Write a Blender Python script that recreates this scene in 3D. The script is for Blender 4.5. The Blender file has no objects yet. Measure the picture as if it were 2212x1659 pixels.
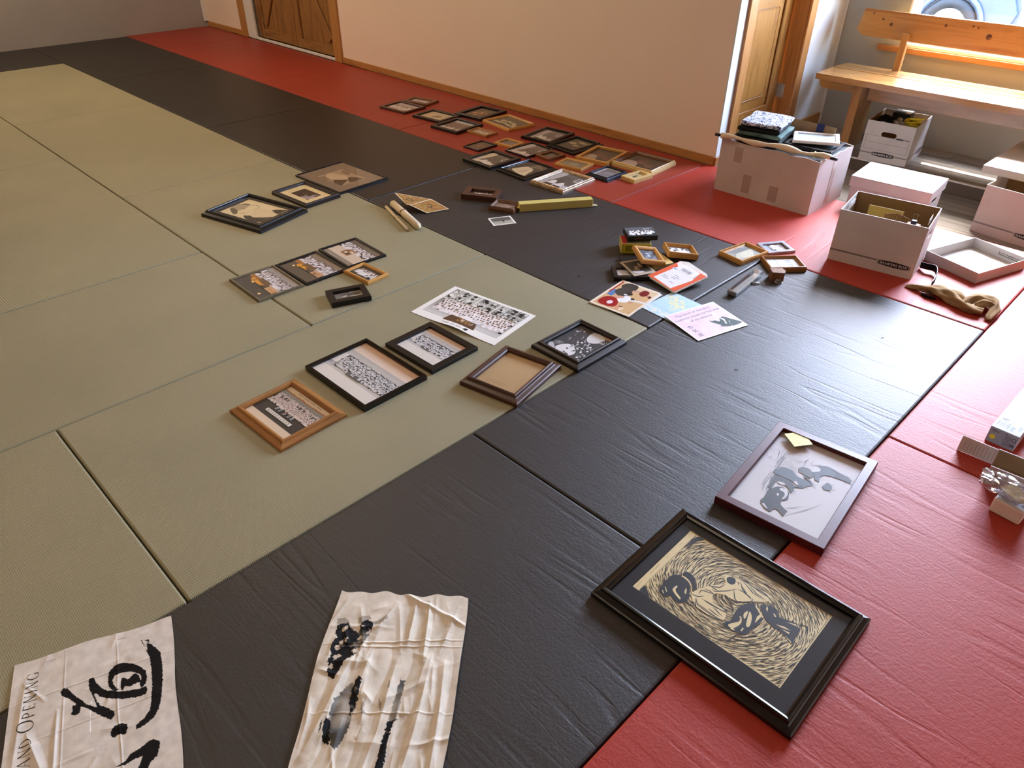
import bpy, bmesh, math, random
import numpy as np
from mathutils import Vector, Matrix, noise
from mathutils.geometry import tessellate_polygon

sc = bpy.context.scene
C = sc.collection
PI = math.pi

# ------------------------------------------------------------------ camera
cam_d = bpy.data.cameras.new('camera'); cam = bpy.data.objects.new('camera', cam_d); C.objects.link(cam)
cam_d.sensor_width = 36; cam_d.lens = 25.6137; cam_d.clip_start = .05; cam_d.clip_end = 200
_R = ((0.705154, -0.412494, 0.576721), (0.709009, 0.400987, -0.5801), (0.008031, 0.81796, 0.575219))
cam.matrix_world = Matrix.Translation((1.455636, -2.274529, 1.560774)) @ Matrix(_R).to_4x4()
sc.camera = cam

# ------------------------------------------------------------------ exposure
sc.view_settings.view_transform = 'Standard'; sc.view_settings.look = 'None'
sc.view_settings.gamma = 1; sc.view_settings.use_curve_mapping = False
sc.view_settings.exposure = 0.0
sc.cycles.use_denoising = True
sc.cycles.max_bounces = 8; sc.cycles.transparent_max_bounces = 12
sc.cycles.sample_clamp_indirect = 6; sc.cycles.caustics_reflective = False; sc.cycles.caustics_refractive = False

# ------------------------------------------------------------------ sky and sun
wd = bpy.data.worlds.new('world'); sc.world = wd; wd.use_nodes = True
nt = wd.node_tree; nt.nodes.clear()
sky = nt.nodes.new('ShaderNodeTexSky'); sky.sky_type = 'NISHITA'; sky.sun_disc = False
sky.sun_elevation = math.radians(56); sky.sun_rotation = math.radians(-27); sky.altitude = 600; sky.air_density = 1.0; sky.dust_density = 3.0; sky.ozone_density = .6
bg = nt.nodes.new('ShaderNodeBackground'); bg.inputs[1].default_value = 13
ow = nt.nodes.new('ShaderNodeOutputWorld')
nt.links.new(sky.outputs[0], bg.inputs[0]); nt.links.new(bg.outputs[0], ow.inputs[0])

def light(name, kind, loc, energy, color=(1, 1, 1), **kw):
    d = bpy.data.lights.new(name, kind); d.energy = energy; d.color = color
    for k, v in kw.items(): setattr(d, k, v)
    o = bpy.data.objects.new(name, d); C.objects.link(o); o.location = loc
    return o
sun = light('sun', 'SUN', (0, 6, 6), 34.0, (1, .97, .93), angle=.0093)
sun.rotation_euler = Vector((.3, -.575, -1)).to_track_quat('-Z', 'Y').to_euler()
# sky portals filling the window openings (importance-sampling guides, they emit nothing themselves)
def portal(x0, x1, z0, z1, y):
    o = light('window_portal', 'AREA', ((x0 + x1) / 2, y, (z0 + z1) / 2), 1, shape='RECTANGLE', size=x1 - x0, size_y=z1 - z0)
    o.rotation_euler = (-PI / 2, 0, 0); o.data.cycles.is_portal = True

# ------------------------------------------------------------------ colour and materials
def lin(c):
    if isinstance(c, (int, float)): c = (c, c, c)
    return tuple((v / 12.92 if v <= .04045 else ((v + .055) / 1.055) ** 2.4) for v in c[:3]) + (1,)

def base_mat(name, col=(.8, .8, .8), rough=.5, metal=0, spec=.5):
    m = bpy.data.materials.new(name); m.use_nodes = True
    p = m.node_tree.nodes['Principled BSDF']
    p.inputs['Base Color'].default_value = lin(col); p.inputs['Roughness'].default_value = rough
    p.inputs['Metallic'].default_value = metal; p.inputs['Specular IOR Level'].default_value = spec
    return m, m.node_tree, p
def N(t, kind, **kw):
    n = t.nodes.new(kind)
    for k, v in kw.items():
        if k.startswith('i_'):
            key = k[2:]; n.inputs[int(key) if key.isdigit() else key].default_value = v
        else: setattr(n, k, v)
    return n
def L(t, a, b): t.links.new(a, b)
def coords(t, scale=(1, 1, 1), which='Object'):
    tc = N(t, 'ShaderNodeTexCoord'); mp = N(t, 'ShaderNodeMapping'); mp.inputs['Scale'].default_value = scale
    L(t, tc.outputs[which], mp.inputs[0]); return mp.outputs[0]
def ramp(t, fac, stops):
    r = N(t, 'ShaderNodeValToRGB'); e = r.color_ramp.elements
    while len(e) < len(stops): e.new(.5)
    for i, (p, c) in enumerate(stops): e[i].position = p; e[i].color = lin(c)
    L(t, fac, r.inputs[0]); return r.outputs[0]
def bump(t, h, strength, dist, prev=None):
    b = N(t, 'ShaderNodeBump', i_Strength=strength, i_Distance=dist); L(t, h, b.inputs['Height'])
    if prev is not None: L(t, prev, b.inputs['Normal'])
    return b.outputs[0]
def mixc(t, fac, a, b, mode='MIX'):
    m = N(t, 'ShaderNodeMix', data_type='RGBA', blend_type=mode)
    if isinstance(fac, (int, float)): m.inputs[0].default_value = fac
    else: L(t, fac, m.inputs[0])
    for i, v in ((6, a), (7, b)):
        if isinstance(v, (tuple, list)): m.inputs[i].default_value = lin(v)
        else: L(t, v, m.inputs[i])
    return m.outputs[2]

def mottled(name, c1, c2, scale=6, rough=.5, spec=.5, bscale=60, bstr=.15, bdist=.001, metal=0):
    m, t, p = base_mat(name, c1, rough, metal, spec)
    co = coords(t)
    n1 = N(t, 'ShaderNodeTexNoise', i_Scale=scale, i_Detail=4); L(t, co, n1.inputs['Vector'])
    L(t, ramp(t, n1.outputs[0], [(.3, c1), (.7, c2)]), p.inputs['Base Color'])
    if bstr:
        n2 = N(t, 'ShaderNodeTexNoise', i_Scale=bscale, i_Detail=3); L(t, co, n2.inputs['Vector'])
        L(t, bump(t, n2.outputs[0], bstr, bdist), p.inputs['Normal'])
    return m

def wood(name, c1, c2, rough=.35, scale=1.0, stretch=(2.5, 26, 26), spec=.5, coat=0):
    """grain running along the local X axis"""
    m, t, p = base_mat(name, c1, rough, 0, spec)
    co = coords(t, tuple(s * scale for s in stretch))
    oi = N(t, 'ShaderNodeObjectInfo'); ad = N(t, 'ShaderNodeVectorMath', operation='ADD'); sc_ = N(t, 'ShaderNodeMath', operation='MULTIPLY', i_1=37.0)
    L(t, oi.outputs['Random'], sc_.inputs[0]); L(t, co, ad.inputs[0]); L(t, sc_.outputs[0], ad.inputs[1])
    n1 = N(t, 'ShaderNodeTexNoise', i_Scale=1.0, i_Detail=6, i_Roughness=.62, i_Distortion=.6); L(t, ad.outputs[0], n1.inputs['Vector'])
    L(t, ramp(t, n1.outputs[0], [(.32, c2), (.5, c1), (.66, tuple(.5 * a + .5 * b for a, b in zip(c1, c2)))]), p.inputs['Base Color'])
    L(t, bump(t, n1.outputs[0], .25, .0006), p.inputs['Normal'])
    if coat: p.inputs['Coat Weight'].default_value = coat; p.inputs['Coat Roughness'].default_value = .12
    return m

def vinyl(name, c1, c2, rough=.42, spec=.5, creases=1.0, ribs=0, scuff=0.0, grain=1.0):
    """judo-mat vinyl; creases run across the long (local X) axis, woven ribs along it"""
    m, t, p = base_mat(name, c1, rough, 0, spec)
    co = coords(t); oi = N(t, 'ShaderNodeObjectInfo')
    mul = N(t, 'ShaderNodeMath', operation='MULTIPLY', i_1=91.0); L(t, oi.outputs['Random'], mul.inputs[0])
    ad = N(t, 'ShaderNodeVectorMath', operation='ADD'); L(t, co, ad.inputs[0]); L(t, mul.outputs[0], ad.inputs[1]); co = ad.outputs[0]
    n1 = N(t, 'ShaderNodeTexNoise', i_Scale=2.2, i_Detail=5); L(t, co, n1.inputs['Vector'])
    col = ramp(t, n1.outputs[0], [(.3, c1), (.7, c2)])
    if scuff:
        s1 = N(t, 'ShaderNodeTexNoise', i_Scale=34, i_Detail=6, i_Roughness=.75, i_Distortion=2.0); L(t, co, s1.inputs['Vector'])
        f = ramp(t, s1.outputs[0], [(.56, 0.0), (.72, scuff)])
        col = mixc(t, f, col, tuple(min(1, v + .22) for v in c2))
    gr = N(t, 'ShaderNodeTexNoise', i_Scale=120, i_Detail=3, i_Roughness=.6); L(t, co, gr.inputs['Vector'])
    nrm = bump(t, gr.outputs[0], .42 * grain, .0017)
    if ribs:
        mp = N(t, 'ShaderNodeMapping'); L(t, co, mp.inputs[0]); mp.inputs['Scale'].default_value = (1, 1, 1)
        w1 = N(t, 'ShaderNodeTexWave', wave_type='BANDS', bands_direction='Y', wave_profile='SIN', i_Scale=34, i_Distortion=.25); L(t, mp.outputs[0], w1.inputs['Vector'])
        w2 = N(t, 'ShaderNodeTexWave', wave_type='BANDS', bands_direction='X', wave_profile='SIN', i_Scale=62, i_Distortion=.6); L(t, mp.outputs[0], w2.inputs['Vector'])
        mm = N(t, 'ShaderNodeMath', operation='MULTIPLY'); L(t, w1.outputs[1], mm.inputs[0]); L(t, w2.outputs[1], mm.inputs[1])
        m2 = N(t, 'ShaderNodeMath', operation='MULTIPLY_ADD', i_1=.7, i_2=0.0); L(t, w1.outputs[1], m2.inputs[0]); L(t, mm.outputs[0], m2.inputs[2])
        nrm = bump(t, m2.outputs[0], ribs, .0010, nrm)
        col = mixc(t, ramp(t, w1.outputs[1], [(0, .0), (1, .5)]), col, tuple(v * .86 for v in c1))
    if creases:
        mp = N(t, 'ShaderNodeMapping'); L(t, co, mp.inputs[0]); mp.inputs['Scale'].default_value = (9, 1.1, 1)
        c_ = N(t, 'ShaderNodeTexNoise', i_Scale=1.0, i_Detail=2.5, i_Roughness=.5, i_Distortion=.5); L(t, mp.outputs[0], c_.inputs['Vector'])
        cr = ramp(t, c_.outputs[0], [(.44, 1.0), (.475, 0.15), (.49, 0.0), (.505, .6), (.53, 1.0)])
        mk = N(t, 'ShaderNodeTexNoise', i_Scale=3.2, i_Detail=1); L(t, co, mk.inputs['Vector'])
        mkr = ramp(t, mk.outputs[0], [(.38, 1.0), (.58, 0.0)]); cr = mixc(t, mkr, cr, (1.0, 1.0, 1.0))
        mp2 = N(t, 'ShaderNodeMapping'); L(t, co, mp2.inputs[0]); mp2.inputs['Scale'].default_value = (19, 2.1, 1); mp2.inputs['Location'].default_value = (7, 3, 0)
        c2_ = N(t, 'ShaderNodeTexNoise', i_Scale=1.0, i_Detail=2, i_Distortion=.8); L(t, mp2.outputs[0], c2_.inputs['Vector'])
        cr2 = ramp(t, c2_.outputs[0], [(.47, 1.0), (.495, 0.2), (.50, 0.0), (.505, .2), (.53, 1.0)])
        nrm = bump(t, cr, .38 * creases, .0022, nrm)
        nrm = bump(t, cr2, .17 * creases, .0014, nrm)
    L(t, col, p.inputs['Base Color']); L(t, nrm, p.inputs['Normal'])
    return m

def attr_mat(name, rough=.6, spec=.5, bstr=0, bscale=300, trans=0, grain=0):
    m, t, p = base_mat(name, (.8, .8, .8), rough, 0, spec)
    a = N(t, 'ShaderNodeVertexColor', layer_name='Col'); out = a.outputs[0]
    if grain:
        n = N(t, 'ShaderNodeTexNoise', i_Scale=grain, i_Detail=5); L(t, coords(t), n.inputs['Vector'])
        out = mixc(t, .35, out, ramp(t, n.outputs[0], [(.25, .75), (.7, 1.0)]), 'MULTIPLY')
    L(t, out, p.inputs['Base Color'])
    if bstr:
        n = N(t, 'ShaderNodeTexNoise', i_Scale=bscale, i_Detail=2); L(t, coords(t), n.inputs['Vector'])
        L(t, bump(t, n.outputs[0], bstr, .0006), p.inputs['Normal'])
    return m

def glass_mat(name, tint=(1, 1, 1), gloss=1.0, rough=.02, haze=0.0):
    m = bpy.data.materials.new(name); m.use_nodes = True; t = m.node_tree; t.nodes.clear()
    o = N(t, 'ShaderNodeOutputMaterial'); tr = N(t, 'ShaderNodeBsdfTransparent'); gl = N(t, 'ShaderNodeBsdfGlossy'); gl.inputs['Roughness'].default_value = rough
    tr.inputs[0].default_value = lin(tint); fr = N(t, 'ShaderNodeLayerWeight'); pw = N(t, 'ShaderNodeMath', operation='POWER', i_1=5.0); L(t, fr.outputs['Facing'], pw.inputs[0])
    mu = N(t, 'ShaderNodeMath', operation='MULTIPLY_ADD', i_1=.9 * gloss, i_2=.04 * gloss, use_clamp=True); L(t, pw.outputs[0], mu.inputs[0])
    if haze:
        ad = N(t, 'ShaderNodeMath', operation='ADD', i_1=haze); L(t, mu.outputs[0], ad.inputs[0]); mu = ad
    mx = N(t, 'ShaderNodeMixShader'); L(t, mu.outputs[0], mx.inputs[0]); L(t, tr.outputs[0], mx.inputs[1]); L(t, gl.outputs[0], mx.inputs[2]); L(t, mx.outputs[0], o.inputs[0])
    return m

M = {}
M['print'] = attr_mat('printed paper', .55, .4)
M['photo'] = attr_mat('glossy photo paper', .28, .5)
M['cotton'] = attr_mat('printed cotton', .85, .2, .5, 900, grain=60)
M['card'] = attr_mat('printed card', .6, .35, .1, 200)
M['glass'] = glass_mat('picture glass')
M['pane'] = glass_mat('window glass', gloss=.6)
M['plastic_clear'] = glass_mat('clear crumpled plastic', (.93, .94, .96), 1.3, .14, .24)
M['oak'] = wood('oak moulding', (.62, .42, .21), (.42, .26, .11), .38)
M['oak_dark'] = wood('dark oak moulding', (.42, .26, .13), (.27, .15, .07), .38)
M['walnut'] = wood('brown walnut moulding', (.30, .17, .11), (.17, .09, .055), .35)
M['brown'] = wood('mid brown moulding', (.46, .28, .14), (.30, .17, .08), .4)
M['gold_wood'] = wood('golden wood moulding', (.80, .60, .32), (.64, .44, .2), .36)
M['pine'] = wood('pale pine moulding', (.86, .74, .48), (.74, .58, .32), .42)
M['graywood'] = wood('grey brown moulding', (.42, .38, .29), (.32, .28, .2), .45)
M['maroon'] = mottled('maroon lacquer', (.27, .085, .10), (.33, .12, .13), 14, .38, .5, 90, .1)
M['black'] = mottled('black lacquer', (.035, .032, .035), (.06, .055, .055), 30, .33, .5, 120, .08)
M['black_gloss'] = mottled('glossy black lacquer', (.018, .018, .02), (.03, .03, .03), 30, .16, .6, 100, .04)
M['darkbrown'] = wood('near black brown moulding', (.13, .08, .065), (.08, .05, .04), .36)
M['silver'] = mottled('brushed silver paint', (.66, .66, .70), (.76, .76, .80), 40, .3, .5, 200, .05, metal=.35)
M['champagne'] = mottled('worn champagne gilding', (.80, .70, .58), (.55, .42, .28), 55, .3, .5, 160, .3, .0012, metal=.3)
M['bluesilver'] = mottled('blue silver moulding', (.10, .14, .19), (.17, .22, .28), 20, .22, .6, 90, .05, metal=.5)
M['mount_black'] = mottled('black mount board', (.12, .12, .125), (.135, .135, .14), 6, .75, .3, 400, .05)
M['mount_cream'] = mottled('cream mount board', (.90, .83, .66), (.87, .79, .6), 20, .8, .2, 300, .1)
M['mount_white'] = mottled('white mount board', (.88, .86, .82), (.84, .82, .78), 20, .8, .2, 300, .1)
M['mount_gray'] = mottled('taupe mount board', (.52, .45, .38), (.55, .48, .40), 20, .8, .2, 300, .1)
M['mount_slate'] = mottled('slate mount board', (.26, .24, .22), (.30, .275, .24), 20, .75, .3, 300, .1)
M['backing'] = mottled('brown backing board', (.33, .25, .17), (.38, .29, .2), 8, .8)
M['green'] = vinyl('green woven mat vinyl', (.565, .545, .435), (.60, .575, .46), .5, .35, .12, .55, 0, .5)
M['blackmat'] = vinyl('black mat vinyl', (.148, .130, .118), (.178, .160, .146), .55, .6, .95, 0, .12, 1.3)
M['redmat'] = vinyl('red mat vinyl', (.62, .180, .112), (.66, .20, .13), .56, .42, .8, 0, 0, 1.3)
M['smoothblack'] = vinyl('smooth black mat vinyl', (.135, .118, .105), (.155, .136, .122), .42, .5, .15, 0, .05, .7)
M['smoothred'] = vinyl('smooth red mat vinyl', (.57, .19, .12), (.60, .205, .13), .5, .5, .10, 0, 0, .7)
M['paint_wall'] = mottled('warm beige wall paint', (.93, .85, .77), (.94, .86, .78), 2, .6, .3, 140, .12, .0008)
M['paint_gray'] = mottled('grey wall paint', (.62, .60, .585), (.64, .62, .60), 3, .6, .3, 90, .2, .001)
M['paint_white'] = mottled('white wall paint', (.86, .85, .82), (.88, .87, .84), 2, .55, .3, 140, .1, .0008)
M['paint_alcove'] = mottled('pale grey alcove paint', (.62, .61, .57), (.64, .63, .59), 3, .6, .3, 120, .12, .0008)
M['ceiling'] = mottled('ceiling paint', (.86, .84, .80), (.88, .86, .82), 2, .8)
M['trimwood'] = wood('fir trim', (.72, .52, .29), (.60, .40, .20), .35, 1, (2, 18, 18))
M['casing'] = wood('pine door casing', (.68, .47, .26), (.55, .35, .17), .32, 1, (2, 22, 22))
M['doorwood'] = wood('varnished pine door', (.60, .41, .19), (.47, .30, .12), .3, 1, (1.6, 20, 20))
M['barnwood'] = wood('rustic knotty door boards', (.60, .43, .23), (.43, .28, .14), .5, 1, (2, 16, 16))
M['benchwood'] = wood('varnished pine bench', (.70, .52, .30), (.58, .385, .20), .24, 1, (1.4, 13, 13), .5, .5)
M['knot'] = mottled('pine knot', (.30, .15, .07), (.40, .2, .1), 40, .35)
M['steel'] = mottled('brushed steel', (.72, .72, .70), (.62, .62, .6), 30, .35, .5, 200, .05, metal=.3)
M['white_metal'] = mottled('white vinyl profile', (.90, .90, .90), (.93, .93, .93), 10, .35)
M['nosing'] = mottled('bright aluminium nosing', (.92, .92, .92), (.95, .95, .95), 30, .2, .6, 90, .05)
M['riser'] = mottled('dark brown riser board', (.30, .25, .20), (.34, .28, .22), 10, .6)
M['carton'] = mottled('white carton board', (.78, .765, .75), (.81, .795, .78), 9, .62, .3, 150, .08)
M['carton_side'] = mottled('old white corrugated board', (.74, .69, .66), (.79, .75, .72), 5, .55, .35, 40, .25, .0012)
M['kraft'] = mottled('brown kraft liner', (.50, .40, .28), (.56, .45, .32), 6, .75, .2, 90, .1)
M['tape'] = mottled('clear packing tape', (.66, .59, .55), (.70, .63, .59), 14, .2, .5, 60, .1)
M['black_plastic'] = mottled('black plastic', (.04, .04, .045), (.06, .06, .065), 20, .35, .5, 100, .05)
M['blue_plastic'] = mottled('navy tape', (.06, .10, .26), (.09, .15, .36), 20, .3)
M['yellow_rope'] = mottled('yellow poly rope', (.93, .86, .10), (.98, .93, .30), 60, .4, .4, 400, .4)
M['yellow_card'] = mottled('pale yellow card', (.76, .70, .38), (.80, .74, .42), 6, .6)
M['cream_paper'] = mottled('cream rolled paper', (.84, .77, .64), (.88, .81, .68), 10, .7, .3, 80, .1)
M['tan_cloth'] = mottled('tan jersey cloth', (.62, .52, .38), (.54, .45, .33), 30, .9, .1, 420, .5, .001)
M['foam'] = mottled('white foam block', (.90, .87, .85), (.93, .90, .88), 20, .8, .2, 300, .2)
M['bulbbox'] = mottled('light grey carton', (.72, .75, .79), (.75, .78, .82), 5, .35, .5, 200, .02)
M['brownblock'] = wood('old stained block', (.50, .33, .19), (.33, .2, .11), .45, 1, (8, 50, 50))
M['lucite'] = glass_mat('lucite bar', (.90, .92, .93), 2.4, .03, .05)
M['cloth_dark'] = mottled('black cotton', (.05, .05, .055), (.09, .085, .085), 30, .85, .2, 300, .5, .001)
M['cloth_green'] = mottled('sage knit', (.42, .50, .47), (.30, .38, .36), 25, .9, .2, 200, .6, .0015)
M['gravel'] = mottled('pale dry gravel', (.47, .46, .42), (.36, .355, .33), 1.5, .9, .2, 14, .6, .03)
M['rubber'] = mottled('tyre rubber', (.06, .06, .065), (.09, .09, .095), 12, .8)
M['car_paint'] = mottled('silver blue car paint', (.20, .24, .30), (.23, .27, .33), 3, .25, .5, 20, .0)
M['car_glass'] = mottled('dark car glass', (.08, .10, .12), (.1, .12, .14), 3, .1)
M['exterior'] = mottled('pale render', (.75, .72, .66), (.78, .75, .69), 3, .8)
M['lamp'] = bpy.data.materials.new('lit ceiling diffuser'); M['lamp'].use_nodes = True
_p = M['lamp'].node_tree.nodes['Principled BSDF']; _p.inputs['Emission Color'].default_value = lin((1, .82, .62)); _p.inputs['Emission Strength'].default_value = 4

# fabric with navy, white and violet marbling
m, t, p = base_mat('navy and white patterned cotton', (.8, .8, .9), .85, 0, .2)
co = coords(t, (1, 1, 1)); n1 = N(t, 'ShaderNodeTexNoise', i_Scale=38, i_Detail=3, i_Distortion=2.5); L(t, co, n1.inputs['Vector'])
L(t, ramp(t, n1.outputs[0], [(.36, (.06, .07, .13)), (.45, (.22, .24, .42)), (.49, (.85, .86, .90)), (.56, (.92, .92, .93)), (.60, (.16, .18, .32))]), p.inputs['Base Color'])
n2 = N(t, 'ShaderNodeTexNoise', i_Scale=60, i_Detail=3); L(t, co, n2.inputs['Vector']); L(t, bump(t, n2.outputs[0], .6, .002), p.inputs['Normal'])
M['patterned'] = m
# grey laminate planks
m, t, p = base_mat('grey laminate', (.5, .5, .48), .3, 0, .5)
co = coords(t, (2.2, 34, 1)); oi = N(t, 'ShaderNodeObjectInfo'); mu = N(t, 'ShaderNodeMath', operation='MULTIPLY', i_1=53.0); L(t, oi.outputs['Random'], mu.inputs[0])
ad = N(t, 'ShaderNodeVectorMath', operation='ADD'); L(t, co, ad.inputs[0]); L(t, mu.outputs[0], ad.inputs[1])
n1 = N(t, 'ShaderNodeTexNoise', i_Scale=1, i_Detail=7, i_Roughness=.6, i_Distortion=.5); L(t, ad.outputs[0], n1.inputs['Vector'])
c_a = ramp(t, n1.outputs[0], [(.3, (.36, .35, .33)), (.5, (.50, .485, .46)), (.7, (.60, .585, .56))])
tint = ramp(t, oi.outputs['Random'], [(0, (.80, .80, .82)), (.5, (1, .97, .92)), (1, (.90, .92, .95))])
L(t, mixc(t, 1.0, c_a, tint, 'MULTIPLY'), p.inputs['Base Color']); L(t, bump(t, n1.outputs[0], .15, .0005), p.inputs['Normal'])
M['laminate'] = m

# ------------------------------------------------------------------ mesh helpers
def tag(o, label=None, cat=None, group=None, kind=None):
    if label: o['label'] = label
    if cat: o['category'] = cat
    if group: o['group'] = group
    if kind: o['kind'] = kind
    return o
def empty(name, loc=(0, 0, 0), yaw=0, label=None, cat=None, group=None, mat=None):
    o = bpy.data.objects.new(name, None); C.objects.link(o); o.empty_display_size = .05
    if mat is not None: o.matrix_world = mat
    else: o.location = loc; o.rotation_euler = (0, 0, yaw)
    return tag(o, label, cat, group)
def mesh(name, vs, fs, m=None, parent=None, loc=(0, 0, 0), rot=(0, 0, 0), smooth=False, cols=None, mats=None, midx=None):
    me = bpy.data.meshes.new(name); me.from_pydata(vs, [], fs); me.update()
    if mats:
        for k in mats: me.materials.append(M[k])
        me.polygons.foreach_set('material_index', midx)
    elif m: me.materials.append(M[m] if isinstance(m, str) else m)
    if cols is not None:
        a = me.color_attributes.new('Col', 'FLOAT_COLOR', 'POINT'); a.data.foreach_set('color', np.asarray(cols, dtype=np.float32).ravel())
    if smooth: me.polygons.foreach_set('use_smooth', [True] * len(me.polygons))
    o = bpy.data.objects.new(name, me); C.objects.link(o)
    if parent is not None: o.parent = parent
    o.location = loc; o.rotation_euler = rot
    return o
def bm_obj(name, bm, m, parent=None, loc=(0, 0, 0), rot=(0, 0, 0), smooth=False):
    me = bpy.data.meshes.new(name); bmesh.ops.recalc_face_normals(bm, faces=bm.faces); bm.to_mesh(me); bm.free(); me.materials.append(M[m] if isinstance(m, str) else m)
    if smooth: me.polygons.foreach_set('use_smooth', [True] * len(me.polygons))
    o = bpy.data.objects.new(name, me); C.objects.link(o)
    if parent is not None: o.parent = parent
    o.location = loc; o.rotation_euler = rot
    return o
def bm_box(bm, x0, x1, y0, y1, z0, z1, bev=0, seg=1, mtx=None):
    r = bmesh.ops.create_cube(bm, size=1); vs = r['verts']
    for v in vs: v.co = Vector((x0 + (v.co.x + .5) * (x1 - x0), y0 + (v.co.y + .5) * (y1 - y0), z0 + (v.co.z + .5) * (z1 - z0)))
    if bev:
        es = list({e for v in vs for e in v.link_edges}); r2 = bmesh.ops.bevel(bm, geom=es, offset=bev, segments=seg, affect='EDGES', profile=.5)
        vs = list({v for f in r2['faces'] for v in f.verts} | {v for v in vs if v.is_valid})
    if mtx is not None: bmesh.ops.transform(bm, matrix=mtx, verts=[v for v in vs if v.is_valid])
def box(name, x0, x1, y0, y1, z0, z1, m, parent=None, bev=.0, seg=1, loc=(0, 0, 0), rot=(0, 0, 0), smooth=False):
    bm = bmesh.new(); bm_box(bm, x0, x1, y0, y1, z0, z1, bev, seg); return bm_obj(name, bm, m, parent, loc, rot, smooth)
def tube(name, pts, r, m, parent=None, n=8, loc=(0, 0, 0), rot=(0, 0, 0), radii=None, closed=False):
    vs = []; fs = []; P_ = [Vector(p) for p in pts]; k = len(P_)
    for i, p in enumerate(P_):
        d = (P_[(i + 1) % k] - P_[i - 1]) if closed else (P_[min(i + 1, k - 1)] - P_[max(i - 1, 0)])
        d.normalize(); u = d.cross(Vector((0, 0, 1)))
        if u.length < 1e-3: u = d.cross(Vector((1, 0, 0)))
        u.normalize(); w = u.cross(d); rr = radii[i] if radii else r
        for j in range(n):
            a = 2 * PI * j / n; q = p + (u * math.cos(a) + w * math.sin(a)) * rr; vs.append(tuple(q))
    for i in range(k if closed else k - 1):
        for j in range(n):
            a = i * n + j; b = i * n + (j + 1) % n; c = ((i + 1) % k) * n + (j + 1) % n; d = ((i + 1) % k) * n + j; fs.append((a, b, c, d))
    if not closed: fs.append(tuple(range(n))[::-1]); fs.append(tuple((k - 1) * n + j for j in range(n)))
    return mesh(name, vs, fs, m, parent, loc, rot, smooth=True)
def prism(name, pts, z0, z1, m, parent=None, loc=(0, 0, 0), rot=(0, 0, 0)):
    n = len(pts); vs = [(x, y, z0) for x, y in pts] + [(x, y, z1) for x, y in pts]
    tr = tessellate_polygon([[Vector((x, y, 0)) for x, y in pts]])
    bm = bmesh.new(); bv = [bm.verts.new(v) for v in vs]
    for a, b, c in tr: bm.faces.new((bv[a], bv[b], bv[c])); bm.faces.new((bv[a + n], bv[c + n], bv[b + n]))
    for i in range(n): j = (i + 1) % n; bm.faces.new((bv[i], bv[j], bv[j + n], bv[i + n]))
    return bm_obj(name, bm, m, parent, loc, rot)

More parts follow.
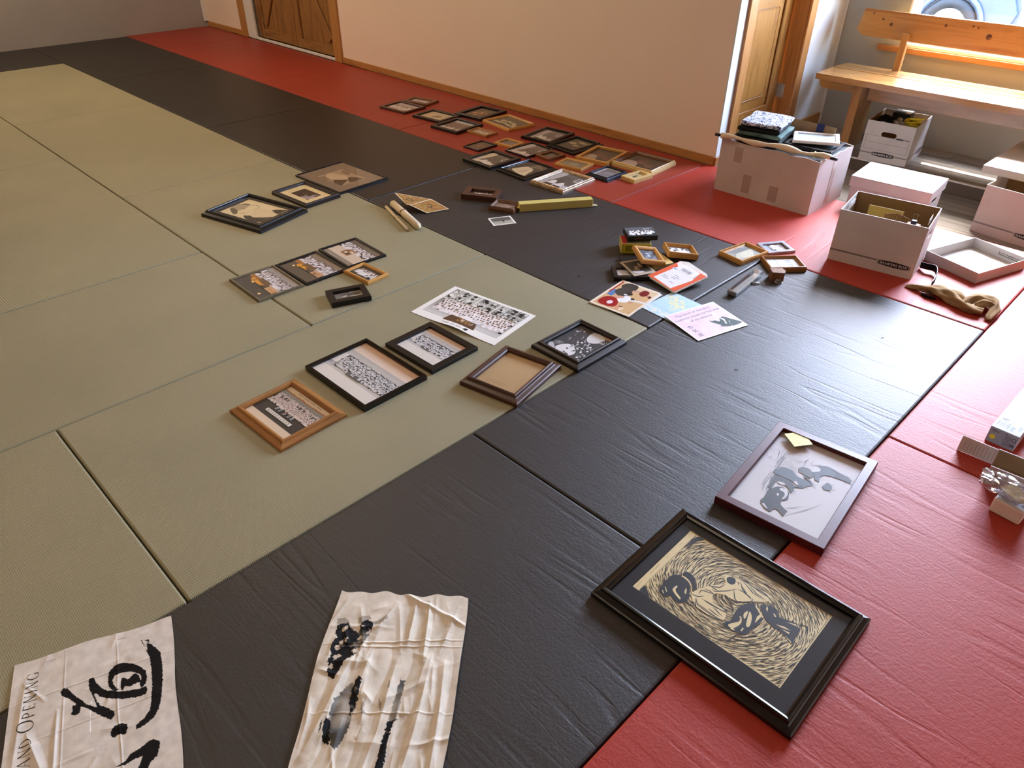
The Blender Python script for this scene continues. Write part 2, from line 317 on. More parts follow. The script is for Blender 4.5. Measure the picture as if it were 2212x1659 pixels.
# ------------------------------------------------------------------ flat printing on paper, card and cloth
_txt = {}
def text_mesh(s):
    if s not in _txt:
        cu = bpy.data.curves.new('t', 'FONT'); cu.body = s; cu.size = 1; cu.resolution_u = 3
        o = bpy.data.objects.new('t', cu); C.objects.link(o); dg = bpy.context.evaluated_depsgraph_get()
        me = bpy.data.meshes.new_from_object(o.evaluated_get(dg)); vs = [(v.co.x, v.co.y) for v in me.vertices]; fs = [tuple(p.vertices) for p in me.polygons]
        bpy.data.objects.remove(o); bpy.data.curves.remove(cu); bpy.data.meshes.remove(me)
        xs = [v[0] for v in vs] or [0]; x0 = min(xs); _txt[s] = ([(x - x0, y) for x, y in vs], fs, max(xs) - x0)
    return _txt[s]
class Pic:
    def __init__(s, dz=6e-6): s.v = []; s.f = []; s.c = []; s.z = 0; s.dz = dz; s.last = None; s.sm = True
    def _col(s, col):
        c = lin(col)
        s.z += s.dz if c != s.last else 4e-7; s.last = c
        return c
    def poly(s, pts, col):
        if len(pts) < 3: return
        if s.sm and 5 <= len(pts) <= 60:
            for _ in range(2 if len(pts) < 24 else 1): pts = [q for i in range(len(pts)) for a, b in ((pts[i], pts[(i + 1) % len(pts)]),) for q in ((a[0] * .78 + b[0] * .22, a[1] * .78 + b[1] * .22), (a[0] * .22 + b[0] * .78, a[1] * .22 + b[1] * .78))]
        c = s._col(col); b = len(s.v); s.v += [(x, y, s.z) for x, y in pts]; s.c += [c] * len(pts)
        if len(pts) == 3: s.f.append((b, b + 1, b + 2)); return
        for t_ in tessellate_polygon([[Vector((x, y, 0)) for x, y in pts]]): s.f.append(tuple(b + i for i in t_))
    def rect(s, x0, y0, x1, y1, col): s.quad([(x0, y0), (x1, y0), (x1, y1), (x0, y1)], col)
    def quad(s, q, col): c = s._col(col); b = len(s.v); s.v += [(x, y, s.z) for x, y in q]; s.c += [c] * len(q); s.f.append(tuple(range(b, b + len(q))))
    def grad(s, x0, y0, x1, y1, c0, c1, cols=None):
        s.last = None; s.z += s.dz; b = len(s.v); s.v += [(x, y, s.z) for x, y in ((x0, y0), (x1, y0), (x1, y1), (x0, y1))]; s.c += [lin(c0), lin(c0), lin(c1), lin(c1)]; s.f.append((b, b + 1, b + 2, b + 3))
    def ell(s, cx, cy, rx, ry, col, n=8, rot=0):
        ca, sa = math.cos(rot), math.sin(rot)
        s.quad([(cx + ca * rx * math.cos(2 * PI * i / n) - sa * ry * math.sin(2 * PI * i / n), cy + sa * rx * math.cos(2 * PI * i / n) + ca * ry * math.sin(2 * PI * i / n)) for i in range(n)], col)
    def stroke(s, pts, w0, w1, col, taper=False):
        n = len(pts); a = []; b = []
        for i, (x, y) in enumerate(pts):
            x0, y0 = pts[max(i - 1, 0)]; x1, y1 = pts[min(i + 1, n - 1)]; d = math.hypot(x1 - x0, y1 - y0) or 1; t = i / (n - 1)
            w = (w0 + (w1 - w0) * t) / 2
            if taper: w *= math.sin(PI * min(max(t, .04), .96)) ** .6
            a.append((x - (y1 - y0) / d * w, y + (x1 - x0) / d * w)); b.append((x + (y1 - y0) / d * w, y - (x1 - x0) / d * w))
        c = s._col(col); o = len(s.v); s.v += [(x, y, s.z) for x, y in a + b]; s.c += [c] * (2 * n)
        for i in range(n - 1): s.f.append((o + i, o + n + i, o + n + i + 1, o + i + 1))
    def text(s, st, x, y, h, col, ang=0, width=None, align='l'):
        vs, fs, w = text_mesh(st); sx = h if width is None else width / w; c = s._col(col); o = len(s.v); ca, sa = math.cos(ang), math.sin(ang)
        off = {'l': 0, 'c': -w / 2, 'r': -w}[align]
        s.v += [(x + ca * (vx + off) * sx - sa * vy * h, y + sa * (vx + off) * sx + ca * vy * h, s.z) for vx, vy in vs]; s.c += [c] * len(vs); s.f += [tuple(o + i for i in f) for f in fs]
    def build(s, name, m='print', parent=None, loc=(0, 0, 0), rot=(0, 0, 0), zf=None):
        v = s.v if zf is None else [(x, y, z + zf(x, y)) for x, y, z in s.v]
        bm = mesh(name, v, s.f, m, parent, loc, rot, cols=s.c); return bm

# measured footprints of the flat things: x, y, yaw, width, length (metres)
FR={
 'F1':(-3.4430,1.3800,0.0991,0.2869,0.2332),
 'F2':(-3.4916,1.6009,0.2271,0.2569,0.1631),
 'F3':(-3.0571,1.4081,0.1059,0.2926,0.2312),
 'F4':(-2.8874,1.7191,0.1005,0.2671,0.3141),
 'F5':(-2.7481,1.3473,0.0839,0.2651,0.2844),
 'F6':(-2.5468,1.6876,-0.1192,0.3227,0.2532),
 'F7':(-2.5126,1.3831,0.0474,0.2005,0.1239),
 'F8':(-2.1218,1.6658,0.1216,0.2532,0.3092),
 'F9':(-1.8385,1.6345,-0.0391,0.2579,0.3058),
 'F10':(-2.2853,1.1550,0.0293,0.1475,0.1825),
 'F11':(-2.1881,1.3394,0.0693,0.1666,0.1391),
 'F12':(-1.9834,1.3304,-0.0380,0.2112,0.2563),
 'F13':(-1.8043,1.3478,-0.0772,0.1344,0.1523),
 'F14':(-2.0154,1.0079,0.0080,0.2616,0.2811),
 'F15':(-1.7207,1.0363,-0.0312,0.2649,0.2977),
 'F16':(-1.5809,1.3300,0.1551,0.2087,0.1557),
 'F17':(-1.5569,1.5889,0.1819,0.2420,0.3018),
 'F18':(-1.2703,1.6639,0.0586,0.3100,0.2918),
 'F19':(-1.3150,1.3432,0.0053,0.1797,0.2168),
 'F20':(-1.1465,1.4293,-0.0829,0.1103,0.1716),
 'F21':(-1.4213,1.0431,0.0374,0.2602,0.3089),
 'F22':(-1.5843,0.5183,0.5285,0.2115,0.1405),
 'F23':(-1.3616,0.4895,0.4183,0.1525,0.1228),
 'card':(-1.2445,0.3519,-0.6086,0.1144,0.1419),
 'ybox':(-1.1684,0.7022,-0.6042,0.0671,0.4313),
 'G1':(-2.2545,-0.5690,0.2584,0.4517,0.3480),
 'G2':(-2.3030,-0.2154,0.0792,0.3338,0.2406),
 'G3':(-2.4159,0.1063,0.0526,0.4508,0.3636),
 'H1':(-1.4632,-0.9458,-0.0216,0.2822,0.2256),
 'H2':(-1.4566,-0.7108,0.0036,0.2785,0.2310),
 'H3':(-1.4616,-0.4762,-0.0456,0.2758,0.2195),
 'H4':(-1.2223,-0.5629,0.0673,0.1835,0.1272),
 'H5':(-1.0905,-0.7522,-0.3564,0.1299,0.1772),
 'I1':(-0.5237,-1.3923,0.0454,0.3205,0.2654),
 'I2':(-0.5363,-1.0543,0.0136,0.3758,0.2861),
 'I3':(-0.5074,-0.7575,0.0277,0.2843,0.2390),
 'poster':(-0.5966,-0.4502,0.1557,0.4531,0.2977),
 'I4':(-0.1467,-0.6677,0.2011,0.2553,0.3069),
 'I5':(-0.1081,-0.3210,-0.0086,0.2495,0.2967),
 'J1':(-0.3340,0.4469,-0.8001,0.1825,0.1214),
 'J2':(-0.3203,0.6805,-0.8247,0.1229,0.1415),
 'J3':(-0.3629,0.3938,-0.4478,0.1815,0.1157),
 'J4':(-0.3706,0.3145,-0.4869,0.1424,0.1288),
 'J5':(-0.1677,0.4459,-0.1548,0.1827,0.2316),
 'J6':(-0.5011,0.5872,-0.6786,0.1102,0.1541),
 'photo':(-0.2283,0.1336,0.0984,0.2023,0.2773),
 'map':(-0.0518,0.2115,-0.0305,0.1603,0.2216),
 'pink':(0.1385,0.2170,-0.2815,0.2219,0.2715),
 'K1':(-0.0975,0.9189,-0.1678,0.1460,0.2015),
 'K2':(-0.0218,1.1047,-0.5658,0.1231,0.1495),
 'K3':(0.0997,0.9529,-0.7203,0.1365,0.1800),
 'bar':(0.0775,0.6176,0.1740,0.0502,0.2813),
 'M':(0.9012,-0.4481,0.1004,0.3302,0.4791),
 'W':(1.0009,-1.0138,0.0182,0.5618,0.4346),
 'banner':(0.1180,-2.2755,-0.4779,0.3465,0.3596),
 'cloth':(0.5224,-1.7657,-0.8499,0.4594,0.3309),
 'postit':(0.8035,-0.2805,-0.6124,0.0674,0.0746),
}
ART_W=[
('paper',[(-0.2173,-0.1331),(-0.218,0.1592),(0.2094,0.1622),(0.2088,-0.1228)]),
('img',[(-0.1956,-0.1292),(-0.1915,0.1523),(0.203,0.1559),(0.2019,-0.1211)]),
('K',[(-0.1956,-0.1292),(-0.1936,-0.0958),(-0.1835,-0.1078),(-0.162,-0.1212),(-0.1673,-0.1285)]),
('K',[(-0.1967,0.0756),(-0.1915,0.1523),(-0.1652,0.1528),(-0.1762,0.1405),(-0.1809,0.1233),(-0.1875,0.1093)]),
('head',[(-0.0504,0.0716),(-0.0487,0.0833),(-0.0384,0.0902),(-0.028,0.0847),(-0.0242,0.0706),(-0.0306,0.0622),(-0.0419,0.0621)]),
('fig',[(-0.1585,-0.0897),(-0.1603,-0.0675),(-0.1649,-0.0543),(-0.1622,-0.0404),(-0.1631,-0.0256),(-0.1568,-0.0125),(-0.1445,-0.0037),(-0.1304,-0.0024),(-0.1169,-0.0072),(-0.1041,-0.0211),(-0.0952,-0.0385),(-0.0867,-0.0472),(-0.087,-0.0646),(-0.0899,-0.0779),(-0.0961,-0.0861),(-0.1065,-0.0879),(-0.1169,-0.0833),(-0.1265,-0.0799),(-0.1297,-0.0861),(-0.1314,-0.0945),(-0.1407,-0.096)]),
('fig',[(-0.1458,0.0028),(-0.1408,0.0182),(-0.1266,0.0194),(-0.1122,0.0154),(-0.0999,0.0007),(-0.0869,-0.0129),(-0.0828,-0.0262),(-0.0914,-0.0217),(-0.1036,-0.0118),(-0.116,-0.0063),(-0.1286,-0.0007)]),
('gi',[(-0.0918,-0.0394),(-0.086,-0.012),(-0.0676,0.0236),(-0.0422,0.0529),(-0.0493,0.0795),(-0.0286,0.0931),(0.0117,0.1015),(0.0671,0.0952),(0.0656,0.0727),(0.0377,0.0495),(0.0037,0.0224),(-0.0261,0.0209),(-0.0471,0.0088),(-0.0444,-0.0143),(0.0074,-0.0217),(0.0174,-0.0524),(-0.0059,-0.0592),(-0.0395,-0.0678),(-0.0663,-0.061)]),
('fig',[(0.0233,-0.0184),(0.022,0.0049),(0.0249,0.0286),(0.0385,0.0482),(0.0493,0.0483),(0.0665,0.0363),(0.0853,0.0262),(0.0845,-0.0064),(0.0768,-0.0257),(0.079,-0.0507),(0.0636,-0.0582),(0.0394,-0.0624),(0.0167,-0.065),(0.0218,-0.0461),(0.0292,-0.0448)]),
('fig',[(0.0548,0.0579),(0.0756,0.0741),(0.0953,0.0769),(0.1066,0.0552),(0.1246,0.0608),(0.1523,0.072),(0.1606,0.0603),(0.17,0.054),(0.1675,0.0361),(0.1735,0.004),(0.1647,0.0066),(0.1352,0.0199),(0.1101,0.0187),(0.0884,0.0253),(0.0732,0.0387)]),
('cut',[(-0.1343,-0.0595),(-0.1333,-0.041),(-0.1281,-0.0412),(-0.1281,-0.0577),(-0.1001,-0.0689),(-0.1011,-0.075),(-0.1206,-0.0677),(-0.1287,-0.0635)]),
('cut',[(-0.1522,-0.0675),(-0.1513,-0.0653),(-0.1387,-0.0759),(-0.1405,-0.0777)]),
('cut',[(-0.1519,-0.0811),(-0.1508,-0.0792),(-0.1414,-0.0859),(-0.1431,-0.0877)]),
('cut',[(-0.1099,-0.0303),(-0.1068,-0.0324),(-0.0992,-0.0467),(-0.1021,-0.0495),(-0.1076,-0.0419)]),
('cut',[(-0.1444,-0.0063),(-0.1322,0.0003),(-0.1142,-0.0045),(-0.1002,-0.0172),(-0.102,-0.019),(-0.1146,-0.0093),(-0.1313,-0.0056)]),
('cut',[(0.04,0.002),(0.0427,0.0178),(0.0468,0.0148),(0.0511,-0.0073),(0.0489,-0.0114)]),
('cut',[(0.0478,0.0179),(0.0494,0.0211),(0.0623,0.0077),(0.0723,-0.0223),(0.0646,-0.0298),(0.0557,-0.0068)]),
('cut',[(0.0499,0.0447),(0.0518,0.0486),(0.0807,0.0298),(0.0811,0.0241)]),
('cut',[(0.0694,0.0188),(0.0729,0.0344),(0.0781,0.0273),(0.0752,-0.0037)]),
('cut',[(0.061,-0.0491),(0.0594,-0.0369),(0.0634,-0.037),(0.0642,-0.0478)]),
('cut',[(0.0285,-0.0574),(0.0324,-0.0457),(0.0456,-0.0267),(0.0407,-0.0135),(0.0358,-0.0143),(0.0402,-0.0079),(0.0506,-0.0238),(0.0504,-0.0398),(0.0428,-0.0591)]),
('cut',[(0.1142,0.0307),(0.1354,0.0396),(0.1509,0.0391),(0.1292,0.0316)]),
('cut',[(0.1312,0.0277),(0.1518,0.0323),(0.1521,0.0267)]),
('cut',[(0.1473,0.0162),(0.1651,0.0108),(0.1706,0.0049),(0.1546,0.0119)]),
('cut',[(0.1754,0.0077),(0.1726,0.041),(0.1775,0.021)]),
('cut',[(0.1297,0.0558),(0.1502,0.0659),(0.1584,0.0622),(0.1409,0.0589)]),
('cut',[(0.0946,0.0557),(0.0972,0.0582),(0.1056,0.0522),(0.103,0.0497)]),
('cut',[(0.071,0.0676),(0.0782,0.0601),(0.0813,0.0508),(0.0744,0.0563)]),
('cut',[(0.0392,-0.0619),(0.0409,-0.0511),(0.0508,-0.059)]),
('line',[(-0.0744,-0.0394),(-0.0602,-0.055),(-0.0341,-0.0584),(-0.0059,-0.0592)]),
('line',[(-0.0621,-0.0316),(-0.0365,-0.0318),(0.0022,-0.0268),(0.0088,-0.0286)]),
('line',[(-0.061,-0.0516),(-0.019,-0.0558),(0.0008,-0.0566),(0.0166,-0.0511)]),
('line',[(-0.0518,-0.0299),(-0.0146,-0.031)]),
('line',[(-0.0381,-0.0292),(-0.0078,-0.0285),(0.0066,-0.0226)]),
('line',[(-0.0336,-0.0456),(-0.012,-0.049),(0.0012,-0.0482)]),
('line',[(-0.0745,-0.0438),(-0.0579,-0.0653),(-0.0327,-0.0652),(-0.0028,-0.0642)]),
('line',[(-0.0783,-0.0602),(-0.0645,-0.055)]),
('line',[(-0.09,-0.0376),(-0.0725,-0.0333),(-0.0609,-0.0198)]),
('line',[(-0.0265,-0.0344),(0.0064,-0.0431)]),
('line',[(-0.0378,-0.0204),(-0.0024,-0.019),(0.0098,-0.0235)]),
('line',[(-0.0898,-0.0736),(-0.0734,-0.0679),(-0.0579,-0.0653)]),
('line',[(-0.0422,0.0529),(-0.0472,0.0326),(-0.0659,0.0208),(-0.0712,0.02)]),
('line',[(-0.0125,0.0602),(-0.0272,0.037),(-0.0496,0.0129),(-0.0591,0.0144)]),
('line',[(-0.0659,0.0208),(-0.0537,0.0197),(-0.0433,0.0212)]),
('line',[(-0.025,0.0966),(0.0081,0.0979),(0.0436,0.0936),(0.0671,0.0952)]),
('line',[(-0.0099,0.0802),(0.0166,0.0628),(0.0317,0.0605)]),
('line',[(-0.0128,0.0952),(0.0242,0.0789),(0.0577,0.0775)]),
('line',[(-0.0182,0.0898),(-0.0017,0.0707),(0.0133,0.0638),(0.0347,0.055)]),
('line',[(0.0045,0.0944),(0.0329,0.0831),(0.0612,0.081)]),
('line',[(-0.0163,0.0521),(-0.0002,0.0292),(0.0072,0.0259)]),
('line',[(-0.0107,0.0619),(0.0048,0.0641),(0.0299,0.0587)]),
('line',[(0.0037,0.0224),(0.0216,0.0345),(0.0348,0.05),(0.0574,0.068),(0.0655,0.0831)]),
('line',[(0.0148,0.0958),(0.0354,0.0985),(0.0646,0.0949)]),
('line',[(-0.0012,0.0071),(0.0142,-0.0028),(0.0209,-0.0167)]),
('line',[(-0.0332,0.0139),(-0.0183,0.003),(-0.0032,0.001)]),
('line',[(-0.0277,0.0236),(-0.0126,0.017),(0.0056,0.0096)]),
('line',[(0.053,-0.0991),(0.0599,-0.0656),(0.0776,-0.0598)]),
('line',[(0.0466,-0.1016),(0.0647,-0.0876),(0.0787,-0.0664)]),
('line',[(0.1587,0.0743),(0.1763,0.0797),(0.1865,0.0586)]),
('line',[(-0.0757,-0.0236),(-0.0771,-0.0077),(-0.056,0.0),(-0.0439,0.0034)]),
('line',[(-0.0734,0.0003),(-0.0594,0.0054),(-0.0371,0.0015)]),
('line',[(-0.0255,0.0827),(-0.0185,0.0829),(-0.0154,0.0749)]),
('line',[(0.0425,0.0458),(0.0362,0.0522),(0.0334,0.0622)]),
]
ART_M=[
('in',[(-0.1369,-0.2022),(-0.1374,0.2232),(0.134,0.2177),(0.1367,-0.1881)]),
('b',[(-0.0789,0.0062),(-0.0699,0.0429),(-0.0372,0.0494),(-0.0102,0.0309),(0.0223,0.0299),(0.0404,0.0212),(0.023,-0.0051),(0.0068,-0.0069),(-0.0176,0.0005),(-0.0521,-0.0),(-0.0734,-0.0016)]),
('d',[(-0.073,-0.0337),(-0.0709,-0.0076),(-0.0402,-0.0023),(-0.0164,-0.0025),(0.0011,-0.0195),(0.0136,0.0028),(0.029,-0.0041),(0.0007,-0.0238),(0.0033,-0.0411),(0.0005,-0.055),(-0.0141,-0.04),(-0.0421,-0.024),(-0.0534,-0.0334),(-0.0542,-0.0775),(-0.0611,-0.0716)]),
('k',[(-0.0581,-0.0886),(-0.0416,-0.0513),(-0.0232,-0.0438),(-0.0027,-0.0577),(0.0057,-0.0888),(-0.0076,-0.1074),(-0.0034,-0.1226),(0.0137,-0.134),(0.0248,-0.1357),(0.0228,-0.1661),(0.0074,-0.1538),(-0.0105,-0.1506),(-0.014,-0.1717),(-0.0309,-0.1713),(-0.052,-0.152),(-0.0568,-0.141),(-0.0547,-0.1165)]),
('g',[(-0.0232,0.0694),(-0.0164,0.0855),(0.0031,0.0914),(0.0201,0.0808),(0.0287,0.0635),(0.0213,0.0492),(0.0008,0.0523),(-0.0155,0.0552)]),
('b',[(0.0185,0.0794),(0.0294,0.1135),(0.0214,0.1235),(0.0457,0.1397),(0.0779,0.1332),(0.1084,0.1301),(0.1261,0.1207),(0.127,0.1055),(0.111,0.104),(0.0802,0.1025),(0.0541,0.0928),(0.0434,0.0757),(0.0508,0.0497),(0.0361,0.0495),(0.0264,0.0697)]),
('d',[(0.0558,0.1355),(0.0779,0.1332),(0.1084,0.1301),(0.1261,0.1207),(0.127,0.1055),(0.111,0.104),(0.0802,0.1025),(0.079,0.1178)]),
('b',[(0.0639,0.0369),(0.0696,0.0615),(0.0842,0.0617),(0.0938,0.0462),(0.089,0.0306),(0.0742,0.0259)]),
('d',[(0.0008,0.0523),(0.0052,0.052),(0.0386,0.0316),(0.0415,0.0182),(0.0183,0.0346),(0.0056,0.04)]),
('w',[(-0.0338,-0.0546),(-0.0155,-0.0471),(-0.0028,-0.0636),(-0.0023,-0.0898),(-0.0102,-0.1013),(-0.0078,-0.0773),(-0.0149,-0.0641),(-0.029,-0.0661)]),
('w',[(-0.0294,-0.0896),(-0.0293,-0.0807),(-0.0226,-0.084),(-0.0241,-0.0932)]),
('w',[(0.0088,0.0879),(0.0193,0.1175),(0.0339,0.113),(0.0336,0.0962),(0.0162,0.0796)]),
('w',[(-0.0132,0.0002),(-0.0051,0.007),(0.0076,-0.0062),(-0.0008,-0.0093)]),
('w',[(-0.0481,-0.1561),(-0.0446,-0.1495),(-0.0259,-0.1635),(-0.029,-0.166)]),
('w',[(-0.0518,-0.0321),(-0.0361,-0.0229),(-0.0248,-0.0294),(-0.03,-0.0377),(-0.0449,-0.0382)]),
('lk',[(-0.015,0.0931),(-0.0186,0.1197),(-0.0153,0.1397)]),
('lk',[(-0.0021,0.1165),(0.0001,0.1397)]),
('lk',[(-0.0003,0.1117),(0.0241,0.1279),(0.0476,0.1286)]),
('lg',[(0.013,-0.1272),(0.0316,-0.1118),(0.0526,-0.0868)]),
('lg',[(0.0252,-0.157),(0.0621,-0.1009),(0.0913,-0.0434)]),
('lk',[(-0.1051,0.117),(-0.1,0.0993),(-0.0943,0.0693)]),
('lk',[(-0.0851,0.1293),(-0.0845,0.0947),(-0.0896,0.0475)]),
('lg',[(-0.0814,0.1369),(-0.0782,0.0957),(-0.0778,0.0405)]),
('lg',[(-0.0936,0.1223),(-0.0876,0.0749),(-0.0824,0.0198)]),
('lg',[(-0.1296,0.1098),(-0.1099,0.1175)]),
('lk',[(-0.1308,0.1044),(-0.1067,0.0936)]),
('lk',[(-0.1163,0.1165),(-0.1065,0.1203)]),
('lk',[(-0.1275,0.0674),(-0.1137,0.0616),(-0.1141,0.0787)]),
('lg',[(-0.0848,0.0096),(-0.0849,-0.0518),(-0.0815,-0.0847)]),
('lg',[(-0.0763,0.0001),(-0.0776,-0.0536),(-0.0701,-0.0908)]),
('lg',[(-0.0761,-0.0161),(-0.0789,-0.0707),(-0.0708,-0.0992)]),
('lg',[(-0.067,-0.0166),(-0.0666,-0.0485),(-0.061,-0.087)]),
('lk',[(-0.0659,-0.0399),(-0.0656,-0.0713),(-0.0617,-0.0954)]),
('lg',[(-0.0869,0.0841),(-0.0844,0.035),(-0.0792,0.0018)]),
('lk',[(-0.0815,0.0929),(-0.0778,0.0405),(-0.0789,0.0062)]),
]
ART_B=[
('out',[(-0.2252,-0.1011),(-0.1825,-0.0041),(-0.1313,0.1072),(-0.1,0.2244),(-0.0181,0.1961),(0.1416,0.1342),(0.2912,0.0755),(0.0236,-0.1958),(-0.1052,-0.148),(-0.1362,-0.1318)]),
('K',[(-0.0531,0.1384),(-0.0433,0.1411),(-0.0654,0.148),(-0.0549,0.1549),(-0.0164,0.1611),(0.016,0.1511),(0.06,0.1336),(0.1034,0.1115),(0.1255,0.0956),(0.1377,0.0799),(0.1419,0.0597),(0.14,0.0402),(0.1281,0.0426),(0.1248,0.0606),(0.1154,0.079),(0.0962,0.0913),(0.0613,0.1081),(0.0176,0.1248),(-0.0225,0.1368)]),
('K',[(0.0059,0.0386),(-0.0151,0.0372),(-0.0327,0.0428),(-0.0502,0.0524),(-0.057,0.0699),(-0.051,0.0848),(-0.0359,0.0984),(-0.0147,0.1094),(0.0082,0.1152),(0.0277,0.111),(0.0415,0.1014),(0.0465,0.0897),(0.0322,0.0902),(0.023,0.0994),(0.0087,0.102),(-0.0117,0.0908),(-0.026,0.0729),(-0.0292,0.0583),(-0.0199,0.049),(-0.0042,0.0466),(0.012,0.0498),(0.0158,0.0421)]),
('K',[(0.0177,0.0539),(-0.0004,0.0588),(-0.0118,0.0674),(-0.0073,0.072),(0.0035,0.0762),(-0.0025,0.0872),(-0.0008,0.0951),(0.012,0.0985),(0.0286,0.0949),(0.0251,0.0846),(0.0243,0.0722),(0.0142,0.0636),(0.0226,0.0572)]),
('K',[(-0.057,0.008),(-0.0626,0.0142),(-0.059,0.0201),(-0.0418,0.0201),(-0.0183,0.0239),(-0.0007,0.0318),(0.0164,0.046),(0.0319,0.065),(0.0451,0.085),(0.049,0.0983),(0.0588,0.0989),(0.0693,0.0898),(0.061,0.0701),(0.0429,0.0461),(0.0177,0.0229),(-0.0014,0.0116),(-0.0167,0.009),(-0.0135,0.0058),(0.0097,0.0035),(0.0248,0.0061),(0.0433,0.0153),(0.0636,0.0218),(0.0714,0.0188),(0.0763,0.009),(0.0509,-0.0035),(0.0137,-0.0179),(0.0032,-0.0222),(-0.0037,-0.0277),(0.0105,-0.0336),(0.0109,-0.0426),(0.002,-0.0516),(-0.008,-0.043),(-0.0199,-0.0409),(-0.0142,-0.032),(-0.0283,-0.0351),(-0.0466,-0.0409),(-0.0603,-0.0483),(-0.0737,-0.0488),(-0.0781,-0.0384),(-0.0702,-0.0321),(-0.0513,-0.0294),(-0.016,-0.0195),(-0.0046,-0.0175),(0.0207,-0.0045),(0.0236,-0.0015),(-0.0055,0.0009),(-0.036,0.0027)]),
('K',[(0.1107,-0.005),(0.1014,0.0005),(0.097,0.0111),(0.1016,0.0233),(0.1116,0.0304),(0.1205,0.0289),(0.1329,0.019),(0.1216,0.0076),(0.1227,-0.0017),(0.1174,-0.0056)]),
('K',[(0.1905,-0.0265),(0.1932,-0.0047),(0.1841,0.0086),(0.1867,0.0312),(0.1836,0.0484),(0.1869,0.0591),(0.2004,0.0654),(0.2132,0.0609),(0.2281,0.0475),(0.2322,0.032),(0.246,0.0184),(0.2335,0.0004),(0.2074,0.0266),(0.2024,0.013),(0.2013,-0.0021),(0.1977,-0.0141)]),
('K',[(-0.084,0.141),(-0.084,0.1433),(-0.0717,0.1416),(-0.0579,0.1427),(-0.0616,0.1408),(-0.0733,0.14)]),
('K',[(-0.0777,0.1475),(-0.0721,0.1554),(-0.0655,0.1553),(-0.0622,0.1512),(-0.0706,0.1502)]),
('tb',[(-0.1684,-0.0643),(0.0642,-0.1549)]),
('tt',[(-0.1766,-0.0863),(0.0285,-0.1633)]),
]
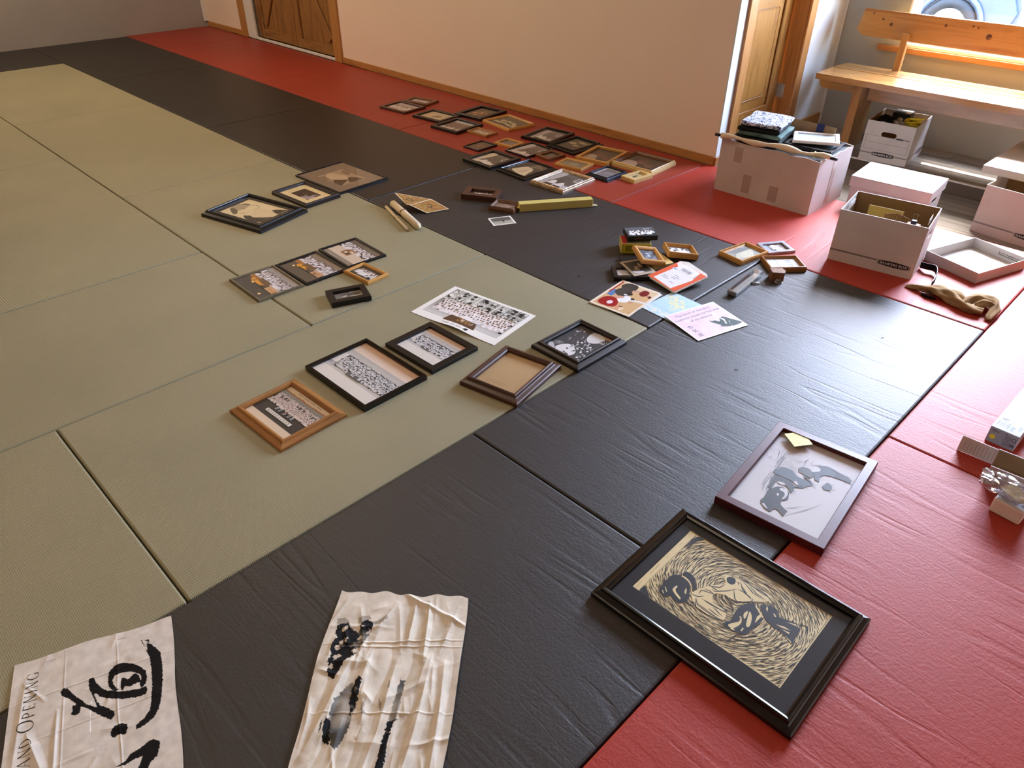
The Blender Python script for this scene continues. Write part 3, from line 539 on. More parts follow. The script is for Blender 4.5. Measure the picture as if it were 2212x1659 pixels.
ART_C=[
('out',[(-0.2684,0.069),(-0.2096,0.1253),(-0.1459,0.1851),(-0.0274,0.2839),(0.0183,0.2507),(0.1318,0.1013),(0.265,-0.0554),(0.027,-0.2967),(-0.0113,-0.2546),(-0.0462,-0.2036),(-0.1106,-0.1205),(-0.1776,-0.0375)]),
('k',[(-0.1821,-0.0007),(-0.1798,0.0158),(-0.1673,0.0237),(-0.1452,0.0184),(-0.1283,0.0264),(-0.146,0.0455),(-0.1425,0.0631),(-0.1264,0.0701),(-0.1072,0.0478),(-0.0992,0.0288),(-0.088,0.0045),(-0.0821,-0.0157),(-0.0814,-0.0321),(-0.085,-0.0486),(-0.0762,-0.0607),(-0.0687,-0.078),(-0.0602,-0.0898),(-0.0699,-0.0955),(-0.0885,-0.094),(-0.0982,-0.0831),(-0.1143,-0.0741),(-0.1231,-0.0574),(-0.145,-0.0446),(-0.1532,-0.0217),(-0.1678,-0.0184)]),
('g',[(-0.1999,0.0095),(-0.1924,0.0243),(-0.1756,0.0294),(-0.164,0.0248),(-0.1798,0.0158),(-0.1812,0.0003)]),
('g',[(-0.1628,0.0472),(-0.1562,0.073),(-0.1402,0.075),(-0.1429,0.0533),(-0.1479,0.0435)]),
('g',[(-0.1264,0.0701),(-0.1195,0.108),(-0.1108,0.1049),(-0.1117,0.078),(-0.1187,0.0662)]),
('w',[(-0.1371,-0.0388),(-0.1335,-0.0285),(-0.1211,-0.0336),(-0.1229,-0.0419),(-0.1301,-0.0427)]),
('w',[(-0.1414,-0.0231),(-0.1364,-0.0136),(-0.1278,-0.0227),(-0.1308,-0.0302)]),
('w',[(-0.1644,-0.0012),(-0.1638,0.018),(-0.1577,0.0172),(-0.1548,-0.0028)]),
('w',[(-0.1365,0.0388),(-0.1361,0.0485),(-0.1311,0.0466),(-0.1329,0.0378)]),
('w',[(-0.1171,-0.0599),(-0.1114,-0.0433),(-0.1013,-0.0438),(-0.1042,-0.0575),(-0.1025,-0.0664),(-0.1073,-0.0585)]),
('w',[(-0.0982,-0.0831),(-0.1027,-0.0709),(-0.0878,-0.0746),(-0.092,-0.081)]),
('w',[(-0.0954,-0.0161),(-0.0899,0.0026),(-0.0842,0.0018),(-0.0853,-0.0103),(-0.0846,-0.0204)]),
('w',[(-0.1163,0.0114),(-0.1165,0.0247),(-0.1097,0.0248),(-0.1099,0.0134)]),
('w',[(-0.1151,0.0352),(-0.1144,0.0497),(-0.1082,0.0468),(-0.1083,0.0353)]),
('w',[(-0.1372,-0.0099),(-0.1341,-0.0023),(-0.1251,-0.0133),(-0.1293,-0.0153)]),
('m',[(-0.0178,-0.118),(-0.0267,-0.0759),(-0.0242,-0.0654),(0.0287,-0.09),(0.0437,-0.1124),(0.0622,-0.1339),(0.0726,-0.1554),(0.084,-0.1856),(0.065,-0.1842),(0.0211,-0.1611),(0.0024,-0.1431)]),
('k',[(0.0474,-0.1951),(0.0142,-0.1681),(0.0066,-0.1574),(0.0201,-0.1547),(0.0553,-0.1801),(0.0616,-0.1876)]),
('k',[(0.0164,-0.1025),(-0.0215,-0.0626),(-0.0258,-0.0426),(-0.0089,-0.0498),(0.0179,-0.0779),(0.0362,-0.1013),(0.0402,-0.1159)]),
('k',[(0.0235,-0.1876),(0.0126,-0.177),(0.0069,-0.1627),(0.0152,-0.1744),(0.0259,-0.1869)]),
('m',[(0.0482,0.0204),(0.0577,0.026),(0.1147,-0.0403),(0.1231,-0.0575),(0.1137,-0.0671),(0.0865,-0.0312)]),
('k',[(0.1137,-0.0671),(0.1211,-0.056),(0.1375,-0.079),(0.1621,-0.1064),(0.1898,-0.1386),(0.1776,-0.1509),(0.14,-0.1046)]),
('k',[(0.1154,-0.0745),(0.1116,-0.0656),(0.1248,-0.0404),(0.1219,-0.0551)]),
('g',[(0.0401,-0.086),(0.0343,-0.0728),(0.0502,-0.0871),(0.0612,-0.089),(0.0565,-0.0976)]),
('g',[(0.0528,-0.0463),(0.0585,-0.0444),(0.0755,-0.0539),(0.0847,-0.0652),(0.0797,-0.0646)]),
('g',[(0.0352,-0.005),(0.0342,0.0021),(0.0519,-0.016),(0.0469,-0.017)]),
]
ART_H=[
('in',[(-0.102,-0.143),(-0.1106,0.1293),(0.1077,0.1398),(0.1204,-0.1361)]),
('hand',[(0.0113,0.0103),(0.0112,0.0139),(0.0227,0.013),(0.0182,0.0309),(0.0408,0.0434),(0.0174,0.0596),(0.0146,0.0657),(0.0271,0.0627),(0.0076,0.0754),(0.0161,0.0914),(0.0332,0.097),(0.0553,0.1121),(0.0871,0.1345),(0.0917,0.0691),(0.0857,0.0724),(0.0861,0.0511),(0.067,0.0152),(0.0662,0.0321),(0.0491,0.022),(0.0289,0.0099),(0.0194,0.0067)]),
('w',[(0.0168,0.066),(0.0275,0.0787),(0.0463,0.0687),(0.066,0.0612),(0.0623,0.0542),(0.0375,0.0673),(0.0227,0.0619)]),
('w',[(0.0521,0.0798),(0.0493,0.0894),(0.0537,0.0865),(0.0583,0.0765),(0.0705,0.077),(0.0705,0.0734)]),
]
ART_G1=[
('in',[(-0.1732,-0.0943),(-0.1784,0.1289),(0.1322,0.1197),(0.138,-0.0988)]),
('s1',[(-0.1546,-0.0426),(-0.1782,-0.0025),(-0.1776,0.0349),(-0.1516,0.0648),(-0.1101,0.0763),(-0.0953,0.0392),(-0.0841,0.0096),(-0.098,-0.0079),(-0.0943,-0.0415),(-0.108,-0.0588)]),
('s2',[(-0.1576,0.0471),(-0.1516,0.0648),(-0.1101,0.0763),(-0.1044,0.0593),(-0.1391,0.0492)]),
('s2',[(-0.1616,-0.0289),(-0.1503,-0.0128),(-0.101,-0.0278),(-0.0654,-0.068),(-0.0824,-0.0784),(-0.1236,-0.0595)]),
('l',[(-0.0928,0.0407),(-0.0957,0.0666),(-0.0732,0.0803),(-0.0407,0.0727),(-0.0332,0.0499),(-0.0554,0.0363)]),
('l',[(-0.098,-0.0079),(-0.0974,0.0105),(-0.0846,0.0138)]),
('l',[(-0.029,0.0074),(-0.029,0.0344),(-0.0208,0.0575)]),
('l',[(-0.072,-0.0544),(-0.0516,-0.0508),(-0.033,-0.0306),(-0.031,-0.0116)]),
('l',[(-0.0528,0.0108),(-0.0322,-0.0124)]),
('l',[(-0.0848,-0.0799),(-0.0612,-0.0829)]),
('d',[(-0.0232,-0.064),(-0.0075,-0.0544),(0.0119,-0.0425),(0.0306,-0.0527),(0.0558,-0.0502),(0.0723,-0.0358),(0.1085,-0.0137),(0.1342,0.015),(0.1382,-0.0953),(0.0342,-0.0934),(0.008,-0.0838)]),
('d',[(0.0544,0.0586),(0.065,0.0875),(0.127,0.121),(0.127,0.0455)]),
('beard',[(-0.02,-0.0049),(-0.0208,0.0575),(0.0252,0.0676),(0.0667,0.0661),(0.1197,0.041),(0.1218,0.0118),(0.1037,-0.0166),(0.063,-0.0458),(0.0251,-0.0475)]),
]
ART_G3=[
('in',[(-0.1233,-0.0908),(-0.141,0.1033),(0.1058,0.0911),(0.1114,-0.0911)]),
('f',[(-0.0976,-0.0523),(-0.1241,-0.0202),(-0.1166,0.0043),(-0.0859,0.0161),(-0.0468,0.0388),(0.0203,0.0312),(0.048,0.0014),(0.0195,-0.0326),(-0.0147,-0.058),(-0.0497,-0.0703)]),
('d',[(-0.0106,-0.0611),(0.0505,0.0038),(0.111,-0.0887),(0.0326,-0.0888)]),
('d',[(0.0219,0.0256),(0.0247,0.0495),(0.1033,0.0887),(0.1033,0.0537),(0.1087,-0.0236),(0.0505,0.0038)]),
('l',[(-0.0782,-0.0197),(-0.0571,-0.0139)]),
('l',[(-0.0773,0.0098),(-0.0654,0.0355),(-0.0325,0.0237)]),
('s',[(-0.1169,0.0742),(-0.0636,0.0954),(-0.0194,0.0791),(-0.0129,0.0566),(-0.0637,0.0516)]),
('s',[(-0.122,-0.0896),(-0.1027,-0.0571),(-0.0405,-0.0686),(0.0099,-0.0762),(-0.0515,-0.0859)]),
]
# ================================================================== THE SETTING
def struct(o): o['kind'] = 'structure'; return o
H = 2.75; YN = 2.0; YW = 3.44; XW = -8.05; XE = 3.6; YS = -6.0; XA = -.95

# floor: base slabs, judo mats and laminate planks
bm = bmesh.new()
bm_box(bm, XW - .1, XE + .1, YS - .1, 2.0, -.16, -.05)
bm_box(bm, XA - .6, XE + .1, 2.0, 2.84, -.16, -.092); bm_box(bm, -7.5, -4.8, 2.0, 2.45, -.16, -.002)
bm_box(bm, XA - .6, XE + .1, 2.8403, 3.62, -.16, -.012)
floor = struct(bm_obj('floor', bm, 'backing'))
mat_mesh = {}
def judo_mat(x0, x1, y0, y1, m):
    g = .0022; lx, ly = x1 - x0, y1 - y0; along_y = ly > lx; a, b = (ly, lx) if along_y else (lx, ly)
    if min(lx, ly) > 1.01 : along_y = False; a, b = lx, ly
    key = (round(a, 3), round(b, 3), m)
    if key not in mat_mesh:
        bm = bmesh.new(); bm_box(bm, -a / 2 + g, a / 2 - g, -b / 2 + g, b / 2 - g, -.05, 0, .007, 2)
        o = bm_obj('tatami_mat', bm, m, floor); mat_mesh[key] = o.data
    else:
        o = bpy.data.objects.new('tatami_mat', mat_mesh[key]); C.objects.link(o); o.parent = floor
    o.location = ((x0 + x1) / 2 + rnd.uniform(-.001, .001), (y0 + y1) / 2 + rnd.uniform(-.001, .001), 0); o.rotation_euler = (0, 0, PI / 2 if along_y else 0)
    return o
rnd = random.Random(5)
for y in (-2, -4, -6): judo_mat(-1, 0, y, y + 2, 'green')
for x in (-3, -5, -7): judo_mat(x, x + 2, -1, 0, 'green')
for y in (-3, -5): judo_mat(-2, -1, y, y + 2, 'green')
for x in (-4, -6):
    for y in (-2, -3, -4, -5): judo_mat(x, x + 2, y, y + 1, 'green')
for y in (-3, -5): judo_mat(-7, -6, y, y + 2, 'green')
for y in (-2, -4, -6): judo_mat(-8, -7, y, y + 2, 'smoothblack')
for x in (-8, -6, -4): judo_mat(x, x + 2, 0, 1, 'smoothblack')
judo_mat(-2, 0, 0, 1, 'blackmat')
for y in (-1, -3, -5): judo_mat(0, 1, y, y + 2, 'blackmat')
judo_mat(-8.04, -7, 1, 1.985, 'smoothred')
for x in (-7, -5): judo_mat(x, x + 2, 1, 1.985, 'smoothred')
judo_mat(-3, -1, 1, 1.985, 'smoothred'); judo_mat(-1, 1, 1, 2.0, 'redmat')
for y in (0, -2, -4, -6): judo_mat(1, 2, y, y + 2, 'redmat')
for y in (0, -2, -4): judo_mat(2, 3, y, y + 2, 'redmat')
def planks(y0, y1, z, seed, w=.142):
    r = random.Random(seed); y = y1
    while y > y0 + .005:
        ya = max(y0, y - w); x = XA - r.uniform(0, .9)
        while x < XE:
            xb = min(XE, x + 1.22); xa = max(XA, x)
            if xb - xa > .02: box('laminate_plank', -(xb - xa) / 2 + .0006, (xb - xa) / 2 - .0006, -(y - ya) / 2 + .0006, (y - ya) / 2 - .0006, -.011, 0, 'laminate', floor, .0012, loc=((xa + xb) / 2, (ya + y) / 2, z))
            x = xb if xb == XE else x + 1.22
        y = ya
planks(2.001, 2.832, -.08, 3); planks(2.842, 3.44, 0, 8)
box('step_riser', XA, XE, 2.833, 2.8395, -.08, -.004, 'riser', floor)
box('step_nosing', XA, XE, 2.826, 2.846, -.005, .0015, 'nosing', floor, .001)

# walls
bm = bmesh.new(); bm_box(bm, XW - .12, XW, YS - .1, 3.6, -.1, H); struct(bm_obj('wall_west', bm, 'paint_gray'))
bm = bmesh.new()
bm_box(bm, XW, -6.99, YN, YN + .12, -.1, H); bm_box(bm, -5.25, XA - .0125, YN, YN + .12, -.1, H); bm_box(bm, -7.4, -4.9, YN + .3, YN + .4, -.1, H); bm_box(bm, -7.4, -7.3, YN + .12, YN + .3, -.1, H); bm_box(bm, -5.0, -4.9, YN + .12, YN + .3, -.1, H); bm_box(bm, -6.99, -5.25, YN, YN + .12, 2.12, H)
wn = struct(bm_obj('wall_north', bm, 'paint_wall'))
bm = bmesh.new(); bm_box(bm, XA - .012, XA + .001, YN - .001, YN + .12, .0555, H); e = bm_obj('end_cap', bm, 'paint_white', wn); e['label'] = 'white painted end of the beige wall'
bm = bmesh.new()
bm_box(bm, XA - .12, XA - .0005, 2.1205, 2.17, -.1, H); bm_box(bm, XA - .12, XA, 2.91, 3.56, -.1, H); bm_box(bm, XA - .12, XA, 2.17, 2.91, 2.08, H); bm_box(bm, XA - .5, XA - .4, 2.1205, 3.56, -.1, H)
wa = struct(bm_obj('wall_alcove', bm, 'paint_white'))
W1 = (-.51, 1.12, .625, 2.3)
bm = bmesh.new()
for a, b, z0, z1 in ((XA - .1, W1[0], -.1, H), (W1[1], XE, -.1, H), (W1[0], W1[1], -.1, .60), (W1[0], W1[1], W1[3], H)):
    bm_box(bm, a, b, YW, YW + .14, z0, z1)
ww = struct(bm_obj('wall_window', bm, 'paint_alcove'))
box('corner_bead', XA, XA + .022, YW - .006, YW - .0005, 0, H, 'paint_white', ww)
bm = bmesh.new(); bm_box(bm, XE, XE + .1, YS, 3.6, -.1, H); struct(bm_obj('wall_east', bm, 'paint_wall'))
bm = bmesh.new(); bm_box(bm, XW, XE, YS - .1, YS, -.1, H); struct(bm_obj('wall_south', bm, 'paint_wall'))
bm = bmesh.new(); bm_box(bm, XW - .1, XE + .1, YS - .1, 3.6, H, H + .1); struct(bm_obj('ceiling', bm, 'ceiling'))

# baseboards and trim (one length = one object)
def trim(name, x0, x1, y0, y1, z0, z1, m='trimwood', bev=.002):
    """local X runs along the length so the grain follows"""
    if (y1 - y0) > (x1 - x0) and (y1 - y0) >= (z1 - z0): d = (y1 - y0, x1 - x0, z1 - z0); rot = (0, 0, PI / 2)
    elif (z1 - z0) > (x1 - x0): d = (z1 - z0, y1 - y0, x1 - x0); rot = (0, -PI / 2, 0)
    else: d = (x1 - x0, y1 - y0, z1 - z0); rot = (0, 0, 0)
    return box(name, -d[0] / 2, d[0] / 2, -d[1] / 2, d[1] / 2, -d[2] / 2, d[2] / 2, m, None, bev, loc=((x0 + x1) / 2, (y0 + y1) / 2, (z0 + z1) / 2), rot=rot)
struct(trim('baseboard_north', -5.18, XA - .001, YN - .013, YN - .0005, .0, .055))
struct(trim('baseboard_west', -8.04, -7.18, YN - .013, YN - .0005, .0, .055))
struct(trim('baseboard_corner', XA + .0005, XA + .012, YN - .012, YN + .085, .0015, .055, 'casing'))
struct(trim('baseboard_alcove', XA + .0005, XA + .014, 3.0, 3.43, .0, .085, 'trimwood'))
struct(trim('trim_1', -7.18, -7.06, YN - .022, YN - .0005, .0, 2.2, 'trimwood'))
struct(trim('trim_2', -5.30, -5.18, YN - .022, YN - .0005, .0, 2.2, 'trimwood'))
struct(trim('trim_3', -8.046, -8.03, YN - .05, YN - .0005, .056, H, 'paint_white'))
struct(trim('trim_4', -7.06, -6.88, YN - .004, YN + .02, .0, 2.2, 'paint_white'))
struct(trim('trim_5', -6.88, -5.30, YN - .006, YN + .02, .0, .022, 'paint_white'))
# rustic double doors
def barn_door(name, x0, x1, brace):
    d = struct(empty(name, (x0, YN + .05, .022)))
    w = x1 - x0; n = 5; bw = w / n; hh = 2.05
    for i in range(n):
        box('board', 0, hh, -.008, .008, -bw / 2 + .0015, bw / 2 - .0015, 'barnwood', d, .002, loc=((i + .5) * bw, .02, 0), rot=(0, -PI / 2, 0))
    for x in (.05, w - .05): box('stile', 0, hh, -.01, .01, -.05, .05, 'barnwood', d, .003, loc=(x, -.0, 0), rot=(0, -PI / 2, 0))
    for z in (.045, 1.0, hh - .05): box('rail', .1, w - .1, -.009, .009, -.045, .045, 'barnwood', d, .003, loc=(0, 0, z))
    xa, xb = (.10, w - .10) if brace > 0 else (w - .10, .10); dx, dz = xb - xa, .86; L_ = math.hypot(dx, dz) - .12
    box('brace', -L_ / 2, L_ / 2, -.009, .009, -.045, .045, 'barnwood', d, .003, loc=((xa + xb) / 2, 0, .09 + .43), rot=(0, -math.atan2(dz, dx), 0))
    return d
barn_door('door_1', -6.87, -6.095, 1); barn_door('door_2', -6.085, -5.31, -1)

# panelled door of the alcove
d3 = struct(empty('door_3', (XA - .115, 2.17, 0)))
box('door_leaf', -.03, 0, .0, .702, .0, 2.06, 'doorwood', d3, .002)
def dpiece(nm, y0, y1, z0, z1, x0, x1, vertical=True, bev=.004):
    if vertical: return box(nm, 0, z1 - z0, -(y1 - y0) / 2, (y1 - y0) / 2, -(x1 - x0) / 2, (x1 - x0) / 2, 'doorwood', d3, bev, loc=((x0 + x1) / 2, (y0 + y1) / 2, z0), rot=(0, -PI / 2, 0))
    return box(nm, -(y1 - y0) / 2, (y1 - y0) / 2, -(x1 - x0) / 2, (x1 - x0) / 2, 0, z1 - z0, 'doorwood', d3, bev, loc=((x0 + x1) / 2, (y0 + y1) / 2, z0), rot=(0, 0, PI / 2))
for y0, y1 in ((.002, .115), (.588, .701)): dpiece('stile', y0, y1, .0, 2.06, .001, .014)
for z0, z1 in ((.0, .235), (.93, 1.07), (1.95, 2.06)): dpiece('rail', .116, .587, z0, z1, .001, .0135, False)
for z0, z1 in ((.305, .86), (1.14, 1.88)): dpiece('raised_panel', .185, .52, z0, z1, .001, .013, True, .011)
# jambs, casing, hinges
struct(trim('trim_6', XA - .118, XA - .001, 2.885, 2.909, .0, 2.08, 'casing'))
struct(trim('trim_7', XA - .118, XA - .001, 2.171, 2.18, .0, 2.08, 'casing'))
struct(trim('trim_8', XA + .0005, XA + .018, 2.086, 2.175, .0, 2.15, 'casing', .003))
struct(trim('trim_9', XA + .0005, XA + .018, 2.885, 2.975, .0, 2.15, 'casing', .003))
def hinge(z):
    h = struct(empty('door_hinge', (XA - .112, 2.884, z)))
    box('hinge_leaf', 0, .052, -.0025, 0, 0, .09, 'steel', h, .001, loc=(.006, 0, 0)); box('hinge_leaf', -.030, -.004, -.0025, 0, 0, .09, 'steel', h, .001, loc=(.0, -.012, 0), rot=(0, 0, -.5))
    tube('hinge_barrel', [(0, -.006, -.002), (0, -.006, .092)], .006, 'steel', h, 10)
    for zz in (.015, .045, .075): tube('screw', [(.042, -.0024, zz), (.042, -.0042, zz)], .0045, 'steel', h, 8)
hinge(.268); hinge(1.05); hinge(1.8)

# windows
def window(name, x0, x1, z0, z1):
    w = struct(empty(name, (x0, YW + .07, z0)))
    W_, H_ = x1 - x0, z1 - z0; f = .035
    for nm, a in (('jamb', (0, f, 0, H_)), ('jamb', (W_ - f, W_, 0, H_)), ('sash_rail', (f, W_ - f, 0, f)), ('sash_rail', (f, W_ - f, H_ - f, H_)), ('mullion', (W_ / 2 - .02, W_ / 2 + .02, f, H_ - f))):
        box(nm, a[0] + .0004, a[1] - .0004, -.02, .05, a[2] + .0004, a[3] - .0004, 'white_metal', w, .003)
    for a, b in ((f, W_ / 2 - .02), (W_ / 2 + .02, W_ - f)): mesh('window_pane', [(a, .012, f), (b, .012, f), (b, .012, H_ - f), (a, .012, H_ - f)], [(0, 1, 2, 3)], 'pane', w)
    box('window_stool', -.0, W_, -.072, .0, -.024, -.001, 'white_metal', w, .002)
    box('reveal', .0, .012, -.0698, -.021, .0, H_, 'paint_white', w)
    portal(x0, x1, z0, z1, YW + .15)
window('window_1', *W1)
struct(trim('trim_10', -.650, 1.26, YW - .022, YW - .0005, .566, .601, 'casing'))

# outside: ground, added eave, parked car, low building
bm = bmesh.new(); bm_box(bm, -40, 40, 3.6, 60, -.5, -.3); struct(bm_obj('ground', bm, 'gravel'))
bm = bmesh.new(); bm_box(bm, -9, 5, 3.62, 3.98, 2.42, 2.5); struct(bm_obj('added_eave', bm, 'exterior'))  # unseen eave, added to keep direct sun off the lower floor

def car():
    r = empty('parked_car', (-3.2, 9.35, -.3), 0, 'silver blue car parked on the gravel outside the window', 'car')
    prof = [(-2.1, .30), (2.1, .28), (2.18, .55), (2.05, .82), (1.2, .95), (.55, 1.42), (-1.1, 1.45), (-1.9, .98), (-2.2, .85)]
    bm = bmesh.new(); n = len(prof)
    a = [bm.verts.new((x, -.8, z)) for x, z in prof]; b = [bm.verts.new((x, .9, z)) for x, z in prof]
    for i in range(n): j = (i + 1) % n; bm.faces.new((a[i], a[j], b[j], b[i]))
    bm.faces.new(a); bm.faces.new(b[::-1]); bmesh.ops.bevel(bm, geom=list(bm.edges), offset=.05, segments=2, affect='EDGES')
    bm_obj('body', bm, 'car_paint', r)
    prism('side_window', [(.95, .98), (.5, 1.34), (-.15, 1.36), (-.15, .98)], -.01, .01, 'car_glass', r, (0, -.812, 0), (PI / 2, 0, 0))
    prism('side_window', [(-.22, .98), (-.22, 1.36), (-1.05, 1.36), (-1.5, 1.0)], -.01, .01, 'car_glass', r, (0, -.812, 0), (PI / 2, 0, 0))
    prism('lower_sill', [(-1.0, .24), (1.0, .24), (1.0, .34), (-1.0, .34)], -.012, .012, 'black_plastic', r, (0, -.815, 0), (PI / 2, 0, 0))
    for x in (1.42, -1.38):
        w = empty('wheel', (x, -.80, .33)); w.parent = r
        tube('tyre', [(.27 * math.cos(t * PI / 12), 0, .27 * math.sin(t * PI / 12)) for t in range(24)], .065, 'rubber', w, 8, closed=True, radii=None)
        tube('rim', [(0, -.03, 0), (0, .05, 0)], .215, 'steel', w, 24)
        for k in range(5): box('spoke', .03, .2, -.05, -.031, -.02, .02, 'white_metal', w, .004, rot=(0, k * 2 * PI / 5, 0))
        tube('wheel_arch', [(.38 * math.cos(t * PI / 12), -.02, .38 * math.sin(t * PI / 12)) for t in range(0, 13)], .035, 'car_paint', r, 6, loc=(x, -.8, .33))
car()
bm = bmesh.new(); bm_box(bm, -34, 10, 24, 30, -.3, 4.2); 
shed = bm_obj('outbuilding', bm, 'exterior'); tag(shed, 'pale rendered building far beyond the parked car', 'building')
prism('roof', [(-34.5, 23.5), (10.5, 23.5), (10.5, 30.5), (-34.5, 30.5)], 4.2, 4.4, 'riser', shed)

# ceiling lamps of the hall (out of frame)
def lamp(x, y, where, f=1):
    r = empty('ceiling_light', (x, y, H), 0, 'white ceiling light panel ' + where, 'ceiling light', 'ceiling light panels of the hall')
    box('housing', -.62, .62, -.16, .16, -.06, -.001, 'white_metal', r, .004); box('diffuser', -.6, .6, -.14, .14, -.064, -.0605, 'lamp', r)
    o = light('lamp_light', 'AREA', (0, 0, -.07), 29 * f, (1, .80, .60), shape='RECTANGLE', size=1.2, size_y=.28); o.parent = r
for x, y, t_ in ((-6.8, -1.0, 'over the far black mats near the grey wall'), (-5.5, .3, 'over the middle of the long black mat strip'), (-2.7, -.3, 'over the middle of the green mats'), (-6.8, -3.8, 'in the far left corner of the hall'), (-.2, -3.0, 'above the banner and the painted cloth')): lamp(x, y, t_, .6 if x > -1 else 1)

# ------------------------------------------------------------------ bench
bench = empty('wooden_bench', (-.22, 3.05, 0), 0, 'varnished pine bench with a single-board backrest standing below the window', 'bench')
def bprism(nm, pts, t0, t1, plane, loc=(0, 0, 0)):
    """outline in local plane with grain along X"""
    if plane == 'xy': return prism(nm, pts, t0, t1, 'benchwood', bench, loc)
    return prism(nm, pts, t0, t1, 'benchwood', bench, loc, (PI / 2, 0, 0))
Z1 = .48; xl = -.55; xr = 1.9
def board(y0, y1, c0, c1, x0): return [(x0 + c0, y0), (xr - c0, y0), (xr - c1, y1), (x0 + c1, y1)]
s1 = bprism('seat_board', [(xl, -.235), (xr, -.235), (xr - .012, .022), (xl - .012, .022)], Z1 - .036, Z1, 'xy')
s2 = bprism('seat_board', [(xl - .012, .037), (xr - .012, .037), (xr - .05, .235), (xl + .0, .235)], Z1 - .036, Z1, 'xy')
bk = bprism('backrest', [(xl - .02 + .05, .657), (xl - .02 + .03, .646 + .01), (xl - .04, .69), (xl - .015, .822), (xr + .015, .822), (xr + .04, .69), (xr - .02, .65)], -.014, .014, 'xz', (.03, .285, 0))
for (kx, kz, kr) in ((-.50, .80, .006), (-.43, .77, .007), (-.37, .745, .010), (-.03, .775, .008), (.13, .79, .006), (.16, .785, .005), (.235, .742, .016)):
    tube('knot', [(kx + .03, .2705, kz), (kx + .03, .2685, kz)], kr, 'knot', bench, 10)
for x in (-.21, 1.55):
    P1 = [(x, .225, .36), (x, .262, .70)]
    bm = bmesh.new(); bm_box(bm, -.02, .38, -.016, .016, -.021, .021, .002)
    bm_obj('back_post', bm, 'benchwood', bench, (x, .232, .33), (0, -PI / 2, 0)).rotation_euler = (math.radians(-5), -PI / 2, 0)
    bm = bmesh.new(); bm_box(bm, 0, Z1 - .037, -.115, .115, -.028, .028, .002)
    bm_obj('leg', bm, 'benchwood', bench, (x - .09, -.0, 0), (0, -PI / 2, 0))
    # short cross piece under the seat
    s_ = -1 if x < 0 else 1
    pts = [(-.13, -.05), (-.105, -.082), (.12, -.082), (.12, 0), (-.13, 0)]
    o = prism('cross_piece', [(a * 1.0, b) for a, b in pts] if s_ < 0 else [(-a, b) for a, b in pts][::-1], -.012, .012, 'benchwood', bench, (x - .105 - s_ * 0 + (-.14 if s_ < 0 else .14), -.06, Z1 - .038), (PI / 2, 0, 0))
box('stretcher', -.26, 1.43, -.014, .014, 0, .085, 'benchwood', bench, .002, loc=(0, .0, Z1 - .16))
box('ledger', -.24, 1.4, -.01, .01, 0, .02, 'benchwood', bench, .002, loc=(0, -.10, Z1 - .058))

# ================================================================== PICTURE FRAMES
PROF = {
 'flat': [(0, 0), (0, .92), (.05, 1), (.95, 1), (1, .94), (1, 0)],
 'round': [(0, 0), (0, .6), (.1, .86), (.3, 1), (.6, .97), (.85, .8), (1, .62), (1, 0)],
 'step': [(0, 0), (0, .72), (.08, .8), (.16, .98), (.46, 1), (.56, .8), (.6, .66), (.8, .62), (.84, .5), (1, .46), (1, 0)],
 'scoop': [(0, 0), (0, .5), (.06, .6), (.12, .62), (.2, .86), (.34, .99), (.5, .93), (.7, .68), (.82, .6), (.86, .66), (.93, .64), (1, .5), (1, 0)],
 'out': [(0, 0), (0, .42), (.1, .5), (.42, .62), (.5, .7), (.55, .92), (.68, 1), (.82, .94), (.86, .84), (1, .72), (1, 0)],
 'thin': [(0, 0), (0, .9), (.2, 1), (.8, 1), (1, .85), (1, 0)]}
def rail_mesh(L_, fw, h, prof):
    P_ = PROF[prof]; n = len(P_); vs = []
    for s in (-1, 1):
        for t_, z in P_: vs.append((s * (L_ / 2 - t_ * fw), t_ * fw, z * h))
    fs = [(i, (i + 1) % n, (i + 1) % n + n, i + n) for i in range(n)] + [tuple(range(n))[::-1], tuple(range(n, 2 * n))]
    return vs, fs
def ring(name, w, l, ow, ol, z0, z1, m, parent, cx=0, cy=0):
    o = [(-w / 2, -l / 2), (w / 2, -l / 2), (w / 2, l / 2), (-w / 2, l / 2)]; b = [(cx - ow / 2, cy - ol / 2), (cx + ow / 2, cy - ol / 2), (cx + ow / 2, cy + ol / 2), (cx - ow / 2, cy + ol / 2)]
    k = .0012; bb = [(cx - ow / 2 + k, cy - ol / 2 + k), (cx + ow / 2 - k, cy - ol / 2 + k), (cx + ow / 2 - k, cy + ol / 2 - k), (cx - ow / 2 + k, cy + ol / 2 - k)]
    vs = [(x, y, z1) for x, y in o] + [(x, y, z1) for x, y in b] + [(x, y, z0) for x, y in bb]
    fs = [(i, (i + 1) % 4, (i + 1) % 4 + 4, i + 4) for i in range(4)] + [(i + 4, (i + 1) % 4 + 4, (i + 1) % 4 + 8, i + 8) for i in range(4)]
    return mesh(name, vs, fs, m, parent)
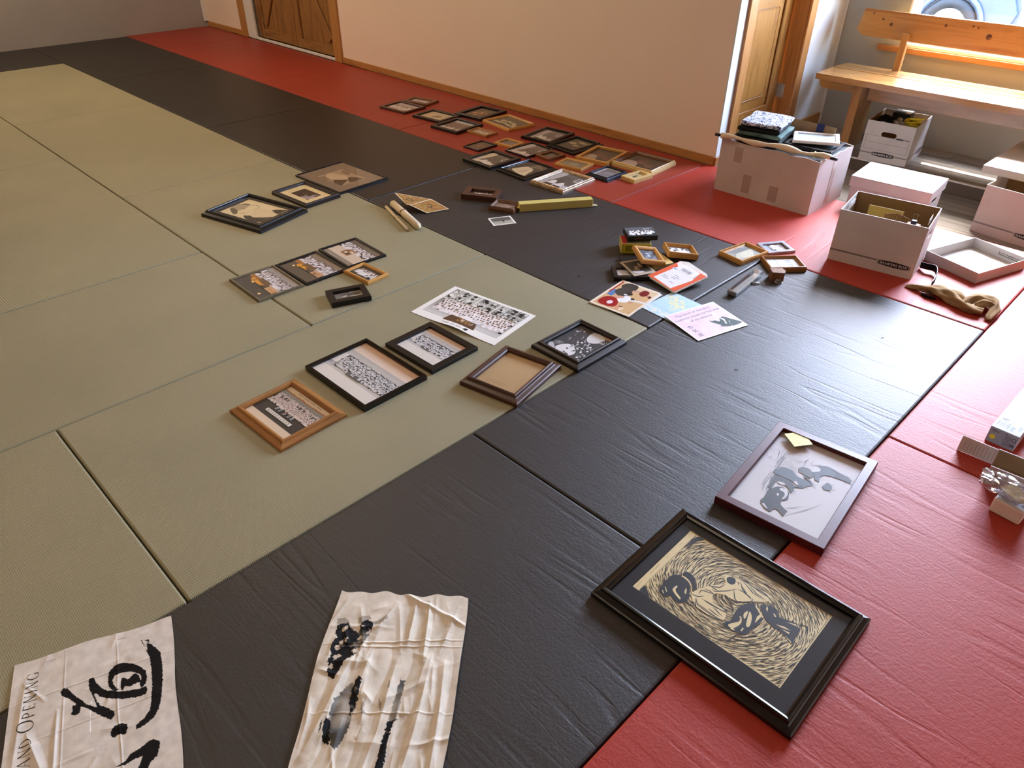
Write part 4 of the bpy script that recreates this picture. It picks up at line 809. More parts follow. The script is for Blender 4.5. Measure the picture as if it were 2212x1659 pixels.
def frame(key, h, fw, prof, fm, mount, art, label, group=None, mtx=None, size=None, rails=None, glass=True, off=(0, 0), pic='photograph'):
    if key: x, y, a, w, l = FR[key]
    if size: w, l = size
    root = empty('picture_frame', (x, y, 0) if mtx is None else (0, 0, 0), a if mtx is None else 0, label, 'framed picture', group, mtx)
    for i, (L_, d) in enumerate(((w, l), (l, w), (w, l), (l, w))):
        vs, fs = rail_mesh(L_, fw, h, prof); a_ = i * PI / 2
        loc = (-math.sin(a_) * -d / 2, math.cos(a_) * -d / 2, 0)
        mm = rails[i] if rails else fm
        mesh('rail', vs, fs, mm, root, loc, (0, 0, a_))
    iw, il = w - 2 * fw, l - 2 * fw; zp = min(h * .45, h - .007)
    box('backing_board', -iw / 2 - .004, iw / 2 + .004, -il / 2 - .004, il / 2 + .004, zp - .004, zp - .0016, 'backing', root)
    pw, pl = iw, il; cx, cy = off
    if mount:
        if len(mount) == 2: bw, bh = mount[1], mount[1]
        else: bw, bh = mount[1:]
        pw, pl = iw - 2 * bw, il - 2 * bh
        ring('mount_board', iw + .004, il + .004, pw, pl, zp + .0002, zp + .0014, mount[0], root, cx, cy)
    P = Pic(); art(P, pw + .002, pl + .002)
    P.build(pic, 'print', root, (cx, cy, zp - .0006))
    if glass: mesh('glass_pane', [(-iw / 2 - .003, -il / 2 - .003, 0), (iw / 2 + .003, -il / 2 - .003, 0), (iw / 2 + .003, il / 2 + .003, 0), (-iw / 2 - .003, il / 2 + .003, 0)], [(0, 1, 2, 3)], 'glass', root, (0, 0, zp + .0026))
    return root

# ------------------------------------------------------------------ what the pictures show
SK = (.62, .46, .38)
sh = lambda c, k: tuple(v * k for v in c)
def people(P, x0, x1, y0, dy, rows, n, hh, r, robe=(.92, .91, .90), head=(.28, .2, .17), skirt=None, skin=SK, jit=.25, bent=0):
    """rows of seated or standing figures, back row first"""
    for j in range(rows - 1, -1, -1):
        k = n - (j % 2); st = (x1 - x0) / n
        pos = [(x0 + (i + .5 + .5 * (j % 2)) * st + r.uniform(-jit, jit) * st * 1.1, y0 + j * dy + r.uniform(-1, 1) * dy * .28) for i in range(k)]; r.shuffle(pos)
        for x, y in pos:
            kk = r.uniform(.88, 1.0); c = tuple(v * kk for v in robe); w = st * r.uniform(.46, .66)
            P.quad([(x - w, y), (x + w, y), (x + w * .80, y + hh * .5), (x + w * .3, y + hh * .70), (x - w * .3, y + hh * .70), (x - w * .80, y + hh * .5)], c)
            if skirt and r.random() < skirt: P.quad([(x - w, y), (x + w, y), (x + w * .9, y + hh * .26), (x - w * .9, y + hh * .26)], (.08, .08, .09))
        for x, y in pos: P.ell(x, y + hh * .78, st * .23, hh * .15, skin, 7)
        for x, y in pos: P.ell(x, y + hh * .87, st * .24, hh * .10, head, 6)
def wavy(P, x0, x1, y, a, r, col, y2, n=16):
    top = [(x0 + (x1 - x0) * i / n, y + r.uniform(-a, a)) for i in range(n + 1)]
    P.poly(top + [(x1, y2), (x0, y2)], col)
def crowd(bgt=(.28, .27, .26), floor_=(.80, .78, .75), top=None, rows=3, n=14, robe=(.92, .91, .9), head=(.22, .19, .18), y0=.2, band=.6, skin=SK, margin=None, skirt=.2, seed=1, x0=.06, x1=.94, panel=None):
    def f(P, w, h):
        r = random.Random(seed); X = lambda u: (u - .5) * w; Y = lambda v: (v - .5) * h
        P.rect(X(0), Y(0), X(1), Y(1), floor_)
        P.grad(X(0), Y(y0 + .05), X(1), Y(1), bgt, bgt)
        if top: P.grad(X(0), Y(top[0]), X(1), Y(1), top[1], top[2] if len(top) > 2 else top[1])
        if panel: P.rect(X(panel[0]), Y(panel[1]), X(panel[2]), Y(panel[3]), panel[4])
        hh = h * band / (rows * .55 + .45); people(P, X(x0), X(x1), Y(y0), hh * .55, rows, n, hh, r, robe, head, skirt, skin)
    return f
def old_group(rows, n, seed, m0=.24, y0=.30, y1=.62, warm=True):
    """old black and white group photograph with blank strips, the top one tinted by a painted wall reflection"""
    def f(P, w, h):
        r = random.Random(seed); X = lambda u: (u - .5) * w; Y = lambda v: (v - .5) * h
        P.rect(X(0), Y(0), X(1), Y(1), (.90, .88, .85))
        P.grad(X(0), Y(m0), X(1), Y(y0 + .06), (.84, .83, .82), (.60, .60, .61))
        P.grad(X(0), Y(y1), X(1), Y(y1 + .14), (.80, .79, .77), (.72, .70, .68))
        P.grad(X(0), Y(y1 + .13), X(1), Y(1), (.90, .84, .78), (.86, .70, .58) if warm else (.88, .86, .84))  # peach reflection of the wall painted into the top strip
        P.rect(X(0), Y(m0), X(1), Y(m0 + .004), (.45, .45, .46))
        wavy(P, X(.08), X(.99), Y(y1), h * .012, r, (.26, .28, .30), Y(y0 + .1), 30)
        st = (.90 / n)
        hh = h * (y1 - y0) / (rows * .62 + .38) * 1.05
        people(P, X(.09), X(.98), Y(y0), hh * .62, rows, n, hh, r, (.90, .90, .90), (.24, .26, .28), .25, (.42, .43, .45))
        P.rect(X(.36), Y(y0 - .03), X(.60), Y(y0 + .05), (.36, .37, .38)); P.rect(X(.42), Y(y0 + .0), X(.47), Y(y0 + .09), (.86, .86, .86)); P.rect(X(.43), Y(y0 + .02), X(.46), Y(y0 + .07), (.5, .5, .5)); P.rect(X(.54), Y(y0 + .0), X(.58), Y(y0 + .07), (.84, .84, .84))
    return f
def art_oak(P, w, h):
    r = random.Random(11); X = lambda u: (u - .5) * w; Y = lambda v: (v - .5) * h
    P.rect(X(0), Y(0), X(1), Y(1), (.88, .80, .70)); P.rect(X(0), Y(.17), X(1), Y(.175), (.5, .48, .5))
    P.rect(X(0), Y(.175), X(1), Y(.80), (.17, .15, .15)); P.rect(X(0), Y(.74), X(1), Y(.86), (.52, .55, .51))
    wavy(P, X(0), X(1), Y(.885), h * .012, r, (.63, .45, .34), Y(.84), 40); P.rect(X(0), Y(.90), X(1), Y(1), (.88, .80, .68))
    P.text('I', X(.2), Y(.945), .001, (.5, .4, .3))
    for i in range(4): P.rect(X(.24 + i * .15), Y(.938), X(.36 + i * .15), Y(.95), (.48, .40, .33))
    people(P, X(.03), X(.985), Y(.47), h * .036, 8, 34, h * .085, r, (.90, .84, .80), (.30, .2, .18), .1, (.66, .48, .42))
    for x in [.1, .13, .2, .22, .27, .5, .55, .58, .63, .66, .8, .86, .92]: P.quad([(X(x), Y(.66 + r.uniform(-.05, .08))), (X(x + .02), Y(.66)), (X(x + .022), Y(.72)), (X(x + .003), Y(.73))], (.12, .11, .11))
    P.rect(X(.22), Y(.26), X(.80), Y(.335), (.90, .88, .84))
    for i in range(10):
        x = .25 + i * .053
        for q in range(3): P.rect(X(x + r.uniform(0, .01)), Y(.272 + q * .018), X(x + .028 + r.uniform(-.008, .006)), Y(.281 + q * .018), (.2, .19, .18))
        P.rect(X(x + .011), Y(.27), X(x + .016), Y(.325), (.2, .19, .18))
    for x, c in ((.30, (.62, .66, .68)), (.38, (.55, .58, .60)), (.49, (.66, .60, .62)), (.585, (.60, .60, .6)), (.66, (.66, .66, .68))):
        P.rect(X(x), Y(.39), X(x + .045), Y(.46), c); P.rect(X(x + .01), Y(.41), X(x + .03), Y(.44), (.3, .3, .32))
    P.rect(X(.50), Y(.45), X(.53), Y(.49), (.42, .12, .16))
def art_seminar(seed, flash, top, lower, desk):
    def f(P, w, h):
        r = random.Random(seed); X = lambda u: (u - .5) * w; Y = lambda v: (v - .5) * h
        P.rect(X(0), Y(0), X(1), Y(1), lower)
        P.grad(X(0), Y(.80), X(1), Y(1), top, tuple(v * 1.05 for v in top))
        for i in range(3): P.rect(X(.1 + i * .02), Y(.86 + i * .035), X(.86), Y(.866 + i * .035), tuple(v * .85 for v in top))
        P.rect(X(0), Y(.62), X(1), Y(.80), (.17, .155, .14))
        if desk == 'low':
            P.rect(X(0), Y(.16), X(1), Y(.64), (.83, .76, .68)); P.rect(X(0), Y(0), X(1), Y(.14), (.55, .51, .45)); P.rect(X(.15), Y(.05), X(.5), Y(.06), (.75, .72, .66))
            people(P, X(.02), X(.98), Y(.5), h * .09, 3, 15, h * .2, r, (.93, .92, .93), (.2, .15, .13), .4)
            P.rect(X(.30), Y(.30), X(.55), Y(.52), (.52, .36, .2)); P.quad([(X(.3), Y(.52)), (X(.55), Y(.52)), (X(.60), Y(.60)), (X(.36), Y(.60))], (.62, .44, .27)); P.rect(X(.36), Y(.36), X(.42), Y(.44), (.88, .85, .8)); P.rect(X(.44), Y(.34), X(.50), Y(.42), (.16, .13, .11)); P.rect(X(.44), Y(.46), X(.54), Y(.54), (.88, .80, .7))
        else:
            people(P, X(.03), X(.99), Y(.46), h * .10, 3, 17, h * .21, r, (.93, .92, .94), (.2, .16, .15), .25)
            P.quad([(X(.0), Y(.40)), (X(.60), Y(.40)), (X(.62), Y(.5)), (X(.0), Y(.52))], (.66, .45, .22)); P.rect(X(.28), Y(.38), X(.62), Y(.56), (.45, .34, .22))
            wavy(P, X(.18), X(.50), Y(.42), h * .02, r, (.88, .62, .18), Y(.30), 14); P.rect(X(.3), Y(.3), X(.92), Y(.33), (.14, .12, .11)); P.rect(X(.66), Y(.32), X(.94), Y(.5), (.82, .64, .48))
            for _ in range(26): x = r.uniform(.02, .9); P.rect(X(x), Y(.33 + r.uniform(0, .09)), X(x + r.uniform(.01, .05)), Y(.345 + r.uniform(0, .1)), r.choice([(.93, .68, .3), (.2, .15, .12), (.8, .55, .28), (.5, .36, .22)]))
        for x, y in flash:
            P.ell(X(x), Y(y), w * .035, h * .035, (.92, .72, .36), 9); P.ell(X(x), Y(y), w * .018, h * .02, (1, .97, .88), 8)
    return f
def art_portrait(A, bgc, pal):
    def f(P, w, h):
        cx = sum(p[0] for p in A[0][1]) / 4; cy = sum(p[1] for p in A[0][1]) / 4; P.rect(-w / 2, -h / 2, w / 2, h / 2, bgc); r = random.Random(4)
        lim = lambda p: (max(-w / 2, min(w / 2, p[0] - cx)), max(-h / 2, min(h / 2, p[1] - cy)))
        for tg, pts in A[1:]:
            q = [lim(p) for p in pts]
            if tg == 'l': P.stroke(q, .0055, .003, pal['l'], True)
            else: P.poly(q, pal[tg])
            if tg == 'beard':
                for _ in range(90):
                    u = r.random(); x = q[0][0] + (q[4][0] - q[0][0]) * u + r.uniform(-.01, .01); y = (q[1][1] + q[6][1]) / 2 + r.uniform(-.05, .05)
                    P.stroke([(x, y), (x + .008, y - .008), (x + .012, y - .02)], .0008, .0005, (.68, .60, .48), True)
    return f
def art_face_small(P, w, h):
    X = lambda u: (u - .5) * w; Y = lambda v: (v - .5) * h
    P.rect(X(0), Y(0), X(1), Y(1), (.22, .16, .13)); P.poly([(X(.52), Y(0)), (X(.60), Y(.30)), (X(.78), Y(.45)), (X(.72), Y(.75)), (X(1), Y(.95)), (X(1), Y(.3)), (X(.86), Y(0))], (.66, .61, .62))
    P.poly([(X(.45), Y(.35)), (X(.60), Y(.28)), (X(.74), Y(.40)), (X(.66), Y(.52)), (X(.52), Y(.5))], (.40, .30, .26)); P.ell(X(.56), Y(.42), w * .05, h * .05, (.72, .62, .55), 8); P.ell(X(.36), Y(.50), w * .03, h * .05, (.55, .45, .40), 7); P.poly([(X(.84), Y(.62)), (X(1), Y(.55)), (X(1), Y(.85)), (X(.9), Y(.86))], (.2, .15, .13))
def dojo(wall=(.30, .29, .28), fl=(.80, .78, .74), seed=1, tone=1, figs=((.38, .3), (.56, .26)), big=False):
    def f(P, w, h):
        r = random.Random(seed); X = lambda u: (u - .5) * w; Y = lambda v: (v - .5) * h
        P.rect(X(0), Y(0), X(1), Y(1), wall); P.rect(X(0), Y(0), X(1), Y(.26), fl); P.poly([(X(0), Y(.2)), (X(.2), Y(.30)), (X(.34), Y(.92)), (X(.2), Y(1)), (X(0), Y(1))], fl)
        P.rect(X(.34), Y(.80), X(.66), Y(.92), tuple(v * 1.7 for v in wall))
        for i in range(7): P.rect(X(.36 + i * .042), Y(.82), X(.385 + i * .042), Y(.90), tuple(v * .5 for v in wall))
        P.rect(X(.76), Y(.60), X(.93), Y(.86), (.88, .86, .83)); P.rect(X(.79), Y(.64), X(.90), Y(.82), tuple(v * .9 for v in wall)); P.ell(X(.845), Y(.73), w * .02, h * .05, (.7, .68, .66), 6)
        for fx, fy in figs:
            P.poly([(X(fx - .14), Y(fy - .12)), (X(fx + .13), Y(fy - .14)), (X(fx + .10), Y(fy + .10)), (X(fx + .02), Y(fy + .2)), (X(fx - .08), Y(fy + .17))], (.90, .89, .86)); P.poly([(X(fx - .16), Y(fy - .2)), (X(fx + .15), Y(fy - .2)), (X(fx + .13), Y(fy - .06)), (X(fx - .13), Y(fy - .06))], (.14, .13, .13)); P.ell(X(fx), Y(fy + .25), w * .03, h * .05, tuple(v * tone for v in (.5, .42, .38)), 7)
        for _ in range(6): x = r.uniform(.3, .7); P.rect(X(x), Y(.42), X(x + .03), Y(.46 + r.uniform(0, .08)), tuple(v * .6 for v in wall))
    return f
def two_heads(seed=0):
    def f(P, w, h):
        X = lambda u: (u - .5) * w; Y = lambda v: (v - .5) * h
        P.rect(X(0), Y(0), X(1), Y(1), (.26, .205, .15)); P.poly([(X(0), Y(0)), (X(.52), Y(0)), (X(.44), Y(.2)), (X(.40), Y(.42)), (X(.22), Y(.52)), (X(0), Y(.45))], (.74, .66, .60))
        P.ell(X(.42), Y(.56), w * .15, h * .19, (.50, .31, .24), 14, .4); P.ell(X(.44), Y(.68), w * .14, h * .11, (.36, .24, .18), 12); P.ell(X(.72), Y(.40), w * .13, h * .16, (.46, .31, .22), 14); P.ell(X(.74), Y(.50), w * .12, h * .09, (.33, .24, .17), 12); P.poly([(X(.58), Y(0)), (X(.98), Y(0)), (X(.9), Y(.16)), (X(.74), Y(.24)), (X(.62), Y(.2))], (.20, .16, .12))
        P.ell(X(.39), Y(.55), w * .025, h * .02, (.25, .15, .12), 6); P.ell(X(.46), Y(.53), w * .025, h * .02, (.25, .15, .12), 6); P.ell(X(.70), Y(.39), w * .02, h * .02, (.25, .15, .12), 6)
    return f
def glow(bg=(.25, .21, .16), fg=(.75, .55, .3), seed=2, k=9):
    def f(P, w, h):
        r = random.Random(seed); X = lambda u: (u - .5) * w; Y = lambda v: (v - .5) * h
        P.grad(X(0), Y(0), X(1), Y(1), tuple(v * 1.2 for v in bg), bg)
        for _ in range(k): P.ell(X(r.gauss(.5, .12)), Y(r.gauss(.55, .12)), w * r.uniform(.03, .1), h * r.uniform(.03, .09), sh(fg, r.uniform(.7, 1.1)), 8, r.random() * 3)
    return f
def seated_white(P, w, h):
    r = random.Random(8); X = lambda u: (u - .5) * w; Y = lambda v: (v - .5) * h
    P.rect(X(0), Y(0), X(1), Y(1), (.17, .16, .14)); P.poly([(X(.1), Y(.22)), (X(.5), Y(.1)), (X(.9), Y(.05)), (X(.8), Y(.28)), (X(.74), Y(.55)), (X(.5), Y(.72)), (X(.3), Y(.66)), (X(.22), Y(.45))], (.89, .83, .68)); P.poly([(X(.36), Y(.2)), (X(.5), Y(.3)), (X(.56), Y(.5)), (X(.6), Y(.48)), (X(.56), Y(.26))], (.62, .55, .42))
    P.rect(X(.40), Y(.66), X(.98), Y(.97), (.30, .27, .22))
    for _ in range(44): x, y = r.uniform(.42, .97), r.uniform(.66, .97); P.ell(X(x), Y(y), w * .018, h * .016, (.80, .74, .58), 6)
    P.ell(X(.63), Y(.66), w * .05, h * .07, (.3, .24, .18), 8)
def many_figs(P, w, h):
    """close black and white press photograph"""
    r = random.Random(21); X = lambda u: (u - .5) * w; Y = lambda v: (v - .5) * h
    P.rect(X(0), Y(0), X(1), Y(1), (.24, .25, .26))
    for _ in range(60): x, y = r.random(), r.random(); P.quad([(X(x), Y(y)), (X(min(1, x + .06)), Y(max(0, y - .03))), (X(min(1, x + .05)), Y(max(0, y - .07)))], r.choice([(.15, .15, .16), (.34, .35, .36), (.45, .46, .46)]))
    P.poly([(X(.42), Y(.96)), (X(.60), Y(1)), (X(.83), Y(.93)), (X(.85), Y(.80)), (X(.74), Y(.66)), (X(.58), Y(.62)), (X(.46), Y(.74))], (.86, .86, .86)); P.poly([(X(.62), Y(1)), (X(.98), Y(1)), (X(.96), Y(.93)), (X(.82), Y(.92)), (X(.74), Y(.95))], (.76, .64, .52))
    P.ell(X(.86), Y(.80), w * .07, h * .06, (.62, .60, .58), 10); P.ell(X(.89), Y(.84), w * .07, h * .05, (.18, .18, .19), 10)
    P.poly([(X(.18), Y(.14)), (X(.34), Y(.36)), (X(.52), Y(.35)), (X(.72), Y(.22)), (X(.70), Y(.06)), (X(.5), Y(.0)), (X(.36), Y(0))], (.90, .90, .90)); P.poly([(X(.02), Y(.22)), (X(.2), Y(.12)), (X(.34), Y(.0)), (X(.2), Y(0)), (X(0), Y(.1))], (.78, .78, .78)); P.poly([(X(.02), Y(.26)), (X(.16), Y(.34)), (X(.28), Y(.30)), (X(.14), Y(.17))], (.44, .45, .46))
    for _ in range(34):
        x, y = r.uniform(.42, .98), r.uniform(.02, .62); P.ell(X(x), Y(y), w * .028, h * .03, r.choice([(.85, .85, .85), (.7, .7, .7), (.9, .9, .9)]), 8); P.ell(X(x + .01), Y(y + .035), w * .03, h * .02, (.14, .14, .15), 7)
    for _ in range(16): x, y = r.uniform(.05, .9), r.uniform(.3, .9); P.stroke([(X(x), Y(y)), (X(x + .04), Y(y - .05)), (X(x + .06), Y(y - .1))], .003, .001, (.8, .8, .8), True)
    P.ell(X(.14), Y(.78), w * .04, h * .03, (.7, .7, .72), 8); P.ell(X(.26), Y(.86), w * .03, h * .025, (.66, .66, .68), 8)
def parchment(P, w, h):
    r = random.Random(3); X = lambda u: (u - .5) * w; Y = lambda v: (v - .5) * h
    P.grad(X(0), Y(0), X(1), Y(1), (.72, .60, .43), (.76, .64, .47))
    for _ in range(26):
        x, y = r.uniform(.1, .9), r.uniform(.08, .9); k = r.uniform(.02, .07); P.stroke([(X(x), Y(y)), (X(x + k), Y(y + r.uniform(-.02, .02))), (X(x + 2 * k), Y(y + r.uniform(-.03, .03)))], .0011, .0006, r.choice([(.60, .48, .33), (.66, .54, .38), (.84, .73, .56)]), True)
    for j in range(2):
        x = .18
        while x < .62: P.stroke([(X(x), Y(.17 - j * .05)), (X(x + .02), Y(.19 - j * .05)), (X(x + .035), Y(.165 - j * .05))], .0009, .0006, (.45, .34, .22)); x += .045
def bw_pair(P, w, h):
    X = lambda u: (u - .5) * w; Y = lambda v: (v - .5) * h
    P.rect(X(0), Y(0), X(1), Y(1), (.56, .49, .42)); P.rect(X(.18), Y(.1), X(.55), Y(.95), (.34, .33, .32)); P.rect(X(.52), Y(.55), X(.72), Y(1), (.72, .70, .66)); P.rect(X(.62), Y(.25), X(.84), Y(.72), (.25, .25, .25)); P.rect(X(0), Y(.6), X(.18), Y(1), (.7, .66, .6))
    P.ell(X(.46), Y(.35), w * .07, h * .13, (.85, .84, .82), 10); P.ell(X(.46), Y(.3), w * .025, h * .05, (.3, .28, .27), 7); P.poly([(X(.1), Y(0)), (X(.3), Y(.32)), (X(.6), Y(.22)), (X(.8), Y(0))], (.46, .45, .43))
def white_row(bgc=(.30, .28, .25), seed=5, n=9, fl=(.2, .19, .18), y=.22, hh=.5, head=(.2, .17, .15)):
    def f(P, w, h):
        r = random.Random(seed); X = lambda u: (u - .5) * w; Y = lambda v: (v - .5) * h
        P.rect(X(0), Y(0), X(1), Y(1), bgc); P.rect(X(0), Y(0), X(1), Y(.2), fl); P.rect(X(.55), Y(.66), X(.8), Y(.9), tuple(v * .7 for v in bgc))
        people(P, X(.03), X(.97), Y(y), h * hh * .4, 2, n, h * hh, r, (.92, .92, .92), head, .35)
    return f
def tiny_print(P, w, h):
    X = lambda u: (u - .5) * w; Y = lambda v: (v - .5) * h
    P.rect(X(0), Y(0), X(1), Y(1), (.84, .78, .58)); P.ell(X(.28), Y(.5), w * .14, h * .2, (.22, .18, .13), 9); 
    for i in range(3): P.rect(X(.48), Y(.34 + i * .15), X(.86 - .06 * i), Y(.38 + i * .15), (.5, .43, .3))
def white_text(P, w, h):
    r = random.Random(9); X = lambda u: (u - .5) * w; Y = lambda v: (v - .5) * h
    P.rect(X(0), Y(0), X(1), Y(1), (.83, .86, .87))
    for i in range(6): P.poly([(X(.12 + i * .13), Y(.8)), (X(.18 + i * .13), Y(.8)), (X(.16 + i * .13), Y(.6)), (X(.145 + i * .13), Y(.6))], (.5, .56, .58)); P.stroke([(X(.1 + i * .13), Y(.3)), (X(.14 + i * .13), Y(.36)), (X(.2 + i * .13), Y(.28))], .003, .002, (.45, .5, .52))
def pyramid(P, w, h):
    X = lambda u: (u - .5) * w; Y = lambda v: (v - .5) * h
    P.rect(X(0), Y(0), X(1), Y(1), (.60, .61, .58)); P.poly([(X(.36), Y(1)), (X(.96), Y(.62)), (X(.75), Y(.0)), (X(.36), Y(.28))], (.80, .79, .70)); P.poly([(X(.36), Y(1)), (X(.36), Y(.28)), (X(.0), Y(.1)), (X(0), Y(.7))], (.50, .52, .50))
    for i in range(7): P.stroke([(X(.40 + i * .07), Y(.30)), (X(.42 + i * .07), Y(.2)), (X(.41 + i * .07), Y(.04))], .0014, .001, (.44, .43, .38))
def calligraphy_card(P, w, h):
    X = lambda u: (u - .5) * w; Y = lambda v: (v - .5) * h
    P.rect(X(0), Y(0), X(1), Y(1), (.84, .76, .62)); P.rect(X(.14), Y(.16), X(.86), Y(.84), (.40, .34, .27)); P.rect(X(.155), Y(.175), X(.845), Y(.825), (.82, .75, .6))
    P.poly([(X(.35), Y(.3)), (X(.6), Y(.28)), (X(.75), Y(.45)), (X(.66), Y(.66)), (X(.5), Y(.72)), (X(.4), Y(.55))], (.62, .55, .42)); P.ell(X(.55), Y(.5), w * .06, h * .08, (.48, .42, .32), 8)
def dark_action(P, w, h):
    X = lambda u: (u - .5) * w; Y = lambda v: (v - .5) * h; r = random.Random(2)
    P.rect(X(0), Y(0), X(1), Y(1), (.24, .22, .16))
    for q in (((.1, .62), (.34, .70), (.5, .60), (.44, .52), (.2, .5)), ((.3, .80), (.62, .86), (.78, .74), (.6, .72), (.4, .74)), ((.44, .44), (.62, .55), (.72, .48), (.56, .38))): P.poly([(X(a), Y(b)) for a, b in q], (.72, .66, .46))
    for _ in range(16): x, y = r.uniform(.6, .96), r.uniform(.7, .96); P.ell(X(x), Y(y), w * .02, h * .018, (.6, .55, .4), 6)

# ------------------------------------------------------------------ the frames, far to near
G1 = 'framed photographs laid out along the beige wall'; G2 = 'framed pictures laid out on the green mats'; G3 = 'group photographs laid out in a row on the green mats'
frame('F2', .018, .036, 'flat', 'brown', None, crowd((.75, .72, .74), (.84, .82, .8), None, 1, 3, (.9, .88, .88), seed=2, y0=.1, band=.6), 'small brown wooden frame tucked behind the farthest frame on the red mat', G1)
frame('F1', .018, .022, 'flat', 'walnut', None, crowd((.66, .60, .58), (.55, .47, .43), (.7, (.72, .66, .66)), 1, 4, (.88, .84, .82), seed=3, y0=.22, band=.5, skirt=0), 'reddish brown frame at the far left end of the frames on the red mat', G1)
frame('F3', .02, .026, 'flat', 'darkbrown', None, calligraphy_card, 'dark frame holding a small print in a wide cream mount', G1, pic='mounted_print')
frame('F4', .022, .034, 'flat', 'black', None, glow((.30, .26, .20), (.78, .56, .30), 3), 'broad black frame with a dim golden glow in its photo, nearest the far wall end', G1)
frame('F5', .022, .027, 'flat', 'darkbrown', None, crowd((.46, .37, .34), (.66, .62, .6), (.8, (.76, .76, .78)), 1, 4, (.86, .84, .82), seed=4, y0=.08, band=.36, skirt=0), 'near black frame with a brownish room photo, just below the cream mount frame', G1)
frame('F6', .024, .024, 'scoop', 'gold_wood', None, crowd((.35, .32, .24), (.34, .30, .22), None, 2, 5, (.85, .80, .64), seed=5, y0=.18, band=.55, skirt=.3, skin=(.5, .42, .3)), 'golden wood frame with a sepia photo of figures in white, near the wall', G1)
frame('F7', .016, .022, 'round', 'oak', None, crowd((.66, .52, .40), (.6, .5, .4), None, 2, 5, (.88, .82, .74), seed=6, y0=.1, band=.8), 'small oak frame touching the near corner of the brownish room photo', G1)
frame('F8', .022, .042, 'step', 'black_gloss', None, dojo((.42, .38, .39), (.74, .70, .72), 1, figs=((.3, .22), (.52, .18))), 'wide black frame with a greyish training hall photo, closest to the baseboard', G1)
frame('F9', .028, .032, 'out', 'black_gloss', None, dark_action, 'thick black frame leaning slightly on its neighbour with a dark olive photo', G1)
frame('F10', .013, .008, 'thin', 'black', None, glow((.30, .23, .18), (.80, .52, .36), 7, 7), 'thin dark frame with a brown photo of a lit figure', G1)
frame('F11', .016, .022, 'flat', 'gold_wood', None, glow((.45, .42, .42), (.56, .54, .55), 8, 12), 'small light wood frame with a grey photo beside the thin dark frame', G1)
frame('F12', .016, .009, 'thin', 'black_gloss', None, dojo((.40, .35, .34), (.80, .77, .77), 3, figs=((.52, .16),)), 'slim black frame with a photo of one figure in white below a hall wall', G1)
frame('F13', .018, .026, 'flat', 'brown', None, glow((.36, .33, .30), (.62, .56, .50), 9, 9), 'small brown frame wedged between the slim black frame and the gold ones', G1)
frame('F14', .019, .030, 'flat', 'black', None, dojo((.34, .31, .28), (.87, .82, .74), 4, figs=((.42, .2), (.62, .14))), 'plain black frame half on the black mat with a hall photo and bright floor', G1)
frame('F16', .018, .022, 'round', 'gold_wood', None, glow((.50, .45, .35), (.66, .62, .48), 10, 16), 'landscape golden frame with a faded photo between the big black and the gold frames', G1)
frame('F17', .026, .022, 'flat', 'gold_wood', None, two_heads(), 'flat golden frame with a brown photo of two heads', G1)
frame('F18', .034, .028, 'scoop', 'brown', None, two_heads(1), 'deep ornate gilt edged frame with a brown photo of two heads, last along the wall', G1, rails=['pine', 'pine', 'brown', 'brown'])
frame('F15', .022, .032, 'out', 'black_gloss', None, seated_white, 'glossy black frame with a cream robed seated figure on dark ground', G1)
frame('F19', .024, .026, 'out', 'bluesilver', ('mount_white', .012), glow((.45, .46, .48), (.72, .73, .75), 11, 12), 'small dark frame with shiny silver blue edges and a white mount', G1)
frame('F20', .024, .022, 'flat', 'pine', None, tiny_print, 'small pale pine frame at the near right end of the wall group', G1, pic='print')
frame('F21', .026, .026, 'scoop', 'champagne', None, dojo((.33, .32, .31), (.76, .76, .75), 6, figs=((.34, .24), (.66, .2))), 'worn white and gold frame with a grey hall photo, black mat edge', G1)
frame('F22', .032, .034, 'flat', 'walnut', None, white_row((.42, .38, .30), 12, 6, (.3, .25, .2), .3, .5), 'chunky dark brown frame lying askew alone on the black mat', 'loose frames on the black mat strip')
frame('F23', .028, .020, 'scoop', 'oak_dark', None, glow((.46, .38, .34), (.70, .64, .60), 12, 10), 'small brown frame touching the end of the long yellow box', 'loose frames on the black mat strip')

PB = {'l': (.33, .30, .24), 's1': (.70, .64, .52), 's2': (.42, .38, .31), 'd': (.24, .215, .18), 'beard': (.88, .80, .64)}
PB3 = {'l': (.26, .2, .15), 'f': (.76, .67, .54), 'd': (.33, .27, .2), 's': (.52, .44, .35)}
frame('G3', .014, .010, 'thin', 'black', ('mount_gray', .090, .077), art_portrait(ART_G3, (.66, .57, .47), PB3), 'large thin black frame with a sepia bearded portrait in a taupe mount', G2, pic='drawing')
frame('G2', .024, .035, 'step', 'darkbrown', ('mount_cream', .050, .034), art_face_small, 'black moulded frame with a small dark portrait in a cream mount', G2)
frame('G1', .034, .034, 'out', 'black', ('mount_slate', .038, .030), art_portrait(ART_G1, (.90, .83, .66), PB), 'large heavy black frame with a charcoal drawing of an old bearded man', G2, off=(-.012, .008), pic='drawing')
frame('H1', .013, .013, 'round', 'graywood', None, art_seminar(1, ((.30, .30), (.78, .13)), (.66, .64, .64), (.29, .27, .24), 'hi'), 'grey brown framed group photo with two flash reflections', G3)
frame('H2', .013, .015, 'round', 'black', None, art_seminar(2, ((.18, .26),), (.56, .50, .44), (.37, .33, .27), 'hi'), 'black framed group photo with one flash reflection, middle of the three', G3)
frame('H3', .013, .015, 'round', 'black', None, art_seminar(3, (), (.44, .42, .38), (.5, .46, .4), 'low'), 'black framed group photo with a light floor and a wooden box in front', G3)
frame('H4', .018, .019, 'round', 'gold_wood', None, white_row((.22, .2, .18), 6, 8), 'small honey coloured frame with a row of seated figures in white', G2)
